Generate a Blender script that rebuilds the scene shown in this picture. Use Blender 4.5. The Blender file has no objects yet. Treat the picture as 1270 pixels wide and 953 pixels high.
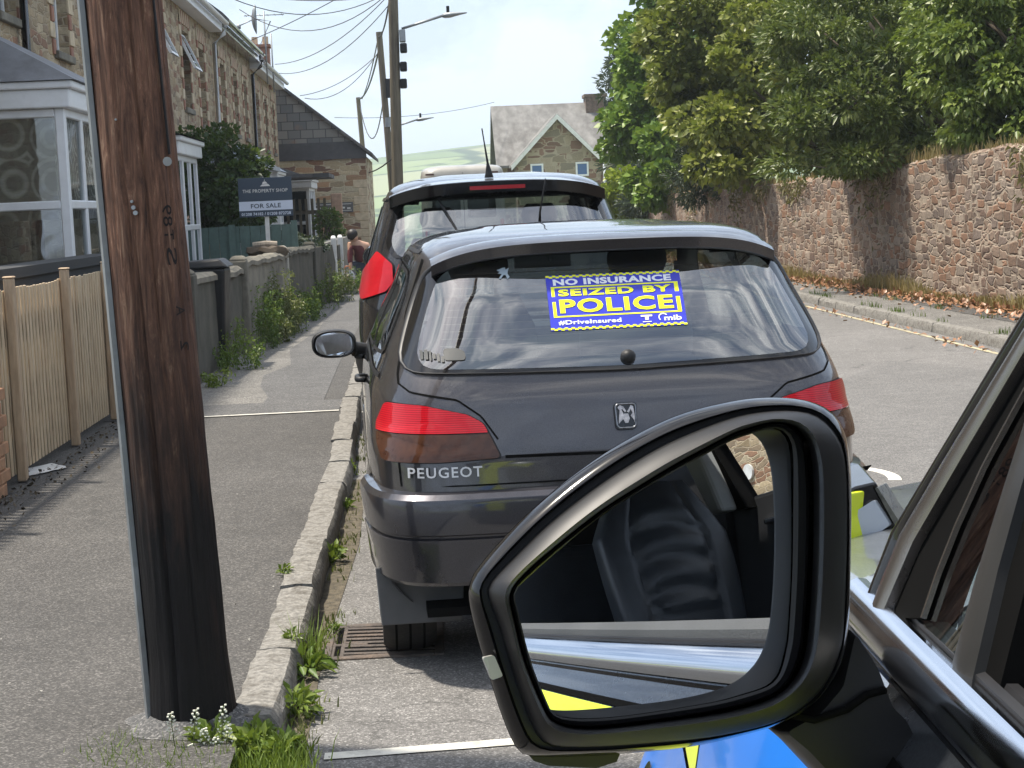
import bpy, bmesh, math, random
import numpy as np
from mathutils import Vector, Matrix, noise
rnd = random.Random(7); nr = np.random.default_rng(7)
rad = math.radians
sc = bpy.context.scene; COL = sc.collection
# ------------------------------------------------------------ camera
F = 2130.0; HC = 1.55
th, ph, rl = rad(2.69), rad(5.87), rad(2.5)
fw = Vector((math.sin(th)*math.cos(ph), math.cos(th)*math.cos(ph), -math.sin(ph)))
rt0 = Vector((math.cos(th), -math.sin(th), 0)); up0 = rt0.cross(fw)
CU = up0*math.cos(rl)+rt0*math.sin(rl); CR = rt0*math.cos(rl)-up0*math.sin(rl)
CP = Vector((0, 0, HC))
cd = bpy.data.cameras.new('camera'); cam = bpy.data.objects.new('camera', cd); COL.objects.link(cam)
M = Matrix((CR, CU, -fw)).transposed().to_4x4(); M.translation = CP; cam.matrix_world = M
cd.sensor_width = 36; cd.lens = 36*F/1270; cd.clip_start = .05; cd.clip_end = 6000
sc.camera = cam
# ------------------------------------------------------------ light
SUN_DIR = Vector((-.8, .28, 2.1)).normalized()       # towards the sun
elev = math.asin(SUN_DIR.z); az = math.atan2(SUN_DIR.x, SUN_DIR.y)
w = bpy.data.worlds.new('World'); sc.world = w; w.use_nodes = True
nt = w.node_tree; nt.nodes.clear(); N = nt.nodes.new; Lk = nt.links.new
out = N('ShaderNodeOutputWorld'); bg = N('ShaderNodeBackground'); bg.inputs[1].default_value = .125
sky = N('ShaderNodeTexSky'); sky.sky_type = 'NISHITA'; sky.sun_disc = False
sky.sun_elevation = elev; sky.sun_rotation = az
sky.dust_density = 2.2; sky.air_density = 1.0; sky.ozone_density = 1.2
tc = N('ShaderNodeTexCoord'); mp = N('ShaderNodeMapping'); mp.inputs['Scale'].default_value = (1, 1, 2.6); mp.inputs['Location'].default_value = (2.6, 1.4, 4.2)
nz = N('ShaderNodeTexNoise'); nz.inputs['Scale'].default_value = 6; nz.inputs['Detail'].default_value = 7; nz.inputs['Roughness'].default_value = .58; nz.inputs['Distortion'].default_value = .5
rp = N('ShaderNodeValToRGB'); rp.color_ramp.elements[0].position = .43; rp.color_ramp.elements[1].position = .58
rp.color_ramp.elements[0].color = (.30, .30, .30, 1); rp.color_ramp.elements[1].color = (.93, .93, .93, 1)
mx = N('ShaderNodeMixRGB'); cl = N('ShaderNodeRGB'); cl.outputs[0].default_value = (5.9, 6.9, 8.4, 1)
Lk(tc.outputs['Generated'], mp.inputs[0]); Lk(mp.outputs[0], nz.inputs[0]); Lk(nz.outputs[0], rp.inputs[0])
nz2 = N('ShaderNodeTexNoise'); nz2.inputs['Scale'].default_value = 4.2; nz2.inputs['Detail'].default_value = 8; nz2.inputs['Roughness'].default_value = .6; nz2.inputs['Distortion'].default_value = .8
mp2 = N('ShaderNodeMapping'); mp2.inputs['Scale'].default_value = (1, 2.6, 1.4); mp2.inputs['Location'].default_value = (3.1, .2, 1.9); Lk(tc.outputs['Generated'], mp2.inputs[0]); Lk(mp2.outputs[0], nz2.inputs[0])
r2 = N('ShaderNodeValToRGB'); r2.color_ramp.elements[0].position = .42; r2.color_ramp.elements[1].position = .60; r2.color_ramp.elements[0].color = (.20, .24, .29, 1); r2.color_ramp.elements[1].color = (1, .98, .94, 1); Lk(nz2.outputs[0], r2.inputs[0])
gn = N('ShaderNodeMixRGB'); gn.blend_type = 'MULTIPLY'; gn.inputs[0].default_value = 1; gn.inputs[2].default_value = (14, 14, 14, 1); Lk(r2.outputs[0], gn.inputs[1])
sz = N('ShaderNodeSeparateXYZ'); Lk(tc.outputs['Generated'], sz.inputs[0]); mr = N('ShaderNodeMapRange'); mr.interpolation_type = 'SMOOTHSTEP'; mr.inputs['From Min'].default_value = .35; mr.inputs['From Max'].default_value = .75; mr.inputs['To Max'].default_value = .85; Lk(sz.outputs[2], mr.inputs['Value'])
mc_ = N('ShaderNodeMixRGB'); Lk(mr.outputs[0], mc_.inputs[0]); Lk(cl.outputs[0], mc_.inputs[1]); Lk(gn.outputs[0], mc_.inputs[2])
Lk(rp.outputs[0], mx.inputs[0]); Lk(sky.outputs[0], mx.inputs[1]); Lk(mc_.outputs[0], mx.inputs[2]); Lk(mx.outputs[0], bg.inputs[0]); Lk(bg.outputs[0], out.inputs[0])
sd = bpy.data.lights.new('sun', 'SUN'); sd.energy = 5.0; sd.angle = rad(3.0); sd.color = (1, .92, .80)
so = bpy.data.objects.new('sun', sd); COL.objects.link(so); so.rotation_euler = (-SUN_DIR).to_track_quat('-Z', 'Y').to_euler(); so.location = (-20, 20, 40)
vs = sc.view_settings; vs.view_transform = 'Standard'; vs.look = 'None'; vs.exposure = .58; vs.gamma = 1
sc.cycles.max_bounces = 8; sc.cycles.transparent_max_bounces = 16; sc.cycles.glossy_bounces = 5; sc.cycles.caustics_reflective = False; sc.cycles.caustics_refractive = False
sc.cycles.use_denoising = True
# ------------------------------------------------------------ helpers
def ray(px, py): return (fw*F + CR*(px-635) - CU*(py-476.5)).normalized()
def atD(px, py, D):
    d = ray(px, py); return CP + d*(D/d.y)
def onplane(px, py, p0, n):
    d = ray(px, py); return CP + d*((Vector(p0)-CP).dot(n)/d.dot(n))
def ground(px, py, z=0.0):
    d = ray(px, py); return CP + d*((z-HC)/d.z)
def tag(o, label=None, cat=None, group=None, kind=None):
    if label: o['label'] = label
    if cat: o['category'] = cat
    if group: o['group'] = group
    if kind: o['kind'] = kind
    return o
def thing(name, loc, label, cat, group=None):
    o = bpy.data.objects.new(name, None); COL.objects.link(o); o.location = loc; o.empty_display_size = .1
    return tag(o, label, cat, group)
def wloc(p):
    v = Vector((0, 0, 0))
    while p: v += p.location; p = p.parent
    return v
def link(name, me, m=None, parent=None, smooth=False):
    o = bpy.data.objects.new(name, me); COL.objects.link(o)
    if m is not None:
        for mm in (m if isinstance(m, (list, tuple)) else [m]): me.materials.append(mm)
    if smooth is True:
        for p in me.polygons: p.use_smooth = True
    elif smooth:
        for p in me.polygons: p.use_smooth = True
        me.set_sharp_from_angle(angle=rad(smooth))
    if parent is not None:
        o.parent = parent
        if parent.type == 'EMPTY': o.matrix_parent_inverse = Matrix.Translation(-wloc(parent))
    return o
class MB:
    def __init__(s): s.v = []; s.f = []; s.mi = []
    def add(s, vs, fs, mi=0):
        b = len(s.v); s.v += [tuple(v) for v in vs]; s.f += [tuple(b+i for i in f) for f in fs]; s.mi += [mi]*len(fs); return s
    def box(s, x0, x1, y0, y1, z0, z1, mi=0):
        return s.add([(x0,y0,z0),(x1,y0,z0),(x1,y1,z0),(x0,y1,z0),(x0,y0,z1),(x1,y0,z1),(x1,y1,z1),(x0,y1,z1)],
              [(0,3,2,1),(4,5,6,7),(0,1,5,4),(1,2,6,5),(2,3,7,6),(3,0,4,7)], mi)
    def hexa(s, b, t, mi=0):   # b, t: four points each
        return s.add(list(b)+list(t), [(3,2,1,0),(4,5,6,7),(0,1,5,4),(1,2,6,5),(2,3,7,6),(3,0,4,7)], mi)
    def tube(s, pts, r, n=8, mi=0, cap=True):
        pts = [Vector(p) for p in pts]; R = r if isinstance(r, (list, tuple)) else [r]*len(pts); vs = []
        for i, p in enumerate(pts):
            d = (pts[min(i+1, len(pts)-1)]-pts[max(i-1, 0)]).normalized()
            a = d.cross(Vector((0, 0, 1)) if abs(d.z) < .9 else Vector((1, 0, 0))).normalized(); b = d.cross(a)
            for k in range(n):
                t = 2*math.pi*k/n; vs.append(p + (a*math.cos(t)+b*math.sin(t))*R[i])
        fs = [(i*n+k, i*n+(k+1) % n, (i+1)*n+(k+1) % n, (i+1)*n+k) for i in range(len(pts)-1) for k in range(n)]
        if cap: fs += [tuple(range(n))[::-1], tuple((len(pts)-1)*n+k for k in range(n))]
        return s.add(vs, fs, mi)
    def prism(s, poly, off, mi=0):   # poly: 3D points, off: vector
        n = len(poly); off = Vector(off); vs = [Vector(p) for p in poly]+[Vector(p)+off for p in poly]
        return s.add(vs, [tuple(range(n)), tuple(range(2*n-1, n-1, -1))]+[(i, i+n, (i+1) % n+n, (i+1) % n) for i in range(n)], mi)
    def rings(s, R, close=True, mi=0, cap0=False, cap1=False):
        n = len(R[0]); vs = [p for r in R for p in r]
        fs = [(i*n+k, i*n+(k+1) % n, (i+1)*n+(k+1) % n, (i+1)*n+k) for i in range(len(R)-1) for k in range(n if close else n-1)]
        if cap0: fs.append(tuple(range(n))[::-1])
        if cap1: fs.append(tuple((len(R)-1)*n+k for k in range(n)))
        return s.add(vs, fs, mi)
    def build(s, name, m, parent=None, smooth=False, bevel=0, fix=True, seg=2):
        me = bpy.data.meshes.new(name); me.from_pydata(s.v, [], s.f); me.polygons.foreach_set('material_index', s.mi)
        if fix:
            bm = bmesh.new(); bm.from_mesh(me); bmesh.ops.recalc_face_normals(bm, faces=bm.faces); bm.to_mesh(me); bm.free()
        me.update()
        o = link(name, me, m, parent, smooth)
        if bevel:
            b = o.modifiers.new('bevel', 'BEVEL'); b.width = bevel; b.segments = seg; b.limit_method = 'ANGLE'; b.angle_limit = rad(35)
        return o
# ------------------------------------------------------------ materials
def newmat(name):
    m = bpy.data.materials.new(name); m.use_nodes = True; nt = m.node_tree; b = nt.nodes['Principled BSDF']; return m, nt, b
def C4(c): return (c[0], c[1], c[2], 1)
def coords(nt, scale=(1, 1, 1)):
    t = nt.nodes.new('ShaderNodeTexCoord'); mp = nt.nodes.new('ShaderNodeMapping'); mp.inputs['Scale'].default_value = scale
    nt.links.new(t.outputs['Object'], mp.inputs[0]); return mp.outputs[0]
def noisetex(nt, vec, scale, detail=5, rough=.55, dist=0):
    n = nt.nodes.new('ShaderNodeTexNoise'); n.inputs['Scale'].default_value = scale; n.inputs['Detail'].default_value = detail
    n.inputs['Roughness'].default_value = rough; n.inputs['Distortion'].default_value = dist; nt.links.new(vec, n.inputs[0]); return n.outputs[0]
def ramp(nt, fac, stops, const=False):
    r = nt.nodes.new('ShaderNodeValToRGB'); e = r.color_ramp.elements
    if const: r.color_ramp.interpolation = 'CONSTANT'
    while len(e) < len(stops): e.new(.5)
    for i, (p, c) in enumerate(stops): e[i].position = p; e[i].color = C4(c) if not isinstance(c, (int, float)) else (c, c, c, 1)
    nt.links.new(fac, r.inputs[0]); return r.outputs[0]
def mixc(nt, fac, a, b, mode='MIX'):
    x = nt.nodes.new('ShaderNodeMixRGB'); x.blend_type = mode
    for i, v in ((0, fac), (1, a), (2, b)):
        if isinstance(v, (int, float)): x.inputs[i].default_value = v if i == 0 else (v, v, v, 1)
        elif isinstance(v, tuple): x.inputs[i].default_value = C4(v)
        else: nt.links.new(v, x.inputs[i])
    return x.outputs[0]
def bump(nt, b, h, strength=.3, dist=.01):
    n = nt.nodes.new('ShaderNodeBump'); n.inputs['Strength'].default_value = strength; n.inputs['Distance'].default_value = dist
    nt.links.new(h, n.inputs['Height']); nt.links.new(n.outputs[0], b.inputs['Normal']); return n
def simple(name, col, rough=.6, metal=0, coat=0, var=.15, scale=8, bmp=0, bscale=None, spec=.5, stretch=(1, 1, 1), dirt=None, coatr=.05):
    m, nt, b = newmat(name); b.inputs['Roughness'].default_value = rough; b.inputs['Metallic'].default_value = metal
    b.inputs['Coat Weight'].default_value = coat; b.inputs['Coat Roughness'].default_value = coatr; b.inputs['Specular IOR Level'].default_value = spec
    v = coords(nt, stretch); n = noisetex(nt, v, scale)
    lo = tuple(c*(1-var) for c in col); hi = tuple(min(1, c*(1+var)) for c in col)
    c = ramp(nt, n, [(.3, lo), (.7, hi)])
    if dirt:
        d = ramp(nt, noisetex(nt, v, scale*.35, 8, .7), [(.48, 0), (.68, dirt[1])]); c = mixc(nt, d, c, dirt[0])
    nt.links.new(c, b.inputs['Base Color'])
    r = ramp(nt, n, [(.3, max(0, rough-.06)), (.7, min(1, rough+.06))]); nt.links.new(r, b.inputs['Roughness'])
    if bmp: bump(nt, b, noisetex(nt, v, bscale or scale*4, 6), bmp)
    return m
def stone(name, cols, mortar, scale=(2.2, 2.2, 6), bmp=.5, edge=.05, grime=.35, rand=.9):
    m, nt, b = newmat(name); b.inputs['Roughness'].default_value = .9
    v0 = coords(nt, (1, 1, 1)); wob = nt.nodes.new('ShaderNodeTexNoise'); wob.inputs['Scale'].default_value = 2.5; nt.links.new(v0, wob.inputs[0])
    vv = nt.nodes.new('ShaderNodeVectorMath'); vv.operation = 'MULTIPLY_ADD'; vv.inputs[1].default_value = (.18, .18, .07)
    nt.links.new(wob.outputs['Color'], vv.inputs[0]); nt.links.new(v0, vv.inputs[2])
    mp = nt.nodes.new('ShaderNodeMapping'); mp.inputs['Scale'].default_value = scale; nt.links.new(vv.outputs[0], mp.inputs[0]); v = mp.outputs[0]
    vo = nt.nodes.new('ShaderNodeTexVoronoi'); vo.inputs['Scale'].default_value = 1; vo.inputs['Randomness'].default_value = rand; vo.distance = 'CHEBYCHEV'; nt.links.new(v, vo.inputs[0])
    ve = nt.nodes.new('ShaderNodeTexVoronoi'); ve.feature = 'F2'; ve.inputs['Scale'].default_value = 1; ve.inputs['Randomness'].default_value = rand; ve.distance = 'CHEBYCHEV'; nt.links.new(v, ve.inputs[0])
    df = nt.nodes.new('ShaderNodeMath'); df.operation = 'SUBTRACT'; nt.links.new(ve.outputs['Distance'], df.inputs[0]); nt.links.new(vo.outputs['Distance'], df.inputs[1])
    sp = nt.nodes.new('ShaderNodeSeparateColor'); nt.links.new(vo.outputs['Color'], sp.inputs[0])
    k = len(cols); c = ramp(nt, sp.outputs[0], [(i/k, cc) for i, cc in enumerate(cols)], True)
    c = mixc(nt, .6, c, ramp(nt, noisetex(nt, v0, 22, 6, .7), [(.3, .35), (.72, 1.0)]), 'MULTIPLY')
    c = mixc(nt, 1.0, c, ramp(nt, sp.outputs[1], [(0, .72), (1, 1.1)]), 'MULTIPLY')
    e = ramp(nt, df.outputs[0], [(edge*.5, 1), (edge*1.6, 0)])
    c = mixc(nt, e, c, mortar)
    g = ramp(nt, noisetex(nt, v0, .9, 8, .7), [(.42, 0), (.7, grime)]); c = mixc(nt, g, c, (.10, .095, .075))
    nt.links.new(c, b.inputs['Base Color'])
    h = ramp(nt, df.outputs[0], [(0, 0), (edge*3, 1)]); h2 = mixc(nt, .35, h, noisetex(nt, v0, 30, 6, .7)); bump(nt, b, h2, bmp, .03)
    return m
def asphalt(name, dark, light, speck=95, patch=.25, rough=.85, cracks=True):
    m, nt, b = newmat(name); b.inputs['Roughness'].default_value = rough
    v = coords(nt); vo = nt.nodes.new('ShaderNodeTexVoronoi'); vo.inputs['Scale'].default_value = speck; nt.links.new(v, vo.inputs[0])
    sp = nt.nodes.new('ShaderNodeSeparateColor'); nt.links.new(vo.outputs['Color'], sp.inputs[0])
    c = ramp(nt, sp.outputs[0], [(0, tuple(x*.7 for x in dark)), (.5, dark), (.85, light), (.985, tuple(min(.6, x*1.6) for x in light))])
    big = ramp(nt, noisetex(nt, v, .7, 8, .65), [(.3, 1-patch), (.7, 1+patch*.6)]); c = mixc(nt, 1.0, c, big, 'MULTIPLY')
    med = ramp(nt, noisetex(nt, v, 6, 6, .7), [(.3, .82), (.7, 1.12)]); c = mixc(nt, 1.0, c, med, 'MULTIPLY')
    st = ramp(nt, noisetex(nt, v, 1.9, 9, .75, .6), [(.60, 0), (.72, .45)]); c = mixc(nt, st, c, tuple(x*.55 for x in dark))
    if cracks:
        vc = nt.nodes.new('ShaderNodeTexVoronoi'); vc.feature = 'DISTANCE_TO_EDGE'; vc.inputs['Scale'].default_value = .55
        wv = nt.nodes.new('ShaderNodeVectorMath'); wv.operation = 'MULTIPLY_ADD'; wv.inputs[1].default_value = (.6, .6, .6)
        wn = nt.nodes.new('ShaderNodeTexNoise'); wn.inputs['Scale'].default_value = 3; wn.inputs['Detail'].default_value = 6; nt.links.new(v, wn.inputs[0])
        nt.links.new(wn.outputs['Color'], wv.inputs[0]); nt.links.new(v, wv.inputs[2]); nt.links.new(wv.outputs[0], vc.inputs[0])
        ck = ramp(nt, vc.outputs['Distance'], [(.0, .55), (.006, 0)]); c = mixc(nt, ck, c, (.03, .03, .028))
    nt.links.new(c, b.inputs['Base Color']); bump(nt, b, vo.outputs['Distance'], .5, .004)
    return m
def carpaint(name, col, rough=.28, metal=.5, coat=1.0, dust=.25, coatr=.04):
    m, nt, b = newmat(name); b.inputs['Metallic'].default_value = metal; b.inputs['Coat Weight'].default_value = coat; b.inputs['Coat Roughness'].default_value = coatr
    v = coords(nt); c = ramp(nt, noisetex(nt, v, 400, 2), [(.35, tuple(x*.8 for x in col)), (.65, tuple(x*1.25 for x in col))])
    d = ramp(nt, noisetex(nt, v, 5, 9, .75), [(.4, 0), (.75, dust)]); c = mixc(nt, d, c, (.11, .10, .09)); nt.links.new(c, b.inputs['Base Color'])
    nt.links.new(ramp(nt, noisetex(nt, v, 7, 8, .7), [(.3, rough*.8), (.75, min(1, rough*1.6))]), b.inputs['Roughness'])
    bump(nt, b, noisetex(nt, v, 2.2, 2), .03, .01)
    return m
def glassmat(name, tint=(.75, .8, .78), ior=1.5, refl_boost=1.0, rough=.0):
    m = bpy.data.materials.new(name); m.use_nodes = True; nt = m.node_tree; nt.nodes.clear(); N = nt.nodes.new
    o = N('ShaderNodeOutputMaterial'); mx = N('ShaderNodeMixShader'); t = N('ShaderNodeBsdfTransparent'); g = N('ShaderNodeBsdfGlossy'); f = N('ShaderNodeLayerWeight'); f.inputs[0].default_value = .5; pw = N('ShaderNodeMath'); pw.operation = 'POWER'; pw.inputs[1].default_value = 4.5; ma = N('ShaderNodeMath'); ma.operation = 'MULTIPLY_ADD'; ma.inputs[1].default_value = .95; ma.inputs[2].default_value = .05
    t.inputs[0].default_value = C4(tint); g.inputs['Roughness'].default_value = rough; g.inputs[0].default_value = (.95, .97, 1, 1)
    mm = N('ShaderNodeMath'); mm.operation = 'MULTIPLY'; mm.use_clamp = True; mm.inputs[1].default_value = refl_boost
    nt.links.new(f.outputs['Facing'], pw.inputs[0]); nt.links.new(pw.outputs[0], ma.inputs[0]); nt.links.new(ma.outputs[0], mm.inputs[0]); nt.links.new(mm.outputs[0], mx.inputs[0]); nt.links.new(t.outputs[0], mx.inputs[1]); nt.links.new(g.outputs[0], mx.inputs[2]); nt.links.new(mx.outputs[0], o.inputs[0]); return m
def leafmat(name, a, b_, c_, tr=.3):
    m, nt, b = newmat(name); b.inputs['Roughness'].default_value = .42; b.inputs['Specular IOR Level'].default_value = .4
    at = nt.nodes.new('ShaderNodeAttribute'); at.attribute_name = 'rnd'; v = coords(nt)
    c = ramp(nt, at.outputs['Fac'], [(0, a), (.55, b_), (1, c_)])
    c = mixc(nt, .55, c, ramp(nt, noisetex(nt, v, .8, 4), [(.35, a), (.65, b_)]))
    nt.links.new(c, b.inputs['Base Color'])
    tl = nt.nodes.new('ShaderNodeBsdfTranslucent'); mx = nt.nodes.new('ShaderNodeMixShader'); mx.inputs[0].default_value = tr
    c2 = mixc(nt, .6, c, (.16, .22, .02)); nt.links.new(c2, tl.inputs[0]); o = nt.nodes['Material Output']
    nt.links.new(b.outputs[0], mx.inputs[1]); nt.links.new(tl.outputs[0], mx.inputs[2]); nt.links.new(mx.outputs[0], o.inputs[0]); return m
def woodmat(name, a, b_, dark, scale=(14, 14, .9), rough=.75, bmp=.6):
    m, nt, b = newmat(name); b.inputs['Roughness'].default_value = rough; v = coords(nt, scale)
    n = noisetex(nt, v, 1.6, 9, .68, .8); c = ramp(nt, n, [(.3, dark), (.45, a), (.68, b_)])
    n2 = noisetex(nt, v, 5, 5, .6); c = mixc(nt, .35, c, ramp(nt, n2, [(.3, .25), (.7, 1.2)]), 'MULTIPLY'); nt.links.new(c, b.inputs['Base Color'])
    bump(nt, b, mixc(nt, .5, n, n2), bmp, .006); return m
# library
K = {}
K['black_plastic'] = simple('black plastic', (.010, .010, .011), .5, spec=.35, var=.2, bmp=.08, bscale=300)
K['black_gloss'] = simple('black gloss', (.005, .005, .006), .12, coat=.3, spec=.4, var=.1)
K['black_matte'] = simple('black matte', (.005, .005, .005), .9, spec=.05, var=.2)
K['rubber'] = simple('tyre rubber', (.014, .013, .012), .8, var=.3, bmp=.3, bscale=60, dirt=((.09, .08, .065), .5))
K['chrome'] = simple('bright trim', (.66, .68, .72), .14, metal=1, var=.04)
K['steel'] = simple('galvanised steel', (.30, .32, .33), .5, metal=.6, var=.15)
K['white_upvc'] = simple('white window plastic', (.74, .76, .78), .35, var=.05, dirt=((.45, .44, .40), .25))
K['white_paint'] = simple('white painted wood', (.70, .70, .68), .5, var=.06, dirt=((.3, .29, .26), .4))
K['red_lens'] = simple('red lens', (.36, .008, .014), .15, coat=1, var=.1, scale=60)
K['win_glass'] = glassmat('window glass', (.25, .30, .33), 1.6, 1.6)
K['car_glass'] = glassmat('car glass', (.80, .86, .84), 1.55, 1.7)
K['slate'] = stone('roof slate', [(.10, .105, .12), (.13, .13, .14), (.085, .09, .10), (.16, .15, .15)], (.05, .05, .055), (3.2, 3.2, 5), .3, .03, .3, .3)
K['slate_old'] = simple('lichen covered slate', (.19, .185, .175), .9, var=.35, scale=2.5, bmp=.4, dirt=((.08, .075, .07), .8), stretch=(1, .6, .6))
K['terrace'] = stone('terrace slatestone', [(.46, .34, .20), (.54, .42, .26), (.34, .25, .16), (.60, .49, .33), (.36, .20, .12), (.48, .37, .23)], (.46, .38, .27), (3.2, 3.2, 10), .6, .045, .3)
K['gable'] = stone('gable stone', [(.60, .49, .32), (.54, .43, .27), (.30, .16, .09), (.62, .54, .38), (.48, .30, .17), (.56, .47, .31), (.23, .13, .09)], (.52, .45, .32), (1.8, 1.8, 6.5), .5, .04, .12)
K['wallstone'] = stone('boundary wall stone', [(.27, .175, .12), (.34, .24, .175), (.20, .13, .095), (.38, .30, .235), (.32, .18, .11), (.24, .18, .145)], (.37, .30, .23), (4.4, 4.4, 8.4), 1.0, .06, .22)
K['housestone'] = stone('far house stone', [(.36, .30, .21), (.42, .35, .25), (.24, .14, .10), (.30, .26, .19), (.28, .17, .12)], (.36, .31, .23), (1.4, 1.4, 3), .5, .05, .2)
K['concrete'] = simple('weathered concrete', (.19, .175, .14), .92, var=.3, scale=4, bmp=.5, bscale=40, dirt=((.045, .045, .038), .8))
K['darkwall'] = simple('mossy dark render', (.075, .07, .055), .92, var=.35, scale=4, bmp=.5, bscale=30, dirt=((.03, .032, .022), .8))
K['palewall'] = simple('pale grey render', (.30, .29, .26), .9, var=.25, scale=4, bmp=.4, bscale=40, dirt=((.09, .085, .07), .7))
K['granite'] = simple('granite kerb', (.215, .205, .185), .88, var=.42, scale=48, bmp=1.0, bscale=70, dirt=((.085, .075, .06), .85))
K['red_brick'] = simple('red brick', (.30, .15, .10), .85, var=.25, bmp=.2)
K['cream_brick'] = simple('cream brick', (.52, .43, .30), .85, var=.2, bmp=.2)
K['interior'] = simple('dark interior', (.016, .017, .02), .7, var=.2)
K['seat'] = simple('dark seat fabric', (.085, .09, .10), .8, var=.25, bmp=.2, bscale=200)
K['pole_far'] = woodmat('weathered pole', (.13, .11, .075), (.20, .17, .12), (.07, .055, .04), (6, 6, .5))
K['wire'] = simple('cable', (.02, .02, .022), .6, var=.1)
K['bark'] = simple('bark', (.085, .065, .045), .9, var=.3, bmp=.5)
K['skin'] = simple('skin', (.50, .30, .21), .5, var=.08)
def text_mesh(s, size=1.0, bold=0.0, xs=1.0, spacing=1.0):
    c = bpy.data.curves.new('t', 'FONT'); c.body = s; c.size = size; c.align_x = 'CENTER'; c.align_y = 'CENTER'; c.offset = bold; c.space_character = spacing; c.resolution_u = 3
    o = bpy.data.objects.new('t', c); COL.objects.link(o); dg = bpy.context.evaluated_depsgraph_get(); me = bpy.data.meshes.new_from_object(o.evaluated_get(dg))
    v = [(p.co.x*xs, p.co.y) for p in me.vertices]; f = [tuple(p.vertices) for p in me.polygons]
    bpy.data.objects.remove(o); bpy.data.curves.remove(c); bpy.data.meshes.remove(me); return v, f
def fit_text(s, cx, cy, wd, ht, bold=0.0, spacing=1.0):
    v, f = text_mesh(s, 1, bold, 1, spacing); xs = [p[0] for p in v]; ys = [p[1] for p in v]
    x0, x1, y0, y1 = min(xs), max(xs), min(ys), max(ys)
    return [((p[0]-(x0+x1)/2)/(x1-x0)*wd+cx, (p[1]-(y0+y1)/2)/(y1-y0)*ht+cy) for p in v], f
# ------------------------------------------------------------ ground
K['road'] = asphalt('road asphalt', (.135, .13, .124), (.205, .198, .19), 170, .16)
K['road_patch'] = asphalt('repaired asphalt', (.115, .112, .108), (.18, .175, .168), 190, .12, cracks=False)
K['pave'] = asphalt('footway asphalt', (.056, .053, .049), (.105, .099, .092), 170, .2)
K['pave_dark'] = asphalt('dark patched asphalt', (.075, .075, .075), (.14, .135, .13), 150, .15, cracks=False)
K['pave_pale'] = asphalt('pale concrete footway', (.12, .115, .105), (.20, .19, .175), 120, .3)
K['line'] = simple('worn line paint', (.62, .60, .53), .7, var=.12, dirt=((.2, .19, .17), .9), scale=14)
def fieldmat():
    m, nt, b = newmat('fields'); b.inputs['Roughness'].default_value = .95; v = coords(nt)
    vo = nt.nodes.new('ShaderNodeTexVoronoi'); vo.inputs['Scale'].default_value = .008; mp = nt.nodes.new('ShaderNodeMapping'); mp.inputs['Scale'].default_value = (1, 1, 1); nt.links.new(v, mp.inputs[0]); nt.links.new(mp.outputs[0], vo.inputs[0])
    sp = nt.nodes.new('ShaderNodeSeparateColor'); nt.links.new(vo.outputs['Color'], sp.inputs[0])
    c = ramp(nt, sp.outputs[0], [(0, (.13, .19, .08)), (.35, (.19, .25, .11)), (.6, (.24, .27, .15)), (.8, (.11, .16, .07))], True)
    ve = nt.nodes.new('ShaderNodeTexVoronoi'); ve.feature = 'DISTANCE_TO_EDGE'; ve.inputs['Scale'].default_value = .008; nt.links.new(mp.outputs[0], ve.inputs[0])
    c = mixc(nt, ramp(nt, ve.outputs[0], [(.02, .9), (.04, 0)]), c, (.03, .06, .03))
    c = mixc(nt, ramp(nt, noisetex(nt, v, .03, 6), [(.58, 0), (.62, .7)]), c, (.03, .06, .03)); nt.links.new(c, b.inputs['Base Color']); return m
K['field'] = fieldmat()
def gz(x, y):
    if y < 62: return -.012
    t = y-62; z = -.00045*t*t if t < 90 else -3.6-.03*(min(t, 200)-90)
    if y > 260:
        k = min(1, (y-260)/900); z += (40+7*math.sin(x*.006+1)+4*math.sin(x*.017))*k*k*(3-2*k)
    return z-.012
ys = [-40, 0, 30, 50, 62]+[62+8*i for i in range(1, 20)]+[230+30*i for i in range(0, 42)]; ys = sorted(set(ys))+[1600, 2200, 3200]
xs = [-1500, -900, -600, -400, -280, -200, -140, -90, -60, -40, -20, -8, 0, 8, 20, 40, 60, 90, 140, 200, 280, 400, 600, 900, 1500]
g = MB(); g.v = [(x, y, gz(x, y)) for y in ys for x in xs]; nx = len(xs)
g.f = [(j*nx+i, j*nx+i+1, (j+1)*nx+i+1, (j+1)*nx+i) for j in range(len(ys)-1) for i in range(nx-1)]; g.mi = [0]*len(g.f)
tag(g.build('ground', K['field'], smooth=True), kind='structure')
# kerb lines: right edge of the near kerb
KY = [-14, 4.9, 10, 12.8, 17, 30, 60]; KX = [-.49, -.49, -.49, -.55, -.60, -.62, -.70]
kx = lambda y: float(np.interp(y, KY, KX))
RX = lambda y: 5.45 + max(0, y-26)**1.6*.012                 # right kerb
YR = [-14, -5, 0, 5, 10, 12.8, 17, 22, 26, 30, 36, 42, 50, 62]
r = MB(); r.rings([[(kx(y)-.2, y, 0) for y in YR], [(RX(y)+.1, y, 0) for y in YR]], close=False); tag(r.build('road', K['road']), kind='structure')
def pavement_sheet(name, x0f, x1f, Y, z, m):
    p = MB(); p.rings([[(x0f(y), y, z) for y in Y], [(x1f(y), y, z) for y in Y]], close=False); return tag(p.build(name, m), kind='structure')
pavement_sheet('pavement', lambda y: -4.3, lambda y: kx(y)-.1, [-14, 0, 4, 4.9, 10, 12.8, 17, 30, 60], .092, K['pave'])
pavement_sheet('pavement_patch', lambda y: -2.45, lambda y: kx(y)-.15, [12.85, 13.6], .096, K['pave_dark'])
pavement_sheet('pavement_patch', lambda y: -1.45-.12*math.sin(y*1.7), lambda y: kx(y)-.30, [13.6, 14, 15, 16, 17, 19, 22, 26, 34], .096, K['pave_dark'])
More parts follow.
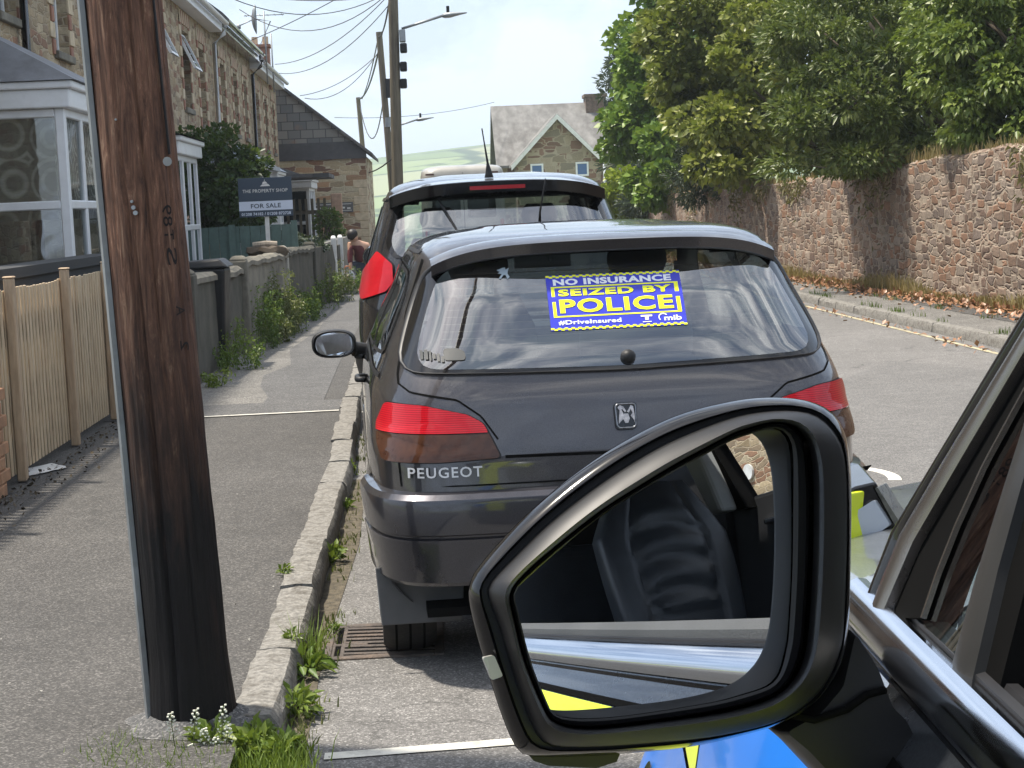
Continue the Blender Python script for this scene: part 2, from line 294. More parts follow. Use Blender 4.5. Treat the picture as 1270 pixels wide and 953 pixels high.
pavement_sheet('pavement_patch', lambda y: -2.2, lambda y: -1.45-.12*math.sin(y*1.7), [13.6, 14, 15, 16, 17, 19, 22, 26, 34], .0965, K['pave_pale'])
pavement_sheet('pavement_joint', lambda y: -2.2, lambda y: kx(y)-.15, [12.78, 12.83], .1, K['line'])
pavement_sheet('far_pavement', lambda y: RX(y)+.1, lambda y: RX(y)+1.75, YR, .1, K['pave_pale'])
pavement_sheet('verge', lambda y: RX(y)+.75, lambda y: RX(y)+1.75, YR, .104, K['pave'])
tag(MB().rings([[(-14, y, .03) for y in (-14, 62)], [(-4.25, y, .03) for y in (-14, 62)]], close=False).build('grey_bounce_sheet', K['pave_pale']), kind='structure')  # unseen grey sheet added to keep green ground bounce off the gutters
for pts in ([(1.9, 7.6), (3.3, 7.9), (5.1, 13.2), (4.2, 15.5), (2.6, 12.6)], [(-.2, 3.6), (2.4, 3.6), (2.2, 4.72), (-.1, 4.68)]):
    tag(MB().add([(x, y, .0025) for x, y in pts], [tuple(range(len(pts)))]).build('road_patch', K['road_patch']), kind='structure')
# kerb stones (structure, one sheet of granite blocks each side)
def kerb(name, xr, wdt, y0, y1, side, seed):
    q = random.Random(seed); k = MB(); y = y0
    while y < y1:
        L = q.uniform(.72, 1.0); a, b_ = y+.008, min(y+L, y1)-.008; dz = q.uniform(-.006, .006); dx = q.uniform(-.008, .008)
        xa, xb = xr(a)+dx, xr(b_)+dx
        n = 9; top = []
        for i in range(n+1):
            t = i/n; yy = a+(b_-a)*t; X = xa+(xb-xa)*t
            j = lambda s: s*(q.random()-.5)
            top.append([(X+j(.006), yy, -.02), (X-.004*side+j(.010), yy, .072+j(.008)), (X-.022*side+j(.010), yy, .102+dz+j(.005)), (X-side*wdt*.5, yy, .107+dz+j(.007)), (X-side*(wdt-.008)+j(.014), yy, .103+dz+j(.006)), (X-side*wdt+j(.008), yy, .05)])
        k.rings(top, close=False)
        k.add(top[0], [tuple(range(6))]); k.add(top[-1], [tuple(range(6))]); y += L
    return tag(k.build(name, K['granite'], smooth=35), kind='structure')
kerb('kerb', kx, .15, 4.93, 60, 1, 3); kerb('far_kerb', RX, .15, -12, 60, -1, 5)
lp = MB(); Y = [-10, 0, 8, 12, 16, 20, 26, 30, 36, 44, 60]
lp.rings([[(RX(y)-.22, y, .004) for y in Y], [(RX(y)-.16, y, .004) for y in Y]], close=False); tag(lp.build('edge_line', simple('faded yellow line', (.42, .37, .24), .8, var=.2, dirt=((.2, .19, .17), .9), scale=14)), kind='structure')
lp = MB(); lp.rings([[(-.36, 4.80, .004), (.9, 4.88, .004)], [(-.36, 4.86, .004), (.9, 4.945, .004)]], close=False); tag(lp.build('bay_line', K['line']), kind='structure')
lp = MB(); A = [(2.0+.52*math.sin(t), 9.18+.55*math.cos(t)) for t in np.linspace(-.2, 1.9, 20)]; B = [(2.0+.45*math.sin(t), 9.18+.47*math.cos(t)) for t in np.linspace(-.2, 1.9, 20)]
lp.rings([[(a, b, .004) for a, b in A], [(a, b, .004) for a, b in B]], close=False); tag(lp.build('bay_line', K['line']), kind='structure')
gt = MB(); gt.rings([[(-.49, y, .003) for y in (4.9, 6, 8, 10)], [(-.40+.03*math.sin(y*5), y, .003) for y in (4.9, 6, 8, 10)]], close=False)
tag(gt.build('gutter_dirt', simple('gutter dirt', (.10, .085, .06), .95, var=.5, scale=30, bmp=.8)), kind='structure')
# ------------------------------------------------------------ leaves
def leafobj(name, P, size, m, parent=None, up=.35, aspect=.55, droop=0.0, jitter=.35, dirs=None):
    P = np.asarray(P, float); n = len(P)
    d = nr.normal(size=(n, 3)); d /= np.linalg.norm(d, axis=1)[:, None]
    if dirs is not None: d = d*.7+dirs; d /= np.linalg.norm(d, axis=1)[:, None]
    nrm = nr.normal(size=(n, 3))*.8; nrm[:, 2] += up*2
    if dirs is not None: nrm += dirs*.6
    s = np.cross(d, nrm); s /= np.linalg.norm(s, axis=1)[:, None]+1e-9; nn = np.cross(s, d)
    L = size*(1+jitter*(nr.random(n)-.5)*2)[:, None]; W = L*aspect*.5
    v0 = P; v1 = P+d*L*.5+s*W+nn*L*.10; v2 = P+d*L; v2 = v2.copy(); v2[:, 2] -= droop*L[:, 0]; v3 = P+d*L*.5-s*W+nn*L*.10
    V = np.stack([v0, v1, v2, v3], 1).reshape(-1, 3)
    me = bpy.data.meshes.new(name); me.vertices.add(4*n); me.vertices.foreach_set('co', V.ravel())
    idx = np.arange(n)[:, None]*4; T = np.concatenate([idx+np.array([0, 1, 2]), idx+np.array([0, 2, 3])], 1).reshape(-1)
    me.loops.add(6*n); me.loops.foreach_set('vertex_index', T.astype(np.int32)); me.polygons.add(2*n)
    me.polygons.foreach_set('loop_start', np.arange(0, 6*n, 3, dtype=np.int32)); me.polygons.foreach_set('loop_total', np.full(2*n, 3, np.int32))
    at = me.attributes.new('rnd', 'FLOAT', 'FACE'); at.data.foreach_set('value', np.repeat(nr.random(n), 2).astype(np.float32))
    me.update(); me.validate(); return link(name, me, m, parent)
def clump_points(ells, n, clumps, cr, shell=.6, low=None):
    """points on the outside of small clumps that sit inside big ellipsoids"""
    out, dr = [], []; tot = sum(e[3]*e[4]*e[5] for e in ells)
    for (cx, cy, cz, ax, ay, az_) in ells:
        k = max(3, int(clumps*ax*ay*az_/tot)); d = nr.normal(size=(k, 3)); d /= np.linalg.norm(d, axis=1)[:, None]
        c = np.array([cx, cy, cz])+d*np.array([ax, ay, az_])*(shell+(1-shell)*nr.random(k))[:, None]**.7
        m = int(n*ax*ay*az_/tot/k)
        for cc, dd in zip(c, d):
            q = nr.normal(size=(m, 3)); q /= np.linalg.norm(q, axis=1)[:, None]; rr = cr*(.55+.8*nr.random()); q = q+dd*.5
            out.append(cc+q*np.array([rr, rr, rr*.6])*(.55+.45*nr.random(m))[:, None]**.6); dr.append(q)
    P = np.concatenate(out); D = np.concatenate(dr)
    if low is not None: k = P[:, 2] > low; P, D = P[k], D[k]
    return P, D
def tree(name, base, ells, n, size, m, label, cat='tree', group=None, clumps=120, cr=.5, trunk_r=.16, shell=.6, aspect=.55, low=None, up=.35, droop=.1, limbs=9):
    t = thing(name, base, label, cat, group); b = MB(); bx, by, bz = base; e0 = max(ells, key=lambda e: e[3]*e[4]*e[5])
    top = Vector((e0[0], e0[1], e0[2]+e0[5]*.3)); pts = [Vector(base)+(top-Vector(base))*s+Vector((rnd.uniform(-.1, .1), rnd.uniform(-.1, .1), 0))*(s > 0) for s in (0, .25, .5, .75, 1)]
    b.tube(pts, [trunk_r*1.3, trunk_r, trunk_r*.8, trunk_r*.55, trunk_r*.2], 10)
    for i in range(limbs):
        e = ells[i % len(ells)]; s = pts[rnd.choice((1, 2, 3))]; d = Vector((rnd.gauss(0, 1), rnd.gauss(0, 1), rnd.uniform(0, 1))).normalized()
        q = Vector((e[0]+d.x*e[3]*.75, e[1]+d.y*e[4]*.75, e[2]+d.z*e[5]*.75)); mid = (s+q)/2+Vector((0, 0, .2)); b.tube([s, mid, q], [trunk_r*.45, trunk_r*.28, trunk_r*.08], 6)
    b.build('trunk', K['bark'], t, smooth=True)
    P, D = clump_points(ells, n, clumps, cr, shell, low); leafobj('crown', P, size, m, t, up, aspect, droop, dirs=D*.8); return t
LM = {}
LM['syc'] = leafmat('sycamore leaf', (.10, .19, .03), (.19, .30, .05), (.30, .36, .08), .28)
LM['gold'] = leafmat('olive leaf', (.12, .15, .03), (.25, .28, .055), (.46, .44, .13), .28)
LM['laurel'] = leafmat('laurel leaf', (.055, .09, .02), (.15, .19, .045), (.36, .38, .15), .2)
LM['pine'] = leafmat('conifer needle', (.035, .055, .035), (.06, .085, .055), (.09, .12, .07), .1)
LM['lime'] = leafmat('bright shrub leaf', (.15, .22, .01), (.26, .32, .02), (.36, .40, .04))
LM['weed'] = leafmat('weed leaf', (.06, .12, .02), (.13, .21, .035), (.24, .28, .06))
LM['dry'] = leafmat('dry grass', (.28, .20, .09), (.36, .28, .13), (.22, .24, .07), .2)
LM['dead'] = leafmat('fallen leaf', (.26, .12, .06), (.36, .19, .10), (.22, .13, .08), .05)
# ------------------------------------------------------------ boundary wall on the right
def rubble_wall(name, pts, zt, thick, m, label, cat='wall', cope=True, bumpy=.035, seg=.16):
    """pts: plan polyline of the road face; zt: top height at each"""
    t = thing(name, (pts[0][0], pts[0][1], .1), label, cat); P = [Vector((p[0], p[1], 0)) for p in pts]
    s = [0]
    for a, b in zip(P, P[1:]): s.append(s[-1]+(b-a).length)
    S = np.arange(0, s[-1]+seg, seg); X = np.interp(S, s, [p.x for p in P]); Yy = np.interp(S, s, [p.y for p in P]); Z = np.interp(S, s, zt)
    nz_ = 14; b = MB(); R = []
    dx = np.gradient(X); dy = np.gradient(Yy); ln = np.hypot(dx, dy); nxv, nyv = -dy/ln, dx/ln
    for i in range(len(S)):
        col = []
        zt_ = Z[i]+.05*noise.noise(Vector((S[i]*1.3, 0, 0)))+.03*noise.noise(Vector((S[i]*5, 3, 0)))
        for j in range(nz_+1):
            z = (zt_)*j/nz_; o = bumpy*noise.noise(Vector((S[i]*2.2, z*3.2, 1)))+.02*noise.noise(Vector((S[i]*6, z*8, 5)))
            col.append((X[i]+nxv[i]*o, Yy[i]+nyv[i]*o, z))
        col += [(X[i]-nxv[i]*.1, Yy[i]-nyv[i]*.1, zt_+.05), (X[i]-nxv[i]*thick*.8, Yy[i]-nyv[i]*thick*.8, zt_+.04), (X[i]-nxv[i]*thick, Yy[i]-nyv[i]*thick, zt_-.05), (X[i]-nxv[i]*thick, Yy[i]-nyv[i]*thick, 0)]
        R.append(col)
    b.rings(R, close=False); b.add(R[0], [tuple(range(len(R[0])))]); b.add(R[-1], [tuple(range(len(R[0])))]); b.build('masonry', m, t, smooth=40)
    return t, (lambda sx: (float(np.interp(sx, S, X)), float(np.interp(sx, S, Yy)), float(np.interp(sx, S, Z)))), s[-1]
WP = [(7.1, -3.6), (7.05, 12), (7.0, 20), (6.75, 26), (6.5, 31), (6.35, 38), (6.6, 46), (7.4, 58)]; WZ = [2.1, 2.1, 2.0, 1.85, 1.75, 1.72, 1.7, 1.6]
bw, wf, wl = rubble_wall('boundary_wall', WP, WZ, .45, K['wallstone'], 'long rubble stone boundary wall in pinkish brown along the far side of the road', seg=.2)
# grass, ivy and dry growth on and against the wall
def blades(name, pts, h, m, n_per, spread, parent=None, lean=.4, wd=.006):
    V = []; Fc = []; rv = []
    for p in pts:
        for _ in range(n_per):
            x, y = p[0]+rnd.gauss(0, spread), p[1]+rnd.gauss(0, spread); z = p[2]; a = rnd.uniform(0, 6.28); H = h*rnd.uniform(.4, 1.2)*(p[3] if len(p) > 3 else 1)
            dx, dy = math.cos(a), math.sin(a); l = lean*H*rnd.random(); b = len(V); q = rnd.uniform(0, 6.28); ex, ey = math.cos(q)*wd*rnd.uniform(.6, 1.5), math.sin(q)*wd
            V += [(x-ex, y-ey, z), (x+ex, y+ey, z), (x+ex*.7+dx*l*.4, y+ey*.7+dy*l*.4, z+H*.6), (x-ex*.7+dx*l*.4, y-ey*.7+dy*l*.4, z+H*.6), (x+dx*l, y+dy*l, z+H)]
            Fc += [(b, b+1, b+2, b+3), (b+3, b+2, b+4)]; r_ = rnd.random(); rv += [r_, r_]
    me = bpy.data.meshes.new(name); me.from_pydata(V, [], Fc); at = me.attributes.new('rnd', 'FLOAT', 'FACE'); at.data.foreach_set('value', np.array(rv, np.float32)); me.update(); return link(name, me, m, parent)
pts = [];
for i in range(2600):
    s = rnd.uniform(0, wl); x, y, z = wf(s)
    if y < 12: continue
    k = .35+.65*max(0, noise.noise(Vector((y*.35, 7, 0)))+.3); pts.append((x-.16-rnd.random()*.12, y, .1, k))
tag(blades('dry_grass', pts, .32, LM['dry'], 7, .06, wd=.007), kind='stuff')
pts = [];
for i in range(620):
    s = rnd.uniform(0, wl); x, y, z = wf(s)
    if y < 12: continue
    pts.append((x+rnd.uniform(-.02, .3), y, z+.02, .4+abs(noise.noise(Vector((y*.5, 2, 0))))*1.4))
tag(blades('wall_top_grass', pts, .30, LM['dry'], 10, .07), kind='stuff')
P = [];
for i in range(16000):
    s = rnd.uniform(0, wl); x, y, z = wf(s)
    if y > 12: P.append((x-abs(rnd.gauss(0, .32))-.05, y, .115+rnd.random()*.03))
tag(leafobj('fallen_leaves', P, .075, LM['dead'], up=1.6, aspect=.7), kind='stuff')
P = [];
for i in range(400):
    y = rnd.uniform(12, 40); P.append((RX(y)-.12-abs(rnd.gauss(0, .12)), y, .012))
tag(leafobj('gutter_leaves', P, .06, LM['dead'], up=1.6, aspect=.7), kind='stuff')
pts = []
for i in range(90):
    y = rnd.uniform(13, 40); pts.append((RX(y)+rnd.choice((.17, .72, .75)), y, .1))
tag(blades('verge_grass', pts, .07, LM['weed'], 16, .05, wd=.004), kind='stuff')
P = []
for i in range(9000):
    s = rnd.uniform(0, wl); x, y, z = wf(s); g_ = noise.noise(Vector((y*.45, 4, 0)))
    if y < 12 or g_ < .02: continue
    h = z*(1-abs(rnd.gauss(0, .5))*min(1, g_*2.2)) if rnd.random() < .7 else .1+abs(rnd.gauss(0, .35))*g_*2
    if .1 < h < z+.1: P.append((x-.05-rnd.random()*.05, y, h))
tag(leafobj('wall_creeper_growth', P, .085, leafmat('dry creeper', (.13, .12, .05), (.22, .19, .09), (.30, .24, .13), .15), droop=.5, aspect=.4), kind='stuff')
# ------------------------------------------------------------ trees behind the wall
def E3(px, py, D, rx, rz, ry=None):      # crown ellipsoid, sizes in metres
    p = atD(px, py, D); return (p.x, p.y, p.z, rx, ry or rx, rz)
G = 'trees overhanging the stone boundary wall'
tree('sycamore_tree', (8.6, 48, 0), [E3(845, 110, 48, 1.7, 2.2), E3(812, 185, 47, 1.0, 1.4), E3(855, 205, 46, 1.2, 1.2), E3(850, 20, 49, 1.5, 1.6)], 24000, .21, LM['syc'], 'bright green sycamore at the far left end of the trees beside the stone house', group=G, clumps=110, cr=.55, aspect=.8, trunk_r=.2)
tree('broadleaf_tree', (9.2, 33, 0), [E3(930, 60, 36, 2.1, 2.0), E3(870, 40, 36, 1.3, 1.4), E3(950, 150, 34.5, 1.3, 1.1), E3(890, 130, 33, 1.0, 1.2), E3(1010, 30, 33, 1.4, 1.6), E3(960, 205, 33.5, .8, .40)], 44000, .145, LM['gold'], 'tall olive green broadleaf tree left of the dark laurel, reaching above the picture', group=G, clumps=170, cr=.42, aspect=.75, trunk_r=.22, low=1.75)
tree('laurel_tree', (9.6, 25.5, 0), [E3(1075, 60, 26, 1.35, 1.25), E3(1060, 160, 25.5, 1.15, .8), E3(1110, 120, 26, .9, .9), E3(1035, 205, 25, .75, .35), E3(1120, 20, 27, 1.0, .9), E3(1090, 200, 25.5, .7, .3)], 38000, .115, LM['laurel'], 'dark glossy laurel bulging over the middle of the stone wall', group=G, clumps=190, cr=.30, aspect=.38, trunk_r=.12, low=1.8)
LM['horn'] = leafmat('hornbeam leaf', (.09, .14, .03), (.19, .25, .055), (.38, .42, .13), .28)
tree('hornbeam_tree', (10, 22, 0), [E3(1250, 70, 22.5, 1.0, 1.2), E3(1300, 125, 22, 1.0, .7), E3(1230, 20, 23, .8, .7), E3(1245, 140, 22.5, .62, .35)], 36000, .095, LM['horn'], 'light green leafy tree at the right edge of the picture above the wall', group=G, clumps=150, cr=.26, aspect=.6, trunk_r=.12, droop=.3)
tree('shaded_gap_tree', (11.5, 26, 0), [(11.4, 27.5, 3.2, 1.9, 2.6, 2.4), (11.0, 22.5, 3.2, 1.2, 1.8, 2.2)], 22000, .15, leafmat('shade dark leaf', (.015, .03, .012), (.025, .045, .016), (.05, .07, .03), .1), 'tree with leaves coloured dark as shade in the gap between the laurel and the right-hand tree', group=G, clumps=160, cr=.5)  # near-black leaf colour paints the shade between the two crowns
tree('backing_tree', (13, 38, 0), [(13, 40, 3.5, 2.4, 5, 3.5), (12.5, 33, 4, 1.8, 3, 3), E3(990, 90, 40, 1.8, 2.2), E3(1060, 60, 36, 1.8, 1.8), E3(1150, 90, 32, 1.4, 1.8)], 34000, .22, LM['laurel'], 'dense green tree behind the olive broadleaf tree, dark in its shade', group=G, clumps=160, cr=.7)
tree('small_conifer', (7.3, 38, 0), [E3(885, 205, 38, .75, .5), E3(915, 222, 37, .55, .3), E3(868, 228, 39, .5, .35)], 9000, .13, LM['pine'], 'small blue green conifer bush on the wall left of the olive tree', 'bush', clumps=60, cr=.25, aspect=.18, trunk_r=.06)
tree('golden_shrub', (7.9, 56, 0), [E3(782, 240, 56, .85, .8), E3(765, 262, 57, .6, .7)], 4500, .17, LM['lime'], 'bright yellow green shrub at the foot of the sycamore', 'shrub', clumps=40, cr=.3, aspect=.7, trunk_r=.05)
tree('dark_conifer', (7.9, 60, 0), [E3(790, 195, 60, .9, 1.2), E3(815, 250, 58, 1.4, .9), E3(840, 262, 54, 1.6, .6)], 9000, .22, LM['pine'], 'dark blue green conifer between the stone house and the sycamore', 'tree', clumps=70, cr=.5, aspect=.25)
tree('spruce_tree', (9.6, 70, 0), [E3(782, 95, 70, .8, 1.2), E3(774, 70, 70, .35, 1.0), E3(766, 112, 70, .7, .4), E3(795, 135, 70, 1.0, 1.0)], 5000, .28, LM['pine'], 'dark spruce with ragged tip rising behind the stone house chimney', 'tree', clumps=60, cr=.35, aspect=.2)
# ------------------------------------------------------------ stone building seen only past the camera's shoulder (in the wing mirror)
t = thing('stone_barn', (9, -9, 0), 'tall olive grey stone building seen in the wing mirror', 'building')
b = MB(); b.box(7.2, 11, -26, -4, 0, 5.2); b.build('wall', K['terrace'], t)
b = MB(); b.prism([(7.0, -26, 5.2), (11.2, -26, 5.2), (9.1, -26, 7.4)], (0, 22, 0)); b.build('roof', K['slate'], t)
b = MB(); b.tube([(7.19, -6.2, 2.9), (7.14, -6.2, 2.9)], .13, 20); b.build('vent_cover', K['white_paint'], t)
# ------------------------------------------------------------ terrace on the left
XF = -4.2
def wall_open(b, x, y0, y1, z0, z1, ops, th=.35):
    """facade in plane x (facing +x) with rectangular openings"""
    ysl = sorted({y0, y1, *[o[0] for o in ops], *[o[1] for o in ops]}); zsl = sorted({z0, z1, *[o[2] for o in ops], *[o[3] for o in ops]})
    ins = lambda y, z: any(o[0] < y < o[1] and o[2] < z < o[3] for o in ops)
    for a, c in zip(ysl, ysl[1:]):
        for d, e in zip(zsl, zsl[1:]):
            if not ins((a+c)/2, (d+e)/2): b.add([(x, a, d), (x, c, d), (x, c, e), (x, a, e)], [(0, 1, 2, 3)])
    for (a, c, d, e) in ops:
        b.add([(x, a, d), (x, c, d), (x, c, e), (x, a, e), (x-th, a, d), (x-th, c, d), (x-th, c, e), (x-th, a, e)], [(0, 4, 5, 1), (1, 5, 6, 2), (2, 6, 7, 3), (3, 7, 4, 0)])
def window(parent, x, a, c, d, e, quoin=True, opened=False, mid=True):
    fr = MB(); X = x-.12; q = .055
    fr.box(X-.05, X, a, a+q, d, e).box(X-.05, X, c-q, c, d, e).box(X-.05, X, a+q, c-q, d, d+q).box(X-.05, X, a+q, c-q, e-q, e)
    if mid: fr.box(X-.05, X+.01, a+q, c-q, (d+e)/2-.03, (d+e)/2+.03)
    f = fr.build('window', K['white_upvc'], parent, bevel=.006, seg=1)
    MB().box(X-.035, X-.025, a+q, c-q, d+q, e-q).build('pane', K['win_glass'], f)
    MB().box(x-.12, x+.06, a-.06, c+.06, d-.09, d).build('sill', K['concrete'], f, bevel=.008, seg=1)
    if opened:
        o = MB(); h = (e-d)*.52; z1 = e-.04; n = 0
        for (ya, yb, za, zb) in ((a+q, a+q+.05, 0, h), (c-q-.05, c-q, 0, h), (a+q+.05, c-q-.05, 0, .05), (a+q+.05, c-q-.05, h-.05, h)):
            B = [];
            for zz in (za, zb):
                dx = math.sin(.42)*zz; dz = math.cos(.42)*zz
                B.append([(X+.02+dx, ya, z1-dz), (X+.02+dx, yb, z1-dz), (X+.07+dx, yb, z1-dz), (X+.07+dx, ya, z1-dz)])
            o.hexa(B[1], B[0])
        s = o.build('opened_casement', K['white_upvc'], f)
        dx = math.sin(.42)*h; dz = math.cos(.42)*h
        MB().hexa([(X+.04+dx, a+q+.05, z1-dz), (X+.04+dx, c-q-.05, z1-dz), (X+.05+dx, c-q-.05, z1-dz), (X+.05+dx, a+q+.05, z1-dz)], [(X+.04, a+q+.05, z1), (X+.04, c-q-.05, z1), (X+.05, c-q-.05, z1), (X+.05, a+q+.05, z1)]).build('pane', K['win_glass'], f)
    if quoin:
        u = MB(); z = d-.05; k = 0; h = .19
        while z < e+.1:
            L = .26 if k % 2 else .15; mi = 0 if k % 2 else 1
            u.box(x-.02, x+.022, a-L, a-.002, z, z+h-.012, mi); u.box(x-.02, x+.022, c+.002, c+L, z, z+h-.012, mi); z += h; k += 1
        yy = a-.15; k = 0
        while yy < c+.15: u.box(x-.02, x+.024, yy, min(yy+.13, c+.15)-.01, e+.004+.10, e+.34, k % 2); yy += .13; k += 1
        u.build('window_surround', [K['cream_brick'], K['red_brick']], parent, bevel=.006, seg=1)
def bay(parent, y0, y1, xo, z0, z1, roofz, roofm, plinth=K['concrete'], pane=None, lean=0):
    """square bay standing out from the facade to x=xo"""
    b = MB(); b.box(XF, xo, y0, y1, .05, z0); b.build('bay_plinth', plinth, parent)
    f = MB(); q = .09; zm = z0+(z1-z0)*.42
    for (X0, X1, Y0, Y1) in ((xo-q, xo, y0, y0+q), (XF, XF+q, y0, y0+q), (xo-q, xo, y1-q, y1)): f.box(X0, X1, Y0, Y1, z0, z1)
    for y_ in (y0, y1-.06):
        for (za, zb) in ((z0, z0+.07), (zm-.04, zm+.04), (z1-.08, z1)): f.box(XF+q, xo-q, y_, y_+.06, za, zb)
    for (za, zb) in ((z0, z0+.07), (zm-.04, zm+.04), (z1-.08, z1)): f.box(xo-.06, xo, y0+q, y1-q, za, zb)
    k = 3
    for i in range(1, k): yy = y0+(y1-y0)*i/k; f.box(xo-.058, xo-.002, yy-.05, yy+.05, z0, z1)
    fo = f.build('bay_window', K['white_upvc'], parent, bevel=.01, seg=1)
    g_ = MB(); g_.box(XF+q, xo-q, y0+.025, y0+.035, z0+.05, z1-.06).box(xo-.035, xo-.025, y0+q, y1-q, z0+.05, z1-.06).box(XF+q, xo-q, y1-.035, y1-.025, z0+.05, z1-.06)
    g_.build('pane', pane or K['win_glass'], fo)
    MB().box(XF, xo+.07, y0-.07, y1+.07, z1, z1+.17).box(XF, xo+.11, y0-.11, y1+.11, z1+.17, z1+.24).build('fascia', K['white_upvc'], parent, bevel=.015)
    r = MB(); zz = z1+.243; h = .14
    r.hexa([(XF, y0-h, zz), (xo+h, y0-h, zz), (xo+h, y1+h, zz), (XF, y1+h, zz)], [(XF, y0+.05, roofz), (XF+.1, y0+.45, roofz), (XF+.1, y1-.45, roofz), (XF, y1-.05, roofz)])
    r.build('bay_roof', roofm, parent)
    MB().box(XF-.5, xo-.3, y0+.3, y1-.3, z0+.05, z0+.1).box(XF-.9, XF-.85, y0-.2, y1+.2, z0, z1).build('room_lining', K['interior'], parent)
TH = [  # y0, y1, eave, ridge, windows, downpipe
 (12.6, 19.0, 5.60, 8.2), (19.0, 27.4, 5.6, 8.2), (27.4, 36.0, 5.62, 8.2), (36.0, 44.2, 5.70, 8.3), (44.2, 51.8, 5.55, 8.0)]
LB = ['nearest terraced house with large square bay window, left of the leaning pole', 'second terraced house, mostly hidden by the leaning pole', 'terraced house just right of the leaning pole with two tilted open windows', 'fourth terraced house, with the white gutter and black downpipe', 'last terraced house in the row, with satellite dish and chimney']
for i, (y0, y1, ez, rz) in enumerate(TH):
    t = thing('terraced_house', (XF, y0, 0), LB[i], 'house', 'houses of the stone terrace')
    if i == 0: W = [(13.6, 14.4, 3.45, 5.0), (17.9, 18.75, 3.75, 5.05), (15.6, 16.4, 3.75, 5.05)]
    elif i == 1: W = [(20.6, 21.45, 3.6, 5.0), (24.6, 25.4, 3.6, 5.0), (25.9, 26.7, .3, 2.4)]
    elif i == 2: W = [(28.6, 29.5, 3.6, 5.0), (31.6, 32.6, 3.6, 5.0), (33.9, 34.8, 3.4, 4.9), (28.4, 29.3, .3, 2.4)]
    elif i == 3: W = [(37.4, 38.3, 3.5, 4.9), (39.9, 40.8, 3.5, 4.9), (42.2, 43, 3.5, 4.9), (37.6, 38.4, .3, 2.4)]
    else: W = [(45.2, 46.1, 3.4, 4.8), (47.6, 48.5, 3.4, 4.8), (50, 50.8, 3.4, 4.8)]
    W1 = [w_ for w_ in W]
    b = MB(); wall_open(b, XF, y0, y1, 0, ez, W1)
    b.add([(XF-6, y0, 0), (XF-6, y1, 0), (XF-6, y1, ez), (XF-6, y0, ez)], [(0, 1, 2, 3)])
    for yy in (y0, y1): b.add([(XF, yy, 0), (XF-6, yy, 0), (XF-6, yy, ez), (XF-3, yy, rz-.1), (XF, yy, ez)], [(0, 1, 2, 3, 4)])
    b.build('wall', K['terrace'], t, fix=False)
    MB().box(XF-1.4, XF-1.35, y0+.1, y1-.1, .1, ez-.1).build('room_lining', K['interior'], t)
    for k, w_ in enumerate(W1): window(t, XF, *w_, opened=(i == 0 and k == 1) or (i == 2 and k in (0, 1)), mid=(w_[3] > 3))
    rf = MB(); rf.hexa([(XF+.28, y0, ez-.05), (XF+.28, y1, ez-.05), (XF-3, y1, rz-.05), (XF-3, y0, rz-.05)], [(XF+.30, y0, ez+.07), (XF+.30, y1, ez+.07), (XF-3, y1, rz+.07), (XF-3, y0, rz+.07)])
    rf.hexa([(XF-6.2, y0, ez), (XF-6.2, y1, ez), (XF-3.002, y1, rz-.05), (XF-3.002, y0, rz-.05)], [(XF-6.2, y0, ez+.1), (XF-6.2, y1, ez+.1), (XF-3.002, y1, rz+.07), (XF-3.002, y0, rz+.07)])
    ro = rf.build('roof', K['slate'], t)
    ch = MB(); ch.box(XF-3.35, XF-2.65, y1-.65, y1-.05, rz-.6, rz+1.0, 0).box(XF-3.42, XF-2.58, y1-.72, y1+.0, rz+1.0, rz+1.12, 0)
    for q in range(2): ch.tube([(XF-3.15+.35*q, y1-.35, rz+1.1), (XF-3.15+.35*q, y1-.35, rz+1.5)], .11, 10, 1)
    ch.build('chimney', [K['red_brick'], K['cream_brick']], ro)
    gm = K['black_gloss'] if i == 3 else K['white_upvc']
    MB().box(XF+.002, XF+.27, y0+.01, y1-.01, ez-.24, ez-.06).build('fascia', gm, t, bevel=.01)
    pts = [(XF+.36+.06*math.cos(a), ez-.06+.06*math.sin(a)) for a in np.linspace(math.pi, 2*math.pi, 9)]
    gu = MB(); gu.rings([[(x, y0+.02, z) for x, z in pts], [(x, y1-.02, z) for x, z in pts]], close=False); gu.build('gutter', gm, t)
for (yy, i, m_) in ((18.75, 0, K['black_gloss']), (36.05, 2, K['white_upvc']), (44.05, 3, K['black_gloss']), (26.9, 1, K['white_upvc'])):
    h = [o for o in bpy.data.objects if o.name.startswith('terraced_house') and abs(o.location.y-TH[i][0]) < .01][0]
    MB().tube([(XF+.34, yy, 5.5), (XF+.30, yy, 5.35), (XF+.08, yy, 5.15), (XF+.08, yy, .1)], .045, 10).build('downpipe', m_, h, smooth=True)
    if i in (2, 3):
        MB().box(XF+.30, XF+1.9, yy-.9, yy+1.8, 2.5, 2.6).build('porch_roof', K['slate'], h) if i == 3 else None
hs = sorted([o for o in bpy.data.objects if o.name.startswith('terraced_house')], key=lambda o: o.location.y)
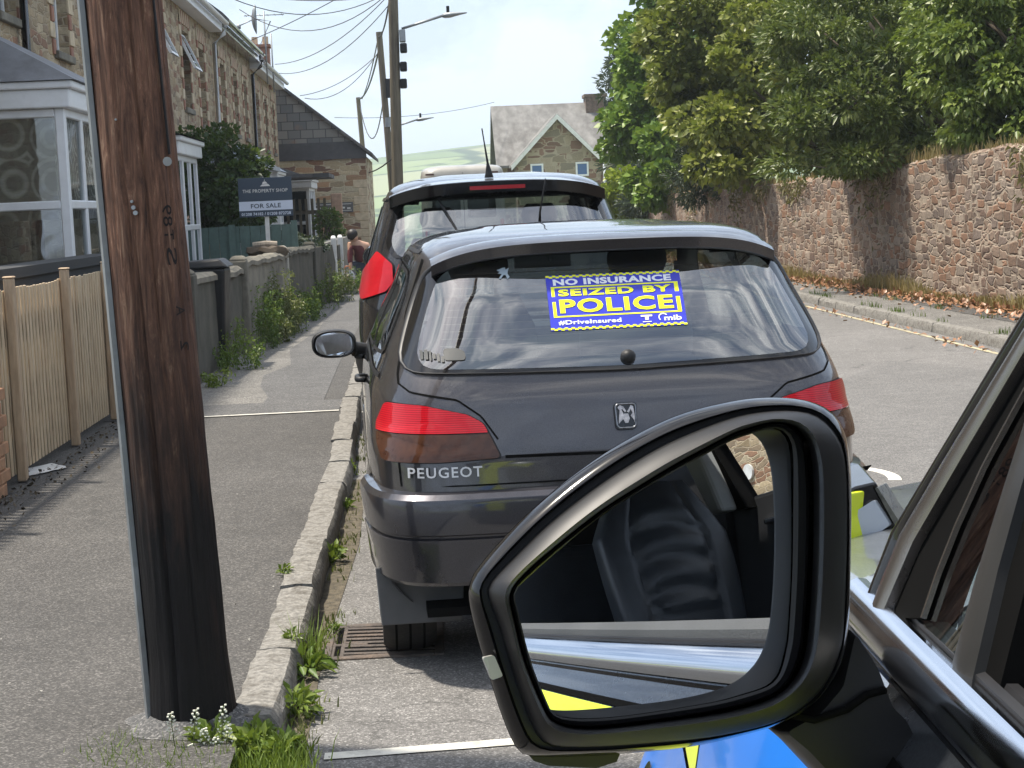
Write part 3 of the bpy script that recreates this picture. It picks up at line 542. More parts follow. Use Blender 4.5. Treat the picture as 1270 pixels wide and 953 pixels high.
# patterned reflection of the old glass: rippled, slightly bent panes
mrip, ntr, _b = newmat('rippled window glass')
ntr.nodes.clear(); o_ = ntr.nodes.new('ShaderNodeOutputMaterial'); mxs = ntr.nodes.new('ShaderNodeMixShader'); tt = ntr.nodes.new('ShaderNodeBsdfTransparent'); gg = ntr.nodes.new('ShaderNodeBsdfGlossy'); gg.inputs['Roughness'].default_value = .02
tt.inputs[0].default_value = (.75, .78, .78, 1); mxs.inputs[0].default_value = .13
nn_ = noisetex(ntr, coords(ntr), 2.6, 1, .4, 1.2); bb = ntr.nodes.new('ShaderNodeBump'); bb.inputs['Strength'].default_value = .04; bb.inputs['Distance'].default_value = .05; bb.inputs['Distance'].default_value = .03; ntr.links.new(nn_, bb.inputs['Height']); ntr.links.new(bb.outputs[0], gg.inputs['Normal'])
ntr.links.new(tt.outputs[0], mxs.inputs[1]); ntr.links.new(gg.outputs[0], mxs.inputs[2]); ntr.links.new(mxs.outputs[0], o_.inputs[0])
def curtain():
    m, nt, b = newmat('patterned net curtain'); v = coords(nt, (1, 1, 1)); vo = nt.nodes.new('ShaderNodeTexVoronoi'); vo.inputs['Scale'].default_value = 2.6; vo.inputs['Randomness'].default_value = .35; nt.links.new(v, vo.inputs[0])
    w_ = nt.nodes.new('ShaderNodeMath'); w_.operation = 'SINE'; mu = nt.nodes.new('ShaderNodeMath'); mu.operation = 'MULTIPLY'; mu.inputs[1].default_value = 34; nt.links.new(vo.outputs['Distance'], mu.inputs[0]); nt.links.new(mu.outputs[0], w_.inputs[0])
    c = ramp(nt, w_.outputs[0], [(.1, (.30, .26, .20)), (.6, (.62, .56, .45)), (.95, (.78, .72, .62))]); c = mixc(nt, .5, c, ramp(nt, noisetex(nt, coords(nt, (1, 1, 6)), 5, 6), [(.3, .4), (.7, 1.1)]), 'MULTIPLY'); nt.links.new(c, b.inputs['Base Color']); b.inputs['Roughness'].default_value = .9; return m
cu_ = curtain(); MB().box(XF+.1, -3.34, 16.02, 16.025, 1.62, 2.58).box(-3.34, -3.335, 16.02, 18.2, 1.62, 2.58).build('net_curtain', cu_, hs[0])
bay(hs[0], 15.9, 18.3, -3.2, 1.12, 2.62, 3.45, simple('lead bay roof', (.17, .18, .20), .6, var=.3, scale=3, bmp=.3, dirt=((.06, .06, .06), .5)), K['darkwall'], mrip)
bay(hs[1], 23.2, 25.4, -3.25, .75, 2.45, 2.95, K['black_matte'])
bay(hs[3], 39.0, 41.0, -3.3, .7, 2.35, 3.2, simple('pale lead roof', (.30, .34, .40), .5, var=.15))
bay(hs[4], 46.2, 48.6, -3.0, .7, 2.3, 3.0, K['slate'])
b = MB(); b.hexa([(XF, 30.6, 2.62), (XF+1.5, 30.6, 2.42), (XF+1.5, 33.4, 2.42), (XF, 33.4, 2.62)], [(XF, 30.6, 3.0), (XF+1.5, 30.6, 2.5), (XF+1.5, 33.4, 2.5), (XF, 33.4, 3.0)]); b.build('porch_roof', simple('porch slate', (.30, .33, .38), .5, var=.2), hs[2])
MB().box(XF+1.36, XF+1.46, 30.7, 30.8, .1, 2.42).build('porch_post', K['white_upvc'], hs[2]); MB().box(XF+1.36, XF+1.46, 33.2, 33.3, .1, 2.42).build('porch_post', K['white_upvc'], hs[2]); MB().box(XF, XF+1.5, 30.62, 30.7, 2.3, 2.42).build('porch_beam', K['white_upvc'], hs[2])
# dish and aerials on the last roofs
def aerial(x, y, z, h, label, k):
    b = MB(); b.tube([(x, y, z), (x, y, z+h)], .02, 8)
    if k:
        b.tube([(x-.5, y, z+h-.1), (x+.5, y, z+h-.1)], .012, 6)
        for q in range(6): b.tube([(x-.45+.18*q, y-.2, z+h-.1), (x-.45+.18*q, y+.2, z+h-.1)], .007, 5)
    return tag(b.build('tv_aerial', K['steel'], smooth=True), label, 'aerial')
p = atD(327, 14, 44); aerial(p.x, p.y, 4.9, p.z-4.9, 'thin television mast standing beside the satellite dish', True)
p = atD(336, 42, 47); aerial(p.x, p.y, 4.9, p.z-4.9, 'short bare television mast right of the satellite dish', False)
t = thing('satellite_dish', tuple(atD(318, 30, 43)), 'grey satellite dish on the eaves of the terrace', 'satellite dish'); c = atD(317, 24, 43)
b = MB(); R = []
for k in range(6):
    r_ = .36*k/5+.001; R.append([(c.x+.16*(r_/.36)**2*.6-.1+0*a, c.y-.6*r_*math.cos(a)+.0, c.z+r_*math.sin(a)) for a in np.linspace(0, 2*math.pi, 20, endpoint=False)])
b.rings(R); o = b.build('reflector', K['steel'], t, smooth=True); sdf = o.modifiers.new('s', 'SOLIDIFY'); sdf.thickness = .015
MB().tube([c+Vector((-.05, 0, 0)), c+Vector((-.42, 0, -.15))], .015, 6).tube([c+Vector((-.42, 0, -.12)), c+Vector((-.42, 0, -.22))], .05, 8).tube([c+Vector((0, 0, 0)), c+Vector((.35, .1, -.05)), (XF+.3, 43.2, 5.6)], .018, 6).build('feed_arm', K['steel'], t, smooth=True)
# chimney pots block seen over the last eaves
p = atD(323, 62, 50); t = thing('chimney_stack', (p.x, p.y, 5.5), 'small brick chimney stack with pots above the end of the terrace', 'chimney')
MB().box(p.x-.25, p.x+.25, p.y-.25, p.y+.25, 5.2, p.z+.05).box(p.x-.3, p.x+.3, p.y-.3, p.y+.3, p.z+.05, p.z+.13).build('stack', K['red_brick'], t)
for q in (-.15, .15): MB().tube([(p.x+q, p.y, p.z+.12), (p.x+q, p.y, p.z+.36)], .09, 10).build('chimney_pot', K['cream_brick'], t)
# ------------------------------------------------------------ end house with its gable to the street
GY = 53.0; GX1 = -1.68; GR = -7.2; s_ = (5.78-3.42)/(4.55-1.68); gzr = 3.42+(GX1-GR)*s_
t = thing('gable_end_house', (-4, GY, 0), 'house side on to the street, slate hung gable over cream stone', 'house')
b = MB(); b.prism([(GX1, GY, 0), (GX1, GY, 3.3), (GX1-.1, GY, 3.42), (GR, GY, gzr-.1), (-12.7, GY, 3.42), (-12.7, GY, 0)], (0, 7, 0)); b.build('wall', K['gable'], t)
b = MB(); b.prism([(GX1-.35, GY-.04, 3.75), (GR, GY-.04, gzr-.05), (-12.3, GY-.04, 3.75)], (0, 7, 0))
def slatehang():
    m, nt, bb = newmat('slate hanging'); bb.inputs['Roughness'].default_value = .8; t_ = nt.nodes.new('ShaderNodeTexCoord'); mp = nt.nodes.new('ShaderNodeMapping'); mp.inputs['Rotation'].default_value = (rad(90), 0, 0)
    br = nt.nodes.new('ShaderNodeTexBrick'); br.inputs['Scale'].default_value = 1; br.inputs['Brick Width'].default_value = .38; br.inputs['Row Height'].default_value = .26; br.inputs['Mortar Size'].default_value = .012; br.inputs['Bias'].default_value = -.1
    br.inputs['Color1'].default_value = (.12, .125, .13, 1); br.inputs['Color2'].default_value = (.23, .22, .20, 1); br.inputs['Mortar'].default_value = (.05, .05, .05, 1)
    nt.links.new(t_.outputs['Object'], mp.inputs[0]); nt.links.new(mp.outputs[0], br.inputs[0]); v = coords(nt)
    c = mixc(nt, ramp(nt, noisetex(nt, v, 1.3, 5), [(.58, 0), (.66, .6)]), br.outputs[0], (.25, .15, .10))
    nt.links.new(c, bb.inputs['Base Color']); bump(nt, bb, br.outputs['Fac'], -.3, .02); return m
b.build('slate_hanging', slatehang(), t)
MB().prism([(GX1+.03, GY-.06, 3.24), (GX1+.03, GY-.06, 3.40), (GX1-.40, GY-.06, 3.76), (-12.2, GY-.06, 3.76), (-12.7, GY-.06, 3.24)], (0, .05, 0)).build('slate_band', simple('dark slate band', (.055, .055, .062), .7, var=.2, dirt=((.1, .1, .1), .4)), t)
b = MB(); b.hexa([(GX1+.22, GY-.2, 3.28), (GX1+.22, GY+7, 3.28), (GR, GY+7, gzr), (GR, GY-.2, gzr)], [(GX1+.22, GY-.2, 3.38), (GX1+.22, GY+7, 3.38), (GR, GY+7, gzr+.1), (GR, GY-.2, gzr+.1)])
b.hexa([(-12.9, GY-.2, 3.28), (-12.9, GY+7, 3.28), (GR-.002, GY+7, gzr), (GR-.002, GY-.2, gzr)], [(-12.9, GY-.2, 3.38), (-12.9, GY+7, 3.38), (GR-.002, GY+7, gzr+.1), (GR-.002, GY-.2, gzr+.1)])
b.build('roof', K['slate'], t)
q = MB(); z = .1; k = 0
while z < 2.6: q.box(GX1-(.42 if k % 2 else .26), GX1+.012, GY-.016, GY+.3, z, z+.24, 0); z += .25; k += 1
q.build('corner_stones', K['cream_brick'], t, bevel=.01, seg=1)
# street name plate on the gable
p0, p1 = atD(388, 266, GY), atD(438, 255, GY); sx0, sx1, sz0, sz1 = p0.x, p1.x, 1.62, 1.93
t = thing('street_name_plate', ((sx0+sx1)/2, GY, 1.7), 'long worn street name plate fixed on the stone gable wall', 'sign')
MB().box(sx0, sx1, GY-.07, GY-.03, sz0, sz1).build('plate', simple('plate dark', (.10, .10, .10), .5), t)
MB().box(sx0+.05, sx1-.05, GY-.074, GY-.071, sz0+.05, sz0+.065).box(sx0+.05, sx1-.05, GY-.074, GY-.071, sz1-.065, sz1-.05).build('border', K['white_paint'], t)
b = MB(); q = random.Random(8); x = sx0+.1          # worn lettering, no longer legible
while x < sx1-.15: w_ = q.uniform(.04, .11); h_ = q.uniform(.05, .13); z_ = sz0+.09+q.uniform(0, .05); b.box(x, x+w_, GY-.076, GY-.072, z_, z_+h_*.5); x += w_+q.uniform(.02, .09)
b.build('worn_lettering', K['white_paint'], t)
# ------------------------------------------------------------ stone house in the distance
HY = 80.0; k_ = HY/F
t = thing('stone_house', (6, HY, -1), 'far stone house with pale lichen covered slate roof and a gable with two small windows', 'house')
X0, X1 = 3.8, 10.2; apx, apz = 6.35, 5.65; HS = .80
b = MB(); b.prism([(X0, HY+2, -2), (X1, HY+2, -2), (X1, HY+2, 3.5), (X0, HY+2, 3.5)], (0, 7, 0))
b.prism([(X0+.02, HY+2.0, 3.5), (X0+.02, HY+5.5, 6.3), (X0+.02, HY+9, 3.5)], (.3, 0, 0))
b.build('wall', K['housestone'], t)
b = MB(); 
zsl = [-2, 2.85, 3.5]; xsl = [4.4, 5.05, 5.65, 7.15, 7.75, 8.3]
for a, c in zip(xsl, xsl[1:]):
    for d, e in zip(zsl, zsl[1:]):
        if not (d > 2 and (a in (5.05, 7.15))): b.add([(a, HY, d), (c, HY, d), (c, HY, e), (a, HY, e)], [(0, 1, 2, 3)])
b.add([(4.4, HY, 3.5), (8.3, HY, 3.5), (apx, HY, apz-.15)], [(0, 1, 2)])
for xx in (4.4, 8.3): b.add([(xx, HY, -2), (xx, HY+2, -2), (xx, HY+2, 3.5), (xx, HY, 3.5)], [(0, 1, 2, 3)])
b.build('gable_wall', K['housestone'], t, fix=False)
for a in (5.05, 7.15):
    w_ = MB(); w_.box(a, a+.6, HY-.03, HY+.05, 2.85, 2.93).box(a, a+.6, HY-.03, HY+.05, 3.42, 3.5).box(a, a+.08, HY-.03, HY+.05, 2.93, 3.42).box(a+.52, a+.6, HY-.03, HY+.05, 2.93, 3.42)
    w2 = w_.build('window', K['white_upvc'], t); MB().box(a+.08, a+.52, HY+.0, HY+.02, 2.93, 3.42).build('pane', simple('blue window glass', (.10, .17, .33), .1, var=.05), w2)
b = MB(); b.hexa([(X0-.25, HY+1.7, 3.4), (X1, HY+1.7, 3.4), (X1, HY+5.5, 6.42), (X0-.25, HY+5.5, 6.42)], [(X0-.25, HY+1.7, 3.52), (X1, HY+1.7, 3.52), (X1, HY+5.5, 6.54), (X0-.25, HY+5.5, 6.54)])
b.hexa([(X0-.25, HY+9.3, 3.4), (X1, HY+9.3, 3.4), (X1, HY+5.502, 6.42), (X0-.25, HY+5.502, 6.42)], [(X0-.25, HY+9.3, 3.52), (X1, HY+9.3, 3.52), (X1, HY+5.502, 6.54), (X0-.25, HY+5.502, 6.54)])
for sgn, xe in ((-1, 4.15), (1, 8.55)):
    b.hexa([(xe, HY-.3, 3.38), (xe, HY+3.4, 3.38), (apx, HY+4.6, apz), (apx, HY-.3, apz)], [(xe, HY-.3, 3.48), (xe, HY+3.4, 3.48), (apx, HY+4.6, apz+.12), (apx, HY-.3, apz+.12)])
b.build('roof', K['slate_old'], t)
b = MB()
for xe in (4.15, 8.55): b.hexa([(xe, HY-.36, 3.22), (xe, HY-.305, 3.22), (apx, HY-.305, apz-.16), (apx, HY-.36, apz-.16)], [(xe, HY-.36, 3.46), (xe, HY-.305, 3.46), (apx, HY-.305, apz+.1), (apx, HY-.36, apz+.1)])
b.build('bargeboard', K['white_paint'], t)
MB().box(8.2, 9.2, HY+4.8, HY+6, 5.2, 6.75).box(8.13, 9.27, HY+4.75, HY+6.05, 6.75, 6.9).build('chimney', simple('brown chimney', (.14, .10, .075), .9, var=.4, bmp=.4), t)
MB().tube([(8.45, HY-.4, 4.6), (8.45, HY-.1, -1)], .07, 8).build('downpipe', K['white_upvc'], t, smooth=True)
# ------------------------------------------------------------ poles, lamps and cables
def pole(b0, top, r0, r1, label, name='telegraph_pole'):
    b0, top = Vector(b0), Vector(top); t = thing(name, tuple(b0), label, 'pole', 'wooden poles down the street')
    MB().tube([b0+(top-b0)*s for s in np.linspace(0, 1, 9)], [r0+(r1-r0)*s for s in np.linspace(0, 1, 9)], 14).build('shaft', K['pole_far'], t, smooth=40)
    return t
def atX(px, py, D): return atD(px, py, D)
pA0 = ground(500, 312, .1); pA0 = Vector((-.57, 37, .1)); pA1 = atD(486, -60, 37)
tA = pole(pA0, pA1, .135, .10, 'thick brown wooden pole rising out of the picture behind the second car')
tB = pole((atD(491, 262, 55).x, 55, 0), atD(470, 40, 55), .12, .10, 'thinner leaning pole just left of the thick one, with a pale band')
tC = pole((atD(461, 300, 72).x, 72, 0), atD(444, 121, 72), .13, .09, 'farthest wooden pole at the corner of the gable house')
b = MB()
for (py) in (60, 83, 104): c = atD(499, py, 37); b.box(c.x-.05, c.x+.10, c.y-.12, c.y+.12, c.z-.10, c.z+.10)
b.build('insulator', K['black_plastic'], tA, bevel=.03)
c = atD(497, 45, 37); MB().box(c.x-.03, c.x+.10, c.y-.1, c.y+.1, c.z-.13, c.z+.13).build('junction_box', K['steel'], tA, bevel=.02)
c = atD(484, 110, 55); MB().box(c.x-.14, c.x+.1, c.y-.15, c.y-.1, c.z-.3, c.z+.3).build('transformer_box', K['black_plastic'], tB)
c = atD(481, 152, 55); MB().tube([c+Vector((0, 0, -.15)), c+Vector((0, 0, .15))], .135, 12).build('pale_band', K['steel'], tB)
def lamp(px, D, label):
    a, m_, h, e = [atD(x, y, D) for x, y in px]; t = thing('street_lamp', tuple(a), label, 'street lamp', 'street lamps on the poles')
    MB().tube([a, a+(m_-a)*.5, m_], .028, 8).build('arm', K['steel'], t, smooth=True)
    d = (e-m_); R = []
    for s, wv, hv in ((0, .03, .03), (.12, .075, .055), (.35, .09, .06), (.7, .08, .03), (1, .03, .012)):
        c = m_+d*s; R.append([(c.x, c.y+wv*math.cos(q), c.z+hv*math.sin(q)) for q in np.linspace(0, 2*math.pi, 14, endpoint=False)])
    MB().rings(R, cap0=True, cap1=True).build('lamp_head', K['steel'], t, smooth=True)
    c = m_+d*.25; MB().tube([c+Vector((0, 0, .04)), c+Vector((0, 0, .19))], .035, 10).build('photocell', K['black_plastic'], t)
lamp([(498, 36), (548, 20), (0, 0), (579, 16)], 37, 'street lamp on an arm on the thick pole, nearest and highest')
lamp([(488, 158), (516, 149), (0, 0), (538, 146)], 55, 'smaller street lamp lower on the farther pole')
def cable(a, b_, sag, r, label='thin black overhead cable between the poles and the terrace', grp='overhead cables across the sky'):
    a, b_ = Vector(a), Vector(b_); pts = []
    for s in np.linspace(0, 1, 15): p = a.lerp(b_, s); p.z -= sag*4*s*(1-s); pts.append(p)
    return tag(MB().tube(pts, r, 6).build('overhead_cable', K['wire'], smooth=True), label, 'cable', grp)
top = lambda px, py: atD(px, py, 37)
def hx(px, py):   # point on the terrace facade plane
    return onplane(px, py, (XF+.25, 0, 0), Vector((1, 0, 0)))
for (a, c, sg) in (((250, -20), (468, -2), .45), ((262, -14), (470, -4), .15), ((297, 12), (478, -5), .6), ((307, 52), (440, -14), .05), ((341, 80), (484, -8), .35), ((345, 91), (486, 2), .45)):
    cable(hx(*a), top(*c), sg, .009)
cable(atD(372, 119, 53), atD(470, 66, 55), .25, .011); cable(atD(378, 122, 53), atD(471, 62, 55), .5, .011)
cable(atD(445, 123, 72), atD(474, 40, 55), .5, .03); cable(atD(449, 123, 72), atD(470, 42, 55), .2, .02); cable(atD(446, 130, 72), atD(478, 100, 55), 1.6, .02)
cable(atD(470, 46, 55), atD(487, -30, 37), .3, .022); cable(atD(415, 146, 72), atD(613, 127, 84), .25, .012); cable(atD(430, 200, 90), atD(492, 192, 37), .5, .018)
cable(atD(350, -30, 30), atD(560, -60, 40), .3, .014)
# ------------------------------------------------------------ foreground pole
B0 = Vector((-.744, 4.97, .08)); T0 = Vector((-.744-.0345*8, 4.97+.05, 8.2)); ax = (T0-B0)
t = thing('leaning_wooden_pole', tuple(B0), 'near leaning brown wooden utility pole, blackened with tar at the bottom', 'pole')
def r_at(s): return .1155-.012*min(1, s*8.2/2.4)-.012*max(0, s-.3)
R = []; nseg = 120
for i in range(261):
    s = (i/260)**1.35; c = B0+ax*s; rr = r_at(s)+.012*max(0, 1-s*40)
    ring = []
    for k in range(nseg):
        a = 2*math.pi*k/nseg; z = c.z; d = .0032*noise.noise(Vector((math.cos(a)*9, math.sin(a)*9, z*1.2)))+.0026*noise.noise(Vector((math.cos(a)*28, math.sin(a)*28, z*2.5)))+.0015*noise.noise(Vector((math.cos(a)*60, math.sin(a)*60, z*9)))
        cr_ = noise.noise(Vector((math.cos(a)*14+5, math.sin(a)*14, z*.55)));
        if cr_ > .30: d -= (cr_-.30)*.045
        ring.append((c.x+(rr+d)*math.cos(a), c.y+(rr+d)*math.sin(a), c.z))
    R.append(ring)
def polemat():
    m, nt, b = newmat('tarred pole wood'); v = coords(nt, (16, 16, 1.0)); n = noisetex(nt, coords(nt, (26, 26, 3.4)), 1.25, 10, .78, 1.1); fine = noisetex(nt, coords(nt, (130, 130, 4)), 1.2, 5, .65)
    c = ramp(nt, n, [(.32, (.03, .017, .012)), (.44, (.105, .052, .033)), (.56, (.19, .095, .060)), (.68, (.40, .26, .17))])
    c = mixc(nt, .7, c, ramp(nt, fine, [(.3, .35), (.7, 1.15)]), 'MULTIPLY')
    tcn = nt.nodes.new('ShaderNodeTexCoord'); sep = nt.nodes.new('ShaderNodeSeparateXYZ'); nt.links.new(tcn.outputs['Object'], sep.inputs[0])
    ad = nt.nodes.new('ShaderNodeMath'); ad.operation = 'MULTIPLY_ADD'; ad.inputs[1].default_value = 1.0; nz2 = noisetex(nt, coords(nt, (7, 7, 1.3)), 1.5, 7, .7)
    sc_ = nt.nodes.new('ShaderNodeMath'); sc_.operation = 'MULTIPLY'; sc_.inputs[1].default_value = 1.5; nt.links.new(nz2, sc_.inputs[0]); nt.links.new(sc_.outputs[0], ad.inputs[2]); nt.links.new(sep.outputs[2], ad.inputs[0])
    tar = ramp(nt, ad.outputs[0], [(0, 1), (1, 0)]); mpv = nt.nodes.new('ShaderNodeMapRange'); mpv.inputs['From Min'].default_value = 1.40; mpv.inputs['From Max'].default_value = 2.3; mpv.inputs['To Min'].default_value = 1; mpv.inputs['To Max'].default_value = 0; nt.links.new(ad.outputs[0], mpv.inputs['Value'])
    b.inputs['Specular IOR Level'].default_value = .25; blk = mixc(nt, 1, (.006, .005, .005), ramp(nt, fine, [(.3, .5), (.75, 1.8)]), 'MULTIPLY')
    c = mixc(nt, mpv.outputs[0], c, blk); dk = ramp(nt, noisetex(nt, coords(nt, (5, 5, .8)), 1.3, 6, .65), [(.55, 0), (.66, .75)]); c = mixc(nt, dk, c, (.035, .018, .014))
    nt.links.new(c, b.inputs['Base Color']); b.inputs['Roughness'].default_value = .62; bump(nt, b, mixc(nt, .5, n, fine), .9, .008); return m
MB().rings(R, cap1=True).build('shaft', polemat(), t, smooth=True, fix=False)
def polept(z, ang, off=0.0):   # ang 0 faces the camera (-y), positive to the right
    s = (z-B0.z)/ax.z; c = B0+ax*s; rr = r_at(s)+off; return Vector((c.x+rr*math.sin(ang), c.y-rr*math.cos(ang), z))
# galvanised cable guard on the left side
q = MB(); ring = []
for z in np.linspace(.1, 3.4, 24):
    ring.append([polept(z, -1.72, .004), polept(z, -1.72, .018), polept(z, -1.5, .024), polept(z, -1.28, .018), polept(z, -1.28, .004)])
q.rings(ring, close=False); q.build('cable_guard', simple('galvanised guard', (.22, .24, .25), .55, metal=.3, var=.2, dirt=((.1, .08, .07), .5)), t, smooth=30)
q = MB()
q.tube([polept(2.2, .98, .006), polept(1.95, .98, .006), polept(1.74, 1.0, .006)], .004, 6); q.build('thin_cable', K['black_plastic'], t)
for (z, a, r_) in ((1.595, -.1, .006), (1.58, -.06, .0065), (1.612, -.13, .004), (1.84, -.35, .003)):
    p = polept(z, a, .0); MB().tube([p, p+Vector((0, -.012, 0))], r_, 8).build('nail', K['steel'], t)
p = polept(1.72, .93, 0); MB().tube([p, p+Vector((.003, -.008, 0))], .013, 12).build('tag', K['steel'], t)
def carve(s, z, a, h, wv):
    v, f = fit_text(s, 0, 0, wv, h, .004)
    return [polept(z+p[0], a+p[1]/.105, .0025) for p in v], f      # rotated a quarter turn

burnt = simple('burnt carving', (.006, .004, .004), .9)
for s, z, a in (('9', 1.585, .76), ('8', 1.553, .76), ('T', 1.515, .76), ('S', 1.455, .78), ('A', 1.30, .88), ('2', 1.20, .90)):
    v, f = carve(s, z, a, .03 if s != 'S' else .032, .028 if s != 'S' else .05); MB().add(v, f).build('carved_mark', burnt, t, fix=False)
b = MB(); R = []
for k, (r_, z) in enumerate(((.125, .125), (.145, .108), (.17, .099), (.20, .0935))):
    R.append([(B0.x+(r_+.03*noise.noise(Vector((math.cos(a)*2, math.sin(a)*2, k*.3))))*math.cos(a), B0.y+(r_+.03*noise.noise(Vector((math.cos(a)*2, math.sin(a)*2, 9))))*math.sin(a), z-.0) for a in np.linspace(0, 2*math.pi, 40, endpoint=False)])
b.rings(R); b.build('mortar_collar', K['pave_dark'], t, smooth=True)
# ------------------------------------------------------------ timber fence
FX = -2.42
K['fence_wood'] = woodmat('pale fence timber', (.58, .44, .28), (.70, .56, .38), (.40, .28, .17), (10, 10, 1.2), .7, .3)
t = thing('timber_fence', (FX, 8, .1), 'light timber slatted garden fence along the footway left of the pole', 'fence')
b = MB(); y = 8.0; q = random.Random(4)
while y < 15.3:
    wv = .052+q.uniform(-.003, .003); dz = q.uniform(-.006, .008); dx = q.uniform(-.0008, .0008); b.box(FX-.006+dx, FX+.006+dx, y, y+wv-.004, .14, 1.205+dz); y += .088
b.box(FX-.052, FX-.014, 8, 15.3, .35, .42).box(FX-.052, FX-.014, 8, 15.3, 1.0, 1.07)
b.build('slats', K['fence_wood'], t, bevel=.004, seg=1)
for y in (8.35, 9.93, 11.45, 12.9, 14.4): MB().box(FX+.010, FX+.065, y, y+.06, .1, 1.27).box(FX+.006, FX+.07, y-.004, y+.064, 1.27, 1.283).build('post', woodmat('fence post timber', (.46, .33, .21), (.58, .44, .29), (.28, .19, .12), (10, 10, 1.2), .7, .3) if y < 8.4 else bpy.data.materials['fence post timber'], t, bevel=.006, seg=1)
t = thing('brick_pier', (-2.5, 9.6, 0), 'small orange brick pier at the left edge below the fence', 'pier')
b = MB(); z = .09; k = 0
while z < .62:
    for j in range(2): b.box(FX-.02, FX+.055, 9.05+j*.235+(.1 if k % 2 else 0), 9.05+j*.235+.225+(.1 if k % 2 else 0), z, z+.065)
    z += .075; k += 1
b.box(FX-.2, FX+.045, 8.9, 9.55, .05, .6); b.build('brickwork', simple('orange brick', (.40, .22, .12), .9, var=.25, scale=9, bmp=.4), t, bevel=.004, seg=1)
tag(MB().box(-2.95, -2.70, 7, 15.5, .05, 1.23).box(-2.98, -2.67, 7, 15.5, 1.23, 1.30).build('planter_wall', simple('black garden wall', (.03, .032, .034), .8, var=.3)), 'dark low garden wall behind the timber fence, below the bay window', 'wall')
p = ground(50, 583, .1); q = MB(); R1 = [(p.x+.10*(1+.35*math.sin(3*a+1)+.15*math.sin(7*a))*math.cos(a), p.y+.23*(1+.3*math.sin(2*a)+.12*math.sin(5*a))*math.sin(a), .101) for a in np.linspace(0, 6.28, 40, endpoint=False)]
q.add(R1, [tuple(range(40))]); tag(q.build('spilt_paint', K['white_paint']), kind='structure')
# ------------------------------------------------------------ low garden walls
WX = [(-2.12, 15.7), (-2.02, 19.3), (-1.88, 23.6), (-1.76, 27.4), (-1.64, 31), (-1.58, 34.2)]
def lowwall(a, b_, h0, h1, th, m, cope, label, rough=.028, blocks=False):
    t = thing('garden_wall', (a[0], a[1], .1), label, 'wall', 'low front garden walls along the footway'); n = max(3, int((b_[1]-a[1])/.12)); S = []
    for i in range(n+1):
        s = i/n; x = a[0]+(b_[0]-a[0])*s; y = a[1]+(b_[1]-a[1])*s; h = .1+h0+(h1-h0)*s; j = lambda k: rough*noise.noise(Vector((y*3, k*1.7, x)))
        S.append([(x+j(1), y, .0), (x+j(2), y, .1+(h-.1)*.33), (x+j(3), y, .1+(h-.1)*.66), (x+j(4), y, h), (x-th, y, h), (x-th, y, 0)])
    w_ = MB().rings(S, close=False); w_.add(S[0], [tuple(range(6))]).add(S[-1], [tuple(range(6))]); w_.build('wall_body', m, t, smooth=35)
    if cope:
        S2 = []
        for i in range(n+1):
            s = i/n; x = a[0]+(b_[0]-a[0])*s; y = a[1]+(b_[1]-a[1])*s; h = .101+h0+(h1-h0)*s+rough*noise.noise(Vector((y*2, 3, 0))); S2.append([(x+.035, y, h), (x+.035, y, h+.05), (x-.01, y, h+.085), (x-th+.01, y, h+.085), (x-th-.035, y, h+.05), (x-th-.035, y, h)])
        c = MB().rings(S2); c.add(S2[0], [tuple(range(6))]).add(S2[-1], [tuple(range(6))]); c.build('coping', cope, t, smooth=35)
    return t
lowwall(WX[0], WX[1], .88, .84, .16, K['darkwall'], K['concrete'], 'nearest low garden wall, dark render with grey coping, beside the tall weeds')
lowwall((WX[1][0], WX[1][1]+.03), (WX[2][0], WX[2][1]-.2), .92, .90, .15, K['concrete'], K['concrete'], 'pale concrete block garden wall, second along the footway')
lowwall(WX[2], (WX[3][0], WX[3][1]-.3), .93, .90, .2, K['darkwall'], K['darkwall'], 'dark mossy garden wall, third along the footway', .05)
lowwall(WX[3], WX[4], .95, .92, .2, K['darkwall'], None, 'rough dark stone garden wall near the stooping woman', .07)
lowwall((-1.98, 34.6), (-1.9, 44), .9, .9, .2, K['palewall'], None, 'farthest pale garden wall beyond the stooping woman')
def gatepost(x, y, h, m, label, w_=.24, cap=True):
    b = MB().box(x-w_, x, y, y+w_, .05, h+.1)
    if cap: b.hexa([(x-w_, y, h+.1), (x, y, h+.1), (x, y+w_, h+.1), (x-w_, y+w_, h+.1)], [(x-w_*.8, y+.04, h+.15), (x-w_*.2, y+.04, h+.15), (x-w_*.2, y+w_-.04, h+.15), (x-w_*.8, y+w_-.04, h+.15)])
    return tag(b.build('gatepost', m, bevel=.02), label, 'gatepost', 'gateposts along the footway')
gatepost(-2.06, 15.35, .98, K['darkwall'], 'dark rendered gatepost just right of the leaning pole', .26)
gatepost(-1.96, 19.0, 1.0, K['concrete'], 'pale gatepost between the first and second garden walls', .2)
gatepost(-1.86, 23.4, 1.02, K['palewall'], 'grey gatepost at the end of the concrete block wall', .22)
gatepost(-1.72, 27.15, 1.0, K['darkwall'], 'dark gatepost between the mossy and the rough stone wall', .22)
gatepost(-1.60, 31.3, 1.03, K['white_paint'], 'white gatepost in front of the stooping woman', .1)
gatepost(-1.53, 32.3, 1.03, K['white_paint'], 'thin white post touching the stooping woman', .1)
tag(MB().box(-1.62, -1.58, 31.45, 32.25, .12, 1.0).build('garden_gate', K['darkwall']), 'grey boarded garden gate between two white posts', 'gate')
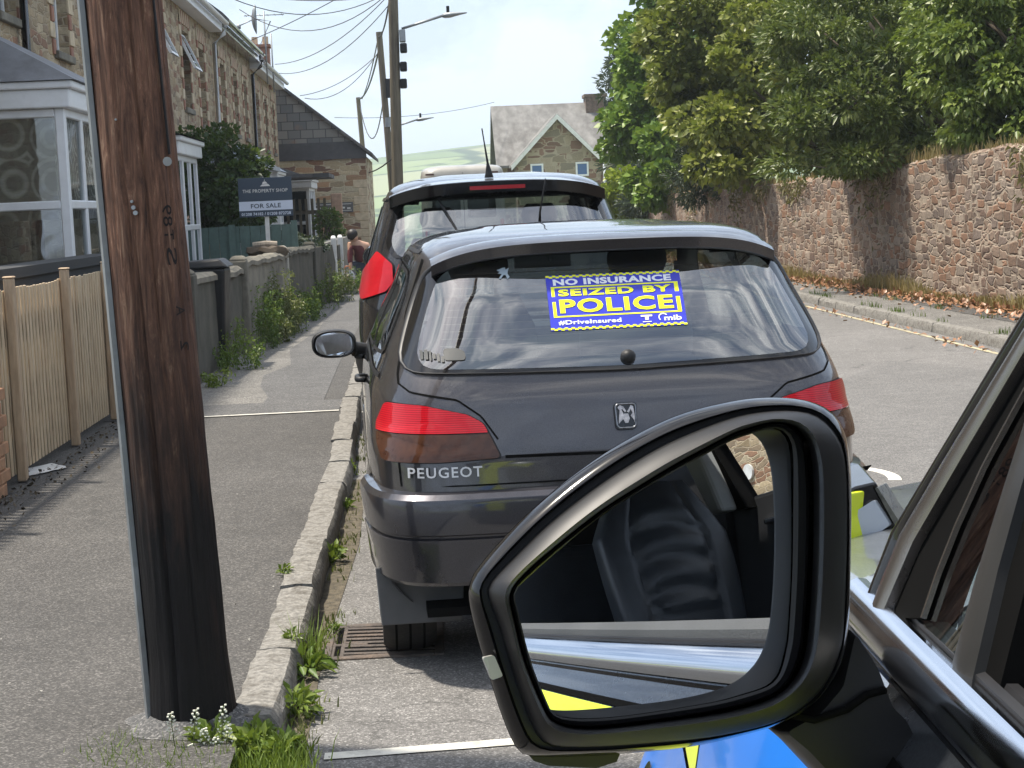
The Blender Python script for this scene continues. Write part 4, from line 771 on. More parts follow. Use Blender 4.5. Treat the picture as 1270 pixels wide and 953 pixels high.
# pot and logs on the wall
t = thing('rustic_birdbath', (-2.2, 24.5, 1), 'dark wooden planter with a pale log on top standing behind the garden wall', 'planter'); c = atD(331, 311, 23)
b = MB(); R = []
for k, (r_, z) in enumerate(((.18, -.12), (.24, -.07), (.27, -.01), (.24, .04), (.1, .05))): R.append([(c.x+(r_+.03*math.sin(5*a+k))*math.cos(a), c.y+(r_+.03*math.cos(4*a))*math.sin(a), c.z+z+.015*math.sin(6*a)) for a in np.linspace(0, 6.28, 24, endpoint=False)])
b.rings(R, cap0=True, cap1=True).build('bowl', K['bark'], t, smooth=50)
MB().tube([c+Vector((-.18, 0, .075)), c+Vector((0, 0, .085)), c+Vector((.14, 0, .075))], [.045, .05, .045], 10).build('log', woodmat('pale log', (.32, .27, .21), (.40, .35, .28), (.2, .16, .12)), t)
MB().tube([(c.x, c.y, .1), (c.x, c.y, c.z-.1)], .06, 8).build('stem', K['bark'], t)
# wheelie bin
t = thing('wheelie_bin', (-2.35, 17.2, .1), 'dark wheelie bin just right of the leaning pole behind the gatepost', 'bin'); c = atD(258, 322, 17.3)
x, y = c.x-.06, 17.3; MB().hexa([(x-.2, y-.22, .15), (x+.2, y-.22, .15), (x+.2, y+.22, .15), (x-.2, y+.22, .15)], [(x-.25, y-.27, 1.08), (x+.25, y-.27, 1.08), (x+.25, y+.27, 1.08), (x-.25, y+.27, 1.08)]).build('bin_body', K['black_plastic'], t, bevel=.03)
MB().hexa([(x-.28, y-.3, 1.085), (x+.29, y-.3, 1.085), (x+.29, y+.3, 1.085), (x-.28, y+.3, 1.085)], [(x-.24, y-.26, 1.15), (x+.2, y-.26, 1.17), (x+.2, y+.26, 1.17), (x-.24, y+.26, 1.15)]).build('lid', K['black_plastic'], t, bevel=.02)
for s in (-1, 1): MB().tube([(x+.16*s-.02, y+.22, .2), (x+.16*s+.02, y+.22, .2)], .1, 16).build('wheel', K['rubber'], t)
# green fence
K['sage'] = simple('sage green boards', (.105, .165, .145), .7, var=.15, dirt=((.05, .07, .06), .5))
t = thing('green_board_fence', (-2.7, 26, 0), 'sage green vertical board fence below the for sale sign', 'fence'); b = MB(); x = -4.15; q = random.Random(2)
while x < -2.0: b.box(x, x+.148, 26-.012*(q.random()), 26.03, .1, 1.44+.008*q.random()); x += .155
b.box(-4.15, -1.98, 26.03, 26.08, .5, .6).box(-4.15, -1.98, 26.03, 26.08, 1.2, 1.3); b.build('boards', K['sage'], t)
MB().box(-1.99, -1.90, 25.98, 26.08, .1, 1.5).build('post', K['sage'], t); MB().box(-2.92, -2.83, 25.95, 26.02, .1, 1.47).build('post', K['sage'], t)
# brown picket fence near the gable and its post, shrub
t = thing('picket_fence', (-3.4, 46, 0), 'weathered brown picket fence in front of the gable wall', 'fence'); b = MB()
a_, c_ = atD(376, 290, 45), atD(410, 290, 45); x = a_.x-.4
while x < c_.x: b.box(x, x+.07, 45, 45.03, .3, 2.0); x += .16
b.box(a_.x-.4, c_.x, 45.03, 45.07, 1.6, 1.7).box(a_.x-.4, c_.x, 45.03, 45.07, .8, .9); b.build('pickets', K['pole_far'], t)
c = atD(418, 262, 45); MB().box(c.x-.14, c.x+.14, 44.9, 45.16, .1, atD(418, 240, 45).z).build('gate_post', simple('brick pier', (.42, .28, .20), .9, var=.2, bmp=.3), t, bevel=.02)
# ------------------------------------------------------------ for sale sign
D_ = 24.0; a_ = atD(294.5, 222, D_); b_ = atD(361, 219, D_); wv = b_.x-a_.x; zt = (a_.z+b_.z)/2; ht = wv*48/66; x0 = a_.x; X_ = lambda u: x0+u*wv; Z_ = lambda v: zt-v*ht
t = thing('for_sale_sign', (X_(.5), D_, .1), 'navy and white estate agent for sale board on a white post', 'sign')
navy = simple('navy board', (.035, .055, .085), .45, var=.05); whitep = simple('board white', (.60, .66, .78), .5, var=.03)
MB().box(X_(0), X_(1), D_, D_+.02, Z_(.60), Z_(0)).build('upper_board', navy, t, bevel=.002)
MB().box(X_(.0), X_(1), D_, D_+.02, Z_(.835), Z_(.60)).build('price_band', whitep, t)
MB().box(X_(0), X_(1), D_, D_+.02, Z_(1), Z_(.835)).build('lower_board', navy, t)
MB().box(X_(.5)-.028, X_(.5)+.028, D_+.022, D_+.07, .1, Z_(.05)).build('post', K['white_paint'], t, bevel=.004)
for s, u, v_, ww, hh, m_, bd, nm in (('THE PROPERTY SHOP', .5, .335, .84, .085, K['white_paint'], .006, 'agent_name'), ('FOR SALE', .5, .72, .56, .115, navy, .018, 'for_sale_lettering'), ('01208 74182 / 01208 872728', .5, .925, .92, .075, whitep, .02, 'phone_numbers')):
    v, f = fit_text(s, X_(u), Z_(v_), wv*ww, ht*hh, bd, 1.05); MB().add([(p[0], D_-.003, p[1]) for p in v], f).build(nm, m_, t, fix=False)
lg = MB(); L = lambda u, v_: (X_(u), D_-.003, Z_(v_))
lg.add([L(.41, .22), L(.60, .22), L(.565, .165), L(.45, .175)], [(0, 1, 2, 3)]).add([L(.45, .165), L(.555, .155), L(.52, .10), L(.47, .105)], [(0, 1, 2, 3)]).add([L(.49, .095), L(.505, .095), L(.50, .03)], [(0, 1, 2)])
lg.build('emblem', K['white_paint'], t, fix=False)
# ------------------------------------------------------------ shrubs on the left
tree('garden_shrub', (-3.1, 27.5, .1), [E3(280, 235, 27.5, .62, .80, .5), E3(262, 205, 28, .5, .6), E3(300, 250, 27, .42, .45), E3(255, 250, 28, .5, .6)], 13000, .085, leafmat('shrub leaf', (.020, .045, .015), (.04, .08, .022), (.08, .13, .03)), 'dense dark green shrub behind the for sale sign', 'shrub', clumps=130, cr=.16, aspect=.6, trunk_r=.05)
tree('gate_shrub', (-2.75, 44, .1), [E3(408, 280, 44, .22, .36)], 1500, .09, LM['weed'], 'small green shrub by the picket fence in front of the gable', 'shrub', clumps=30, cr=.15, trunk_r=.03)
tree('wall_creeper', (-2.15, 25.5, .1), [E3(372, 310, 29, .35, .2), E3(350, 300, 27, .2, .12)], 1500, .07, LM['pine'], 'grey green creeper trailing over the mossy garden wall', 'shrub', clumps=20, cr=.1, trunk_r=.02)
WG = 'tall weeds growing at the foot of the garden walls'
def weed(x, y, h, r_, n, m, label, sz=.05, asp=.45, grp=WG, name='weed_clump'):
    t = thing(name, (x, y, .1), label, 'weed', grp); b = MB()
    S = []
    for i in range(max(4, int(n/60))):
        a = rnd.uniform(0, 6.28); rr = r_*math.sqrt(rnd.random()); X, Y_ = x+rr*math.cos(a), y+rr*1.3*math.sin(a); H = h*rnd.uniform(.55, 1.05); q = Vector((X+rnd.gauss(0, .06), Y_+rnd.gauss(0, .06), .1+H)); b.tube([(X, Y_, .095), ((X+q.x)/2+rnd.gauss(0, .01), (Y_+q.y)/2, .1+H*.5), q], [.004, .003, .0012], 5); S.append((Vector((X, Y_, .1)), q))
    b.build('stems', LM['weed'], t)
    P = []
    for i in range(n): s0, s1 = rnd.choice(S); u = rnd.random()**.8; p = s0.lerp(s1, u); P.append((p.x+rnd.gauss(0, .025), p.y+rnd.gauss(0, .025), p.z))
    leafobj('foliage', P, sz, m, t, .5, asp, .25); return t
wd = [(264, 440, .42, .16, 700, 'lime'), (262, 410, .60, .14, 700, 'weed'), (290, 420, .62, .2, 1300, 'weed'), (305, 405, .75, .18, 1500, 'dryw'), (325, 398, .5, .2, 1100, 'weed'), (345, 385, .42, .22, 900, 'weed'), (362, 380, .36, .22, 700, 'weed'), (385, 362, .62, .25, 1100, 'dryw'), (402, 352, .45, .25, 700, 'weed'), (275, 466, .14, .12, 260, 'lime')]
LM['dryw'] = leafmat('dusty weed leaf', (.10, .13, .04), (.19, .20, .08), (.30, .27, .13))
LM['limew'] = leafmat('fresh weed leaf', (.10, .16, .025), (.17, .24, .04), (.27, .31, .07))
desc = ['bright green umbel weed nearest the pole', 'green weed against the dark gatepost', 'bushy green weed by the first garden wall', 'tallest dusty weed by the first garden wall', 'green weed under the pale concrete wall', 'low green weed beyond the tall ones', 'low weed spreading onto the footway', 'dusty tall weed in front of the mossy wall', 'farthest weed before the stooping woman', 'small bright green rosette on the footway edge']
wd += [(300, 445, .30, .16, 700, 'weed'), (318, 412, .34, .2, 900, 'dryw'), (338, 400, .45, .18, 900, 'dryw'), (355, 372, .5, .25, 900, 'weed'), (372, 362, .42, .25, 900, 'dryw'), (393, 350, .35, .3, 800, 'weed'), (410, 345, .3, .3, 600, 'dryw')]
desc += ['low weed spilling out in front of the first garden wall', 'pale dusty weed below the tall clump', 'dry looking weed at the joint of the first two walls', 'green weed at the far end of the concrete block wall', 'straggling weed under the mossy wall', 'low weed by the rough stone wall', 'thin dry weed nearest the shopping bag']
for (px, py, h, r_, n, m_), d in zip(wd, desc):
    p = ground(px, py+14, .1); p.x = max(p.x, float(np.interp(p.y, [q[1] for q in WX], [q[0] for q in WX]))+.13); weed(p.x, p.y, h*1.1, r_*1.15, n, LM['limew' if m_ == 'lime' else m_], d, .036 if p.y < 20 else .045)
# ------------------------------------------------------------ lofted car bodies
class Loft:
    def __init__(s, ox, oy, L, prof):      # prof rows: z, w, yr, yf, n
        s.ox, s.oy, s.L = ox, oy, L; A = np.array(prof, float); s.A = A; s.z0, s.z1 = A[0, 0], A[-1, 0]
    def at(s, z):
        k = [float(np.mean([np.interp(z+d, s.A[:, 0], s.A[:, i]) for d in (-.012, 0, .012)])) for i in (1, 2, 3, 4)]
        if z >= s.z1-.013 or z < s.z0+.013: k = [float(np.interp(z, s.A[:, 0], s.A[:, i])) for i in (1, 2, 3, 4)]
        w_, yr, yf, n = k; y0, y1 = yr, s.L-yf; return w_, (y0+y1)/2, max(.01, (y1-y0)/2), n
    def ringpt(s, z, a, b, off=0):
        w_, yc, l, n = s.at(z); k = (abs(a)**n+abs(b)**n)**(-1/n); return Vector((s.ox+(w_+off)*a*k, s.oy+yc+(l+off)*b*k, z))
    def rear(s, x, z, off=.004):            # x local
        w_, yc, l, n = s.at(z); u = min(.9995, abs(x)/w_); return Vector((s.ox+x, s.oy+yc-l*(1-u**n)**(1/n)-off, z))
    def rearn(s, x, z, off=.004):           # offset along the surface normal
        p = s.rear(x, z, 0); e = .004; a = s.rear(x+e, z, 0)-s.rear(x-e, z, 0); b = s.rear(x, z+e, 0)-s.rear(x, z-e, 0); n = a.cross(b).normalized()
        if n.y > 0: n = -n
        return p+n*off
    def side(s, y, z, sg, off=.004):        # y local from the rear
        w_, yc, l, n = s.at(z); v = min(.9995, abs((y-yc)/l)); return Vector((s.ox+sg*(w_*(1-v**n)**(1/n)+off), s.oy+y, z))
    def mesh(s, name, m, parent, zs, skip, nr_=60, ns=130):
        B = [(a, -1) for a in np.linspace(-1, 1, nr_, endpoint=False)]+[(1, b) for b in np.linspace(-1, 1, ns, endpoint=False)]+[(a, 1) for a in np.linspace(1, -1, nr_, endpoint=False)]+[(-1, b) for b in np.linspace(1, -1, ns, endpoint=False)]
        mb = MB(); R = [[s.ringpt(z, a, b) for a, b in B] for z in zs]; n = len(B)
        mb.v = [tuple(p) for r in R for p in r]
        for i in range(len(zs)-1):
            for k in range(n):
                c = (R[i][k]+R[i][(k+1) % n]+R[i+1][k]+R[i+1][(k+1) % n])/4
                if not skip(c.x-s.ox, c.y-s.oy, c.z): mb.f.append((i*n+k, i*n+(k+1) % n, (i+1)*n+(k+1) % n, (i+1)*n+k)); mb.mi.append(0)
        mb.f.append(tuple((len(zs)-1)*n+k for k in range(n))); mb.mi.append(0)
        return mb.build(name, m, parent, smooth=50, fix=False)
def resample(poly, n, closed=True):
    P = [Vector(p) for p in poly]; P2 = P+[P[0]] if closed else P; s = [0]
    for a, b in zip(P2, P2[1:]): s.append(s[-1]+(b-a).length)
    S = np.linspace(0, s[-1], n, endpoint=not closed); return [tuple(float(np.interp(t, s, [p[i] for p in P2])) for i in range(len(P[0]))) for t in S]
def rounded(poly, r, k=5):
    out = []; n = len(poly)
    for i in range(n):
        p, a, b = Vector(poly[i]), Vector(poly[i-1]), Vector(poly[(i+1) % n]); rr = r[i] if isinstance(r, (list, tuple)) else r
        da, db = (a-p), (b-p); t = min(rr, da.length*.45, db.length*.45); A = p+da.normalized()*t; B = p+db.normalized()*t
        for j in range(k+1): u = j/k; out.append(tuple(A*(1-u)**2+p*2*u*(1-u)+B*u*u))
    return out
def patch(f, poly, n=96, r0=1.0, r1=0.0, steps=8, c=None, mi=0, mb=None):
    """2D outline filled by concentric rings, each point mapped by f(u, v) onto the surface"""
    P = resample(poly, n); c = c or (sum(p[0] for p in P)/n, sum(p[1] for p in P)/n); mb = mb or MB(); R = []
    for i in range(steps+1):
        k = r0+(r1-r0)*i/steps; k = max(k, .001); R.append([f(c[0]+(p[0]-c[0])*k, c[1]+(p[1]-c[1])*k) for p in P])
    mb.rings(R, mi=mi, cap1=(r1 == 0)); return mb
def inpoly(x, y, P):
    c = False; n = len(P)
    for i in range(n):
        (x1, y1), (x2, y2) = P[i], P[i-1]
        if (y1 > y) != (y2 > y) and x < (x2-x1)*(y-y1)/(y2-y1)+x1: c = not c
    return c
def shrink(P, k):
    cx = sum(p[0] for p in P)/len(P); cy = sum(p[1] for p in P)/len(P); return [(cx+(p[0]-cx)*k, cy+(p[1]-cy)*k) for p in P]
def wheel(parent, x, y, r, wd, sg, hub):
    mb = MB(); R = []
    for dx, rr in ((-wd/2, r*.70), (-wd/2, r*.93), (-wd/2+.02, r*.985), (-wd/2+.045, r), (wd/2-.045, r), (wd/2-.02, r*.985), (wd/2, r*.93), (wd/2, r*.70)):
        R.append([(x+dx, y+rr*math.cos(a), r+.002+rr*math.sin(a)) for a in np.linspace(0, 2*math.pi, 48, endpoint=False)])
    o = thing_wheel = mb.rings(R).build('wheel', K['rubber'], parent, smooth=40)
    tr = MB()
    for k in range(3):
        xx = x-wd*.26+k*wd*.26; tr.rings([[(xx+d, y+(r+.0015)*math.cos(a), r+.002+(r+.0015)*math.sin(a)) for a in np.linspace(0, 2*math.pi, 48, endpoint=False)] for d in (-.004, .004)])
    tr.build('tread_groove', K['black_matte'], o)
    rm = MB(); rm.tube([(x+sg*(wd/2-.05), y, r), (x+sg*(wd/2-.02), y, r)], r*.70, 32)
    for k in range(5): a = k*2*math.pi/5; rm.tube([(x+sg*(wd/2-.01), y, r), (x+sg*(wd/2-.015), y+.66*r*math.cos(a), r+.66*r*math.sin(a))], .025, 6)
    rm.build('rim', hub, o)
def archlip(L, parent, y, r, m):
    for sg in (-1, 1):
        f = lambda a, rr, off: L.side(y+rr*math.cos(a), max(L.z0, L_z+rr*math.sin(a)), sg, off)
        L_z = r*.88; A = np.linspace(-.15, math.pi+.15, 40)
        MB().rings([[f(a, r-.03, -.05) for a in A], [f(a, r-.03, .004) for a in A], [f(a, r-.01, .014) for a in A], [f(a, r+.035, .004) for a in A]], close=False).build('arch_lip', m, parent, smooth=40)
# ------------------------------------------------------------ the grey hatchback
CX, CY = .635, 5.5
K['grey_paint'] = carpaint('faded dark grey metallic paint', (.060, .057, .062), .30, .8, 1.0, .16, .035)
K['bumper'] = carpaint('grey bumper paint', (.045, .044, .053), .30, .7, .9, .12, .05)
HB = Loft(CX, CY, 4.0, [(.22, 0.790, .10, .06, 7), (.30, 0.825, .045, .03, 9), (.45, 0.840, .035, .0, 9), (.62, 0.850, .035, .0, 9), (.70, 0.850, .045, .06, 9), (.745, 0.850, .050, .14, 9),
  (.84, 0.845, .075, .35, 7.5), (.93, 0.835, .10, .70, 7), (1.0, 0.810, .135, 1.0, 6.5), (1.02, 0.797, .148, 1.06, 6.5), (1.10, 0.773, .205, 1.25, 6), (1.24, 0.705, .315, 1.55, 6), (1.38, 0.652, .44, 1.82, 6), (1.42, 0.615, .50, 1.92, 6), (1.45, 0.560, .62, 2.05, 5.5), (1.47, 0.455, .85, 2.2, 5), (1.482, 0.295, 1.2, 2.3, 4), (1.487, 0.095, 1.45, 2.4, 3)])
tc_ = thing('hatchback_car', (CX, CY, 0), 'dark grey hatchback parked at the kerb with a seizure sticker in its rear window', 'car', 'cars parked along the kerb')
REARWIN = rounded([(-.735, 1.014), (0, .998), (.735, 1.014), (.675, 1.20), (.605, 1.36), (.30, 1.392), (-.30, 1.392), (-.605, 1.36), (-.675, 1.20)], [.10, .1, .10, .3, .10, .05, .05, .10, .3])
SIDEW = [rounded([(.55, 1.06), (1.42, 1.02), (1.42, 1.345), (.72, 1.335)], [.1, .03, .03, .12]), rounded([(1.50, 1.02), (2.55, 1.0), (2.40, 1.12), (2.05, 1.35), (1.50, 1.345)], [.03, .04, .2, .08, .03])]
def hskip(x, y, z):
    if z > .98 and y < .9 and abs(x) < .76 and inpoly(x, z, RW_IN): return True
    if z > .98 and y > 2.0 and abs(x) < .60 and 1.02 < z < 1.37 and y > 2.1+(1.37-z)*1.7 and y > 1.9: 
        w_, yc, l, n = HB.at(z); return y > yc+l*.9
    if .98 < z < 1.37 and abs(x) > .5 and any(inpoly(y, z, w_) for w_ in SW_IN): return True
    for wy in (.60, 3.12):
        if (y-wy)**2+(z-.285)**2 < .325**2 and abs(x) > .5: return True
    return False
RW_IN = shrink(REARWIN, .955); SW_IN = [shrink(w_, .93) for w_ in SIDEW]
zs = sorted(set([round(z, 3) for z in list(np.arange(.33, 1.44, .022))+[1.445, 1.452, 1.46, 1.467, 1.473, 1.478, 1.482, 1.485, 1.487]]))
body = HB.mesh('body', K['grey_paint'], tc_, zs, hskip)
rf_ = lambda off: (lambda u, v: HB.rearn(u, v, off))
K['tint'] = glassmat('rear window glass', (.50, .57, .56), 1.6, 4.4)
rw = patch(rf_(.006), REARWIN, 128, .93, 0, 10).build('rear_window', K['tint'], tc_, smooth=True)
patch(rf_(.005), REARWIN, 128, 1.0, .93, 3).build('window_border', K['black_gloss'], rw, smooth=True)
K['rubtrim'] = simple('window rubber', (.02, .02, .022), .45, spec=.4)
P = resample(REARWIN, 128); e_ = MB(); R = []
for k, off in ((1.0, .006), (1.004, .012), (1.012, .012), (1.016, .002)):
    Q = shrink(P, k); R.append([HB.rearn(x, z, off) for x, z in Q])
e_.rings(R).build('window_seal', K['rubtrim'], rw, smooth=True)
ht = MB()                                        # heating lines
for k in range(13):
    z = 1.05+k*.023; hw = .62-(z-1.0)*.30; ht.rings([[HB.rearn(x, z+d, .003) for x in np.linspace(-hw, hw, 30)] for d in (-.001, .001)], close=False)
ht.build('heating_wire', simple('heater lines', (.10, .07, .05), .5), rw)
for sg in (-1, 1):
    for i, w_ in enumerate(SIDEW):
        f = (lambda u, v, off=.004: HB.side(u, v, sg, off)); o = patch(f, w_, 80, .93, 0, 6).build('side_window', K['car_glass'], tc_, smooth=True)
        patch(lambda u, v: HB.side(u, v, sg, .005), w_, 80, 1.02, .93, 2).build('window_frame', K['black_plastic'], o, smooth=True)
ws = MB(); ws.rings([[Vector((HB.ox+x, HB.oy+HB.at(z)[1]+HB.at(z)[2]*(1-min(.999, abs(x)/HB.at(z)[0])**HB.at(z)[3])**(1/HB.at(z)[3])+.003, z)) for x in np.linspace(-.6, .6, 26)] for z in np.linspace(1.01, 1.38, 12)], close=False)
ws.build('windscreen', K['car_glass'], tc_, smooth=True)
# black upper frame of the hatch and the spoiler lip over the glass
sp = MB(); R = []
for t_ in np.linspace(-1, 1, 49):
    x = .600*t_; bow = .075*abs(t_)**4; droop = .055*abs(t_)**5; zt = 1.437-droop-.012*t_*t_; y0 = HB.rear(x, 1.38-droop, 0).y; yb = CY+.335+bow+.02*t_*t_
    R.append([(CX+x, y0+.10, zt+.012), (CX+x, (y0+yb)/2+.02, zt+.010), (CX+x, yb+.02, zt-.004), (CX+x, yb+.004, zt-.009), (CX+x, yb+.010, zt-.044), (CX+x, yb+.022, zt-.050), (CX+x, y0-.01, zt-.046), (CX+x, y0+.08, zt-.04)])
sp.rings(R).build('spoiler', K['grey_paint'], tc_, smooth=45)
# tail lamps
LMP = [(x*1.03, z-.012) for x, z in [(-.752, .930), (-.640, .925), (-.505, .893), (-.457, .864), (-.432, .81), (-.408, .753), (-.60, .746), (-.772, .747), (-.786, .80), (-.781, .86)]]
def redmat():
    m, nt, b = newmat('ribbed red lens'); v = coords(nt, (1, 1, 1)); wv = nt.nodes.new('ShaderNodeTexWave'); wv.bands_direction = 'Z'; wv.inputs['Scale'].default_value = 45; nt.links.new(v, wv.inputs[0]); wx = nt.nodes.new('ShaderNodeTexWave'); wx.inputs['Scale'].default_value = 26; nt.links.new(v, wx.inputs[0])
    c = mixc(nt, wv.outputs[1], (.32, .003, .008), (.56, .008, .018)); c = mixc(nt, ramp(nt, noisetex(nt, v, 9, 3), [(.45, 0), (.7, .25)]), c, (.62, .03, .04)); nt.links.new(c, b.inputs['Base Color']); b.inputs['Roughness'].default_value = .3; b.inputs['Specular IOR Level'].default_value = .1; b.inputs['Coat Weight'].default_value = .6; b.inputs['Coat Roughness'].default_value = .02
    bump(nt, b, wv.outputs[1], .12, .002); return m
K['rlens'] = redmat(); K['amber'] = simple('smoked brown lens', (.060, .024, .012), .3, coat=.6, spec=.1, var=.3, scale=30)
def clipz(P, z0, above):
    out = []
    for i in range(len(P)):
        a, b = P[i-1], P[i]; ia = (a[1] >= z0) == above; ib = (b[1] >= z0) == above
        if ia != ib: t_ = (z0-a[1])/(b[1]-a[1]); out.append((a[0]+(b[0]-a[0])*t_, z0))
        if ib: out.append(b)
    return out
for sg in (-1, 1):
    P = [(x*-sg, z) for x, z in rounded(LMP, .012, 3)]
    lo = patch(rf_(.003), P, 80, 1.035, .9, 2).build('tail_lamp', K['black_plastic'], tc_)
    patch(rf_(.013), clipz(P, .822, True), 80, 1, 0, 6).build('red_lens', K['rlens'], lo, smooth=True); patch(rf_(.012), clipz(P, .819, False), 80, 1, 0, 6).build('brown_lens', K['amber'], lo, smooth=True)
# seams
def strip(f, pts, wd, m, name, parent):
    A = []; B = []
    for i, (u, v) in enumerate(pts):
        a, b = Vector(pts[max(0, i-1)]), Vector(pts[min(len(pts)-1, i+1)]); d = (b-a).normalized(); A.append(f(u-d.y*wd/2, v+d.x*wd/2)); B.append(f(u+d.y*wd/2, v-d.x*wd/2))
    return MB().rings([A, B], close=False).build(name, m, parent)
strip(rf_(.002), resample([(-.405, .744), (0, .738), (.405, .744)], 40, False), .010, K['black_matte'], 'hatch_seam', tc_)
for sg in (-1, 1):
    strip(rf_(.002), resample([(-.425*sg, .80), (-.475*sg, .875), (-.55*sg, .93), (-.70*sg, .955), (-.735*sg, .98), (-.735*sg, 1.01), (-.69*sg, 1.2), (-.62*sg, 1.38)], 60, False), .006, K['black_matte'], 'hatch_seam', tc_)
    for pts in (resample([(1.46, .33), (1.46, .7), (1.46, 1.36)], 40, False), resample([(2.62, .33), (2.64, .7), (2.60, 1.0)], 40, False), resample([(.95, .62), (1.2, .30), (1.46, .30), (2.6, .30)], 40, False), resample([(.62, 1.03), (.75, .9), (.95, .6)], 20, False)):
        strip(lambda u, v: HB.side(u, v, sg, .002), pts, .007, K['black_matte'], 'door_seam', tc_)
    strip(lambda u, v: HB.side(u, v, sg, .010), [(y, .60) for y in np.linspace(.95, 2.75, 30)], .05, K['black_plastic'], 'side_moulding', tc_)
    strip(lambda u, v: HB.side(u, v, sg, .004), [(y, .99-.0*y) for y in np.linspace(.5, 2.62, 30)], .016, K['black_plastic'], 'waist_trim', tc_)
    for y in (1.30, 2.42):
        a, b = HB.side(y, .90, sg, .004), HB.side(y+.15, .90, sg, .004); MB().tube([a, a+Vector((sg*.03, .02, 0)), b+Vector((sg*.03, -.02, 0)), b], .012, 8).build('door_handle', K['black_plastic'], tc_, smooth=True)
    # roof gutter strip
    strip(lambda u, v: HB.side(u, v, sg, .004), [(y, 1.405) for y in np.linspace(.75, 1.95, 24)], .012, K['black_plastic'], 'roof_strip', tc_)
# bumper: an outset skin with lip, groove and lower crease
BO = [(.325, -.25), (.326, .0), (.332, .026), (.345, .036), (.36, .052), (.382, .052), (.398, .036), (.43, .033), (.472, .036), (.486, .036), (.492, .026), (.498, .026), (.504, .037), (.60, .040), (.618, .036), (.634, .022), (.64, .0)]
B = [(-1, b) for b in np.linspace(-.74, -1, 14, endpoint=False)]+[(a, -1) for a in np.linspace(-1, 1, 90, endpoint=False)]+[(1, b) for b in np.linspace(-1, -.74, 14)]
def bumpt(z, o, a, b):
    if z < .42 and o > .034: o = .034+(o-.034)*max(0, min(1, (.62-abs(a))*8)) if b == -1 else .034
    p = HB.ringpt(z, a, b, o); return p
MB().rings([[bumpt(z, o, a, b) for a, b in B] for z, o in BO], close=False).build('rear_bumper', K['bumper'], tc_, smooth=28, fix=True)
fb = [(a, 1) for a in np.linspace(-1, 1, 60)]
MB().rings([[HB.ringpt(z, a, b, .03 if .3 < z < .6 else 0) for a, b in fb] for z in (.26, .31, .45, .59, .63)], close=False).build('front_bumper', K['bumper'], tc_, smooth=30)
patch(lambda u, v: HB.rear(u, v, .043), rounded([(-.265, .512), (.265, .512), (.265, .60), (-.265, .60)], .01), 60, 1, 0, 4).build('plate_recess', K['black_matte'], tc_)
patch(lambda u, v: HB.rear(u, v, .004), rounded([(-.62, .655), (.62, .655), (.62, .66), (-.62, .66)], .002), 60, 1, 0, 3).build('lower_seam', K['black_matte'], tc_)
strip(rf_(.002), resample([(-.745, .655), (-.75, .74)], 5, False), .004, K['black_matte'], 'panel_seam', tc_)
# badges
def wraptext(parent, s, cx, cz, wd, ht, m, name, bold=.02, off=.006, sp_=1.0, rot=0, thick=0):
    v, f = fit_text(s, 0, 0, wd, ht, bold, sp_); c, q = math.cos(rot), math.sin(rot)
    v = [(cx+a*c-b*q, cz+a*q+b*c) for a, b in v]
    o = MB().add([HB.rearn(a, b, off) for a, b in v], f).build(name, m, parent, fix=False)
    if thick: s_ = o.modifiers.new('s', 'SOLIDIFY'); s_.thickness = thick; s_.offset = 0
    return o
wraptext(tc_, 'PEUGEOT', -.600, .702, .235, .034, simple('dull silver letters', (.62, .62, .64), .4, metal=.4, var=.05), 'maker_lettering', .012, .009, 1.15, 0, .004)
o = patch(rf_(.010), rounded([(-.037, .808), (.033, .808), (.038, .895), (-.040, .895)], .016), 60, 1, 0, 3).build('tailgate_emblem', K['black_gloss'], tc_, smooth=True)
P = resample(rounded([(-.033, .812), (.030, .812), (.034, .890), (-.036, .890)], .014), 60)
MB().rings([[HB.rearn(x, z, f_) for x, z in shrink(P, k)] for k, f_ in ((1.04, .008), (1.02, .017), (.93, .017), (.90, .010))]).build('emblem_rim', simple('worn chrome', (.20, .21, .23), .3, metal=.9, var=.4, scale=60), o, smooth=True)
lion = [[(-.028, .878), (-.020, .886), (-.008, .880), (.0, .866), (-.004, .862), (-.014, .874), (-.022, .866), (-.018, .852), (-.026, .842), (-.028, .826), (-.022, .832), (-.016, .846), (-.006, .846)], [(.024, .880), (.016, .884), (.008, .872), (.002, .864), (.008, .860), (.016, .872), (.020, .860), (.014, .850), (.022, .840), (.026, .828), (.027, .850)], [(-.008, .858), (.006, .858), (.010, .842), (.004, .828), (-.006, .828), (-.012, .842)]]
b = MB()
for l_ in lion:
    b.add([HB.rearn(x, z, .015) for x, z in l_], [tuple(range(len(l_)))])
lo_ = b.build('lion_relief', simple('worn silver', (.42, .40, .40), .35, metal=.7, var=.4, scale=80), o, fix=False)
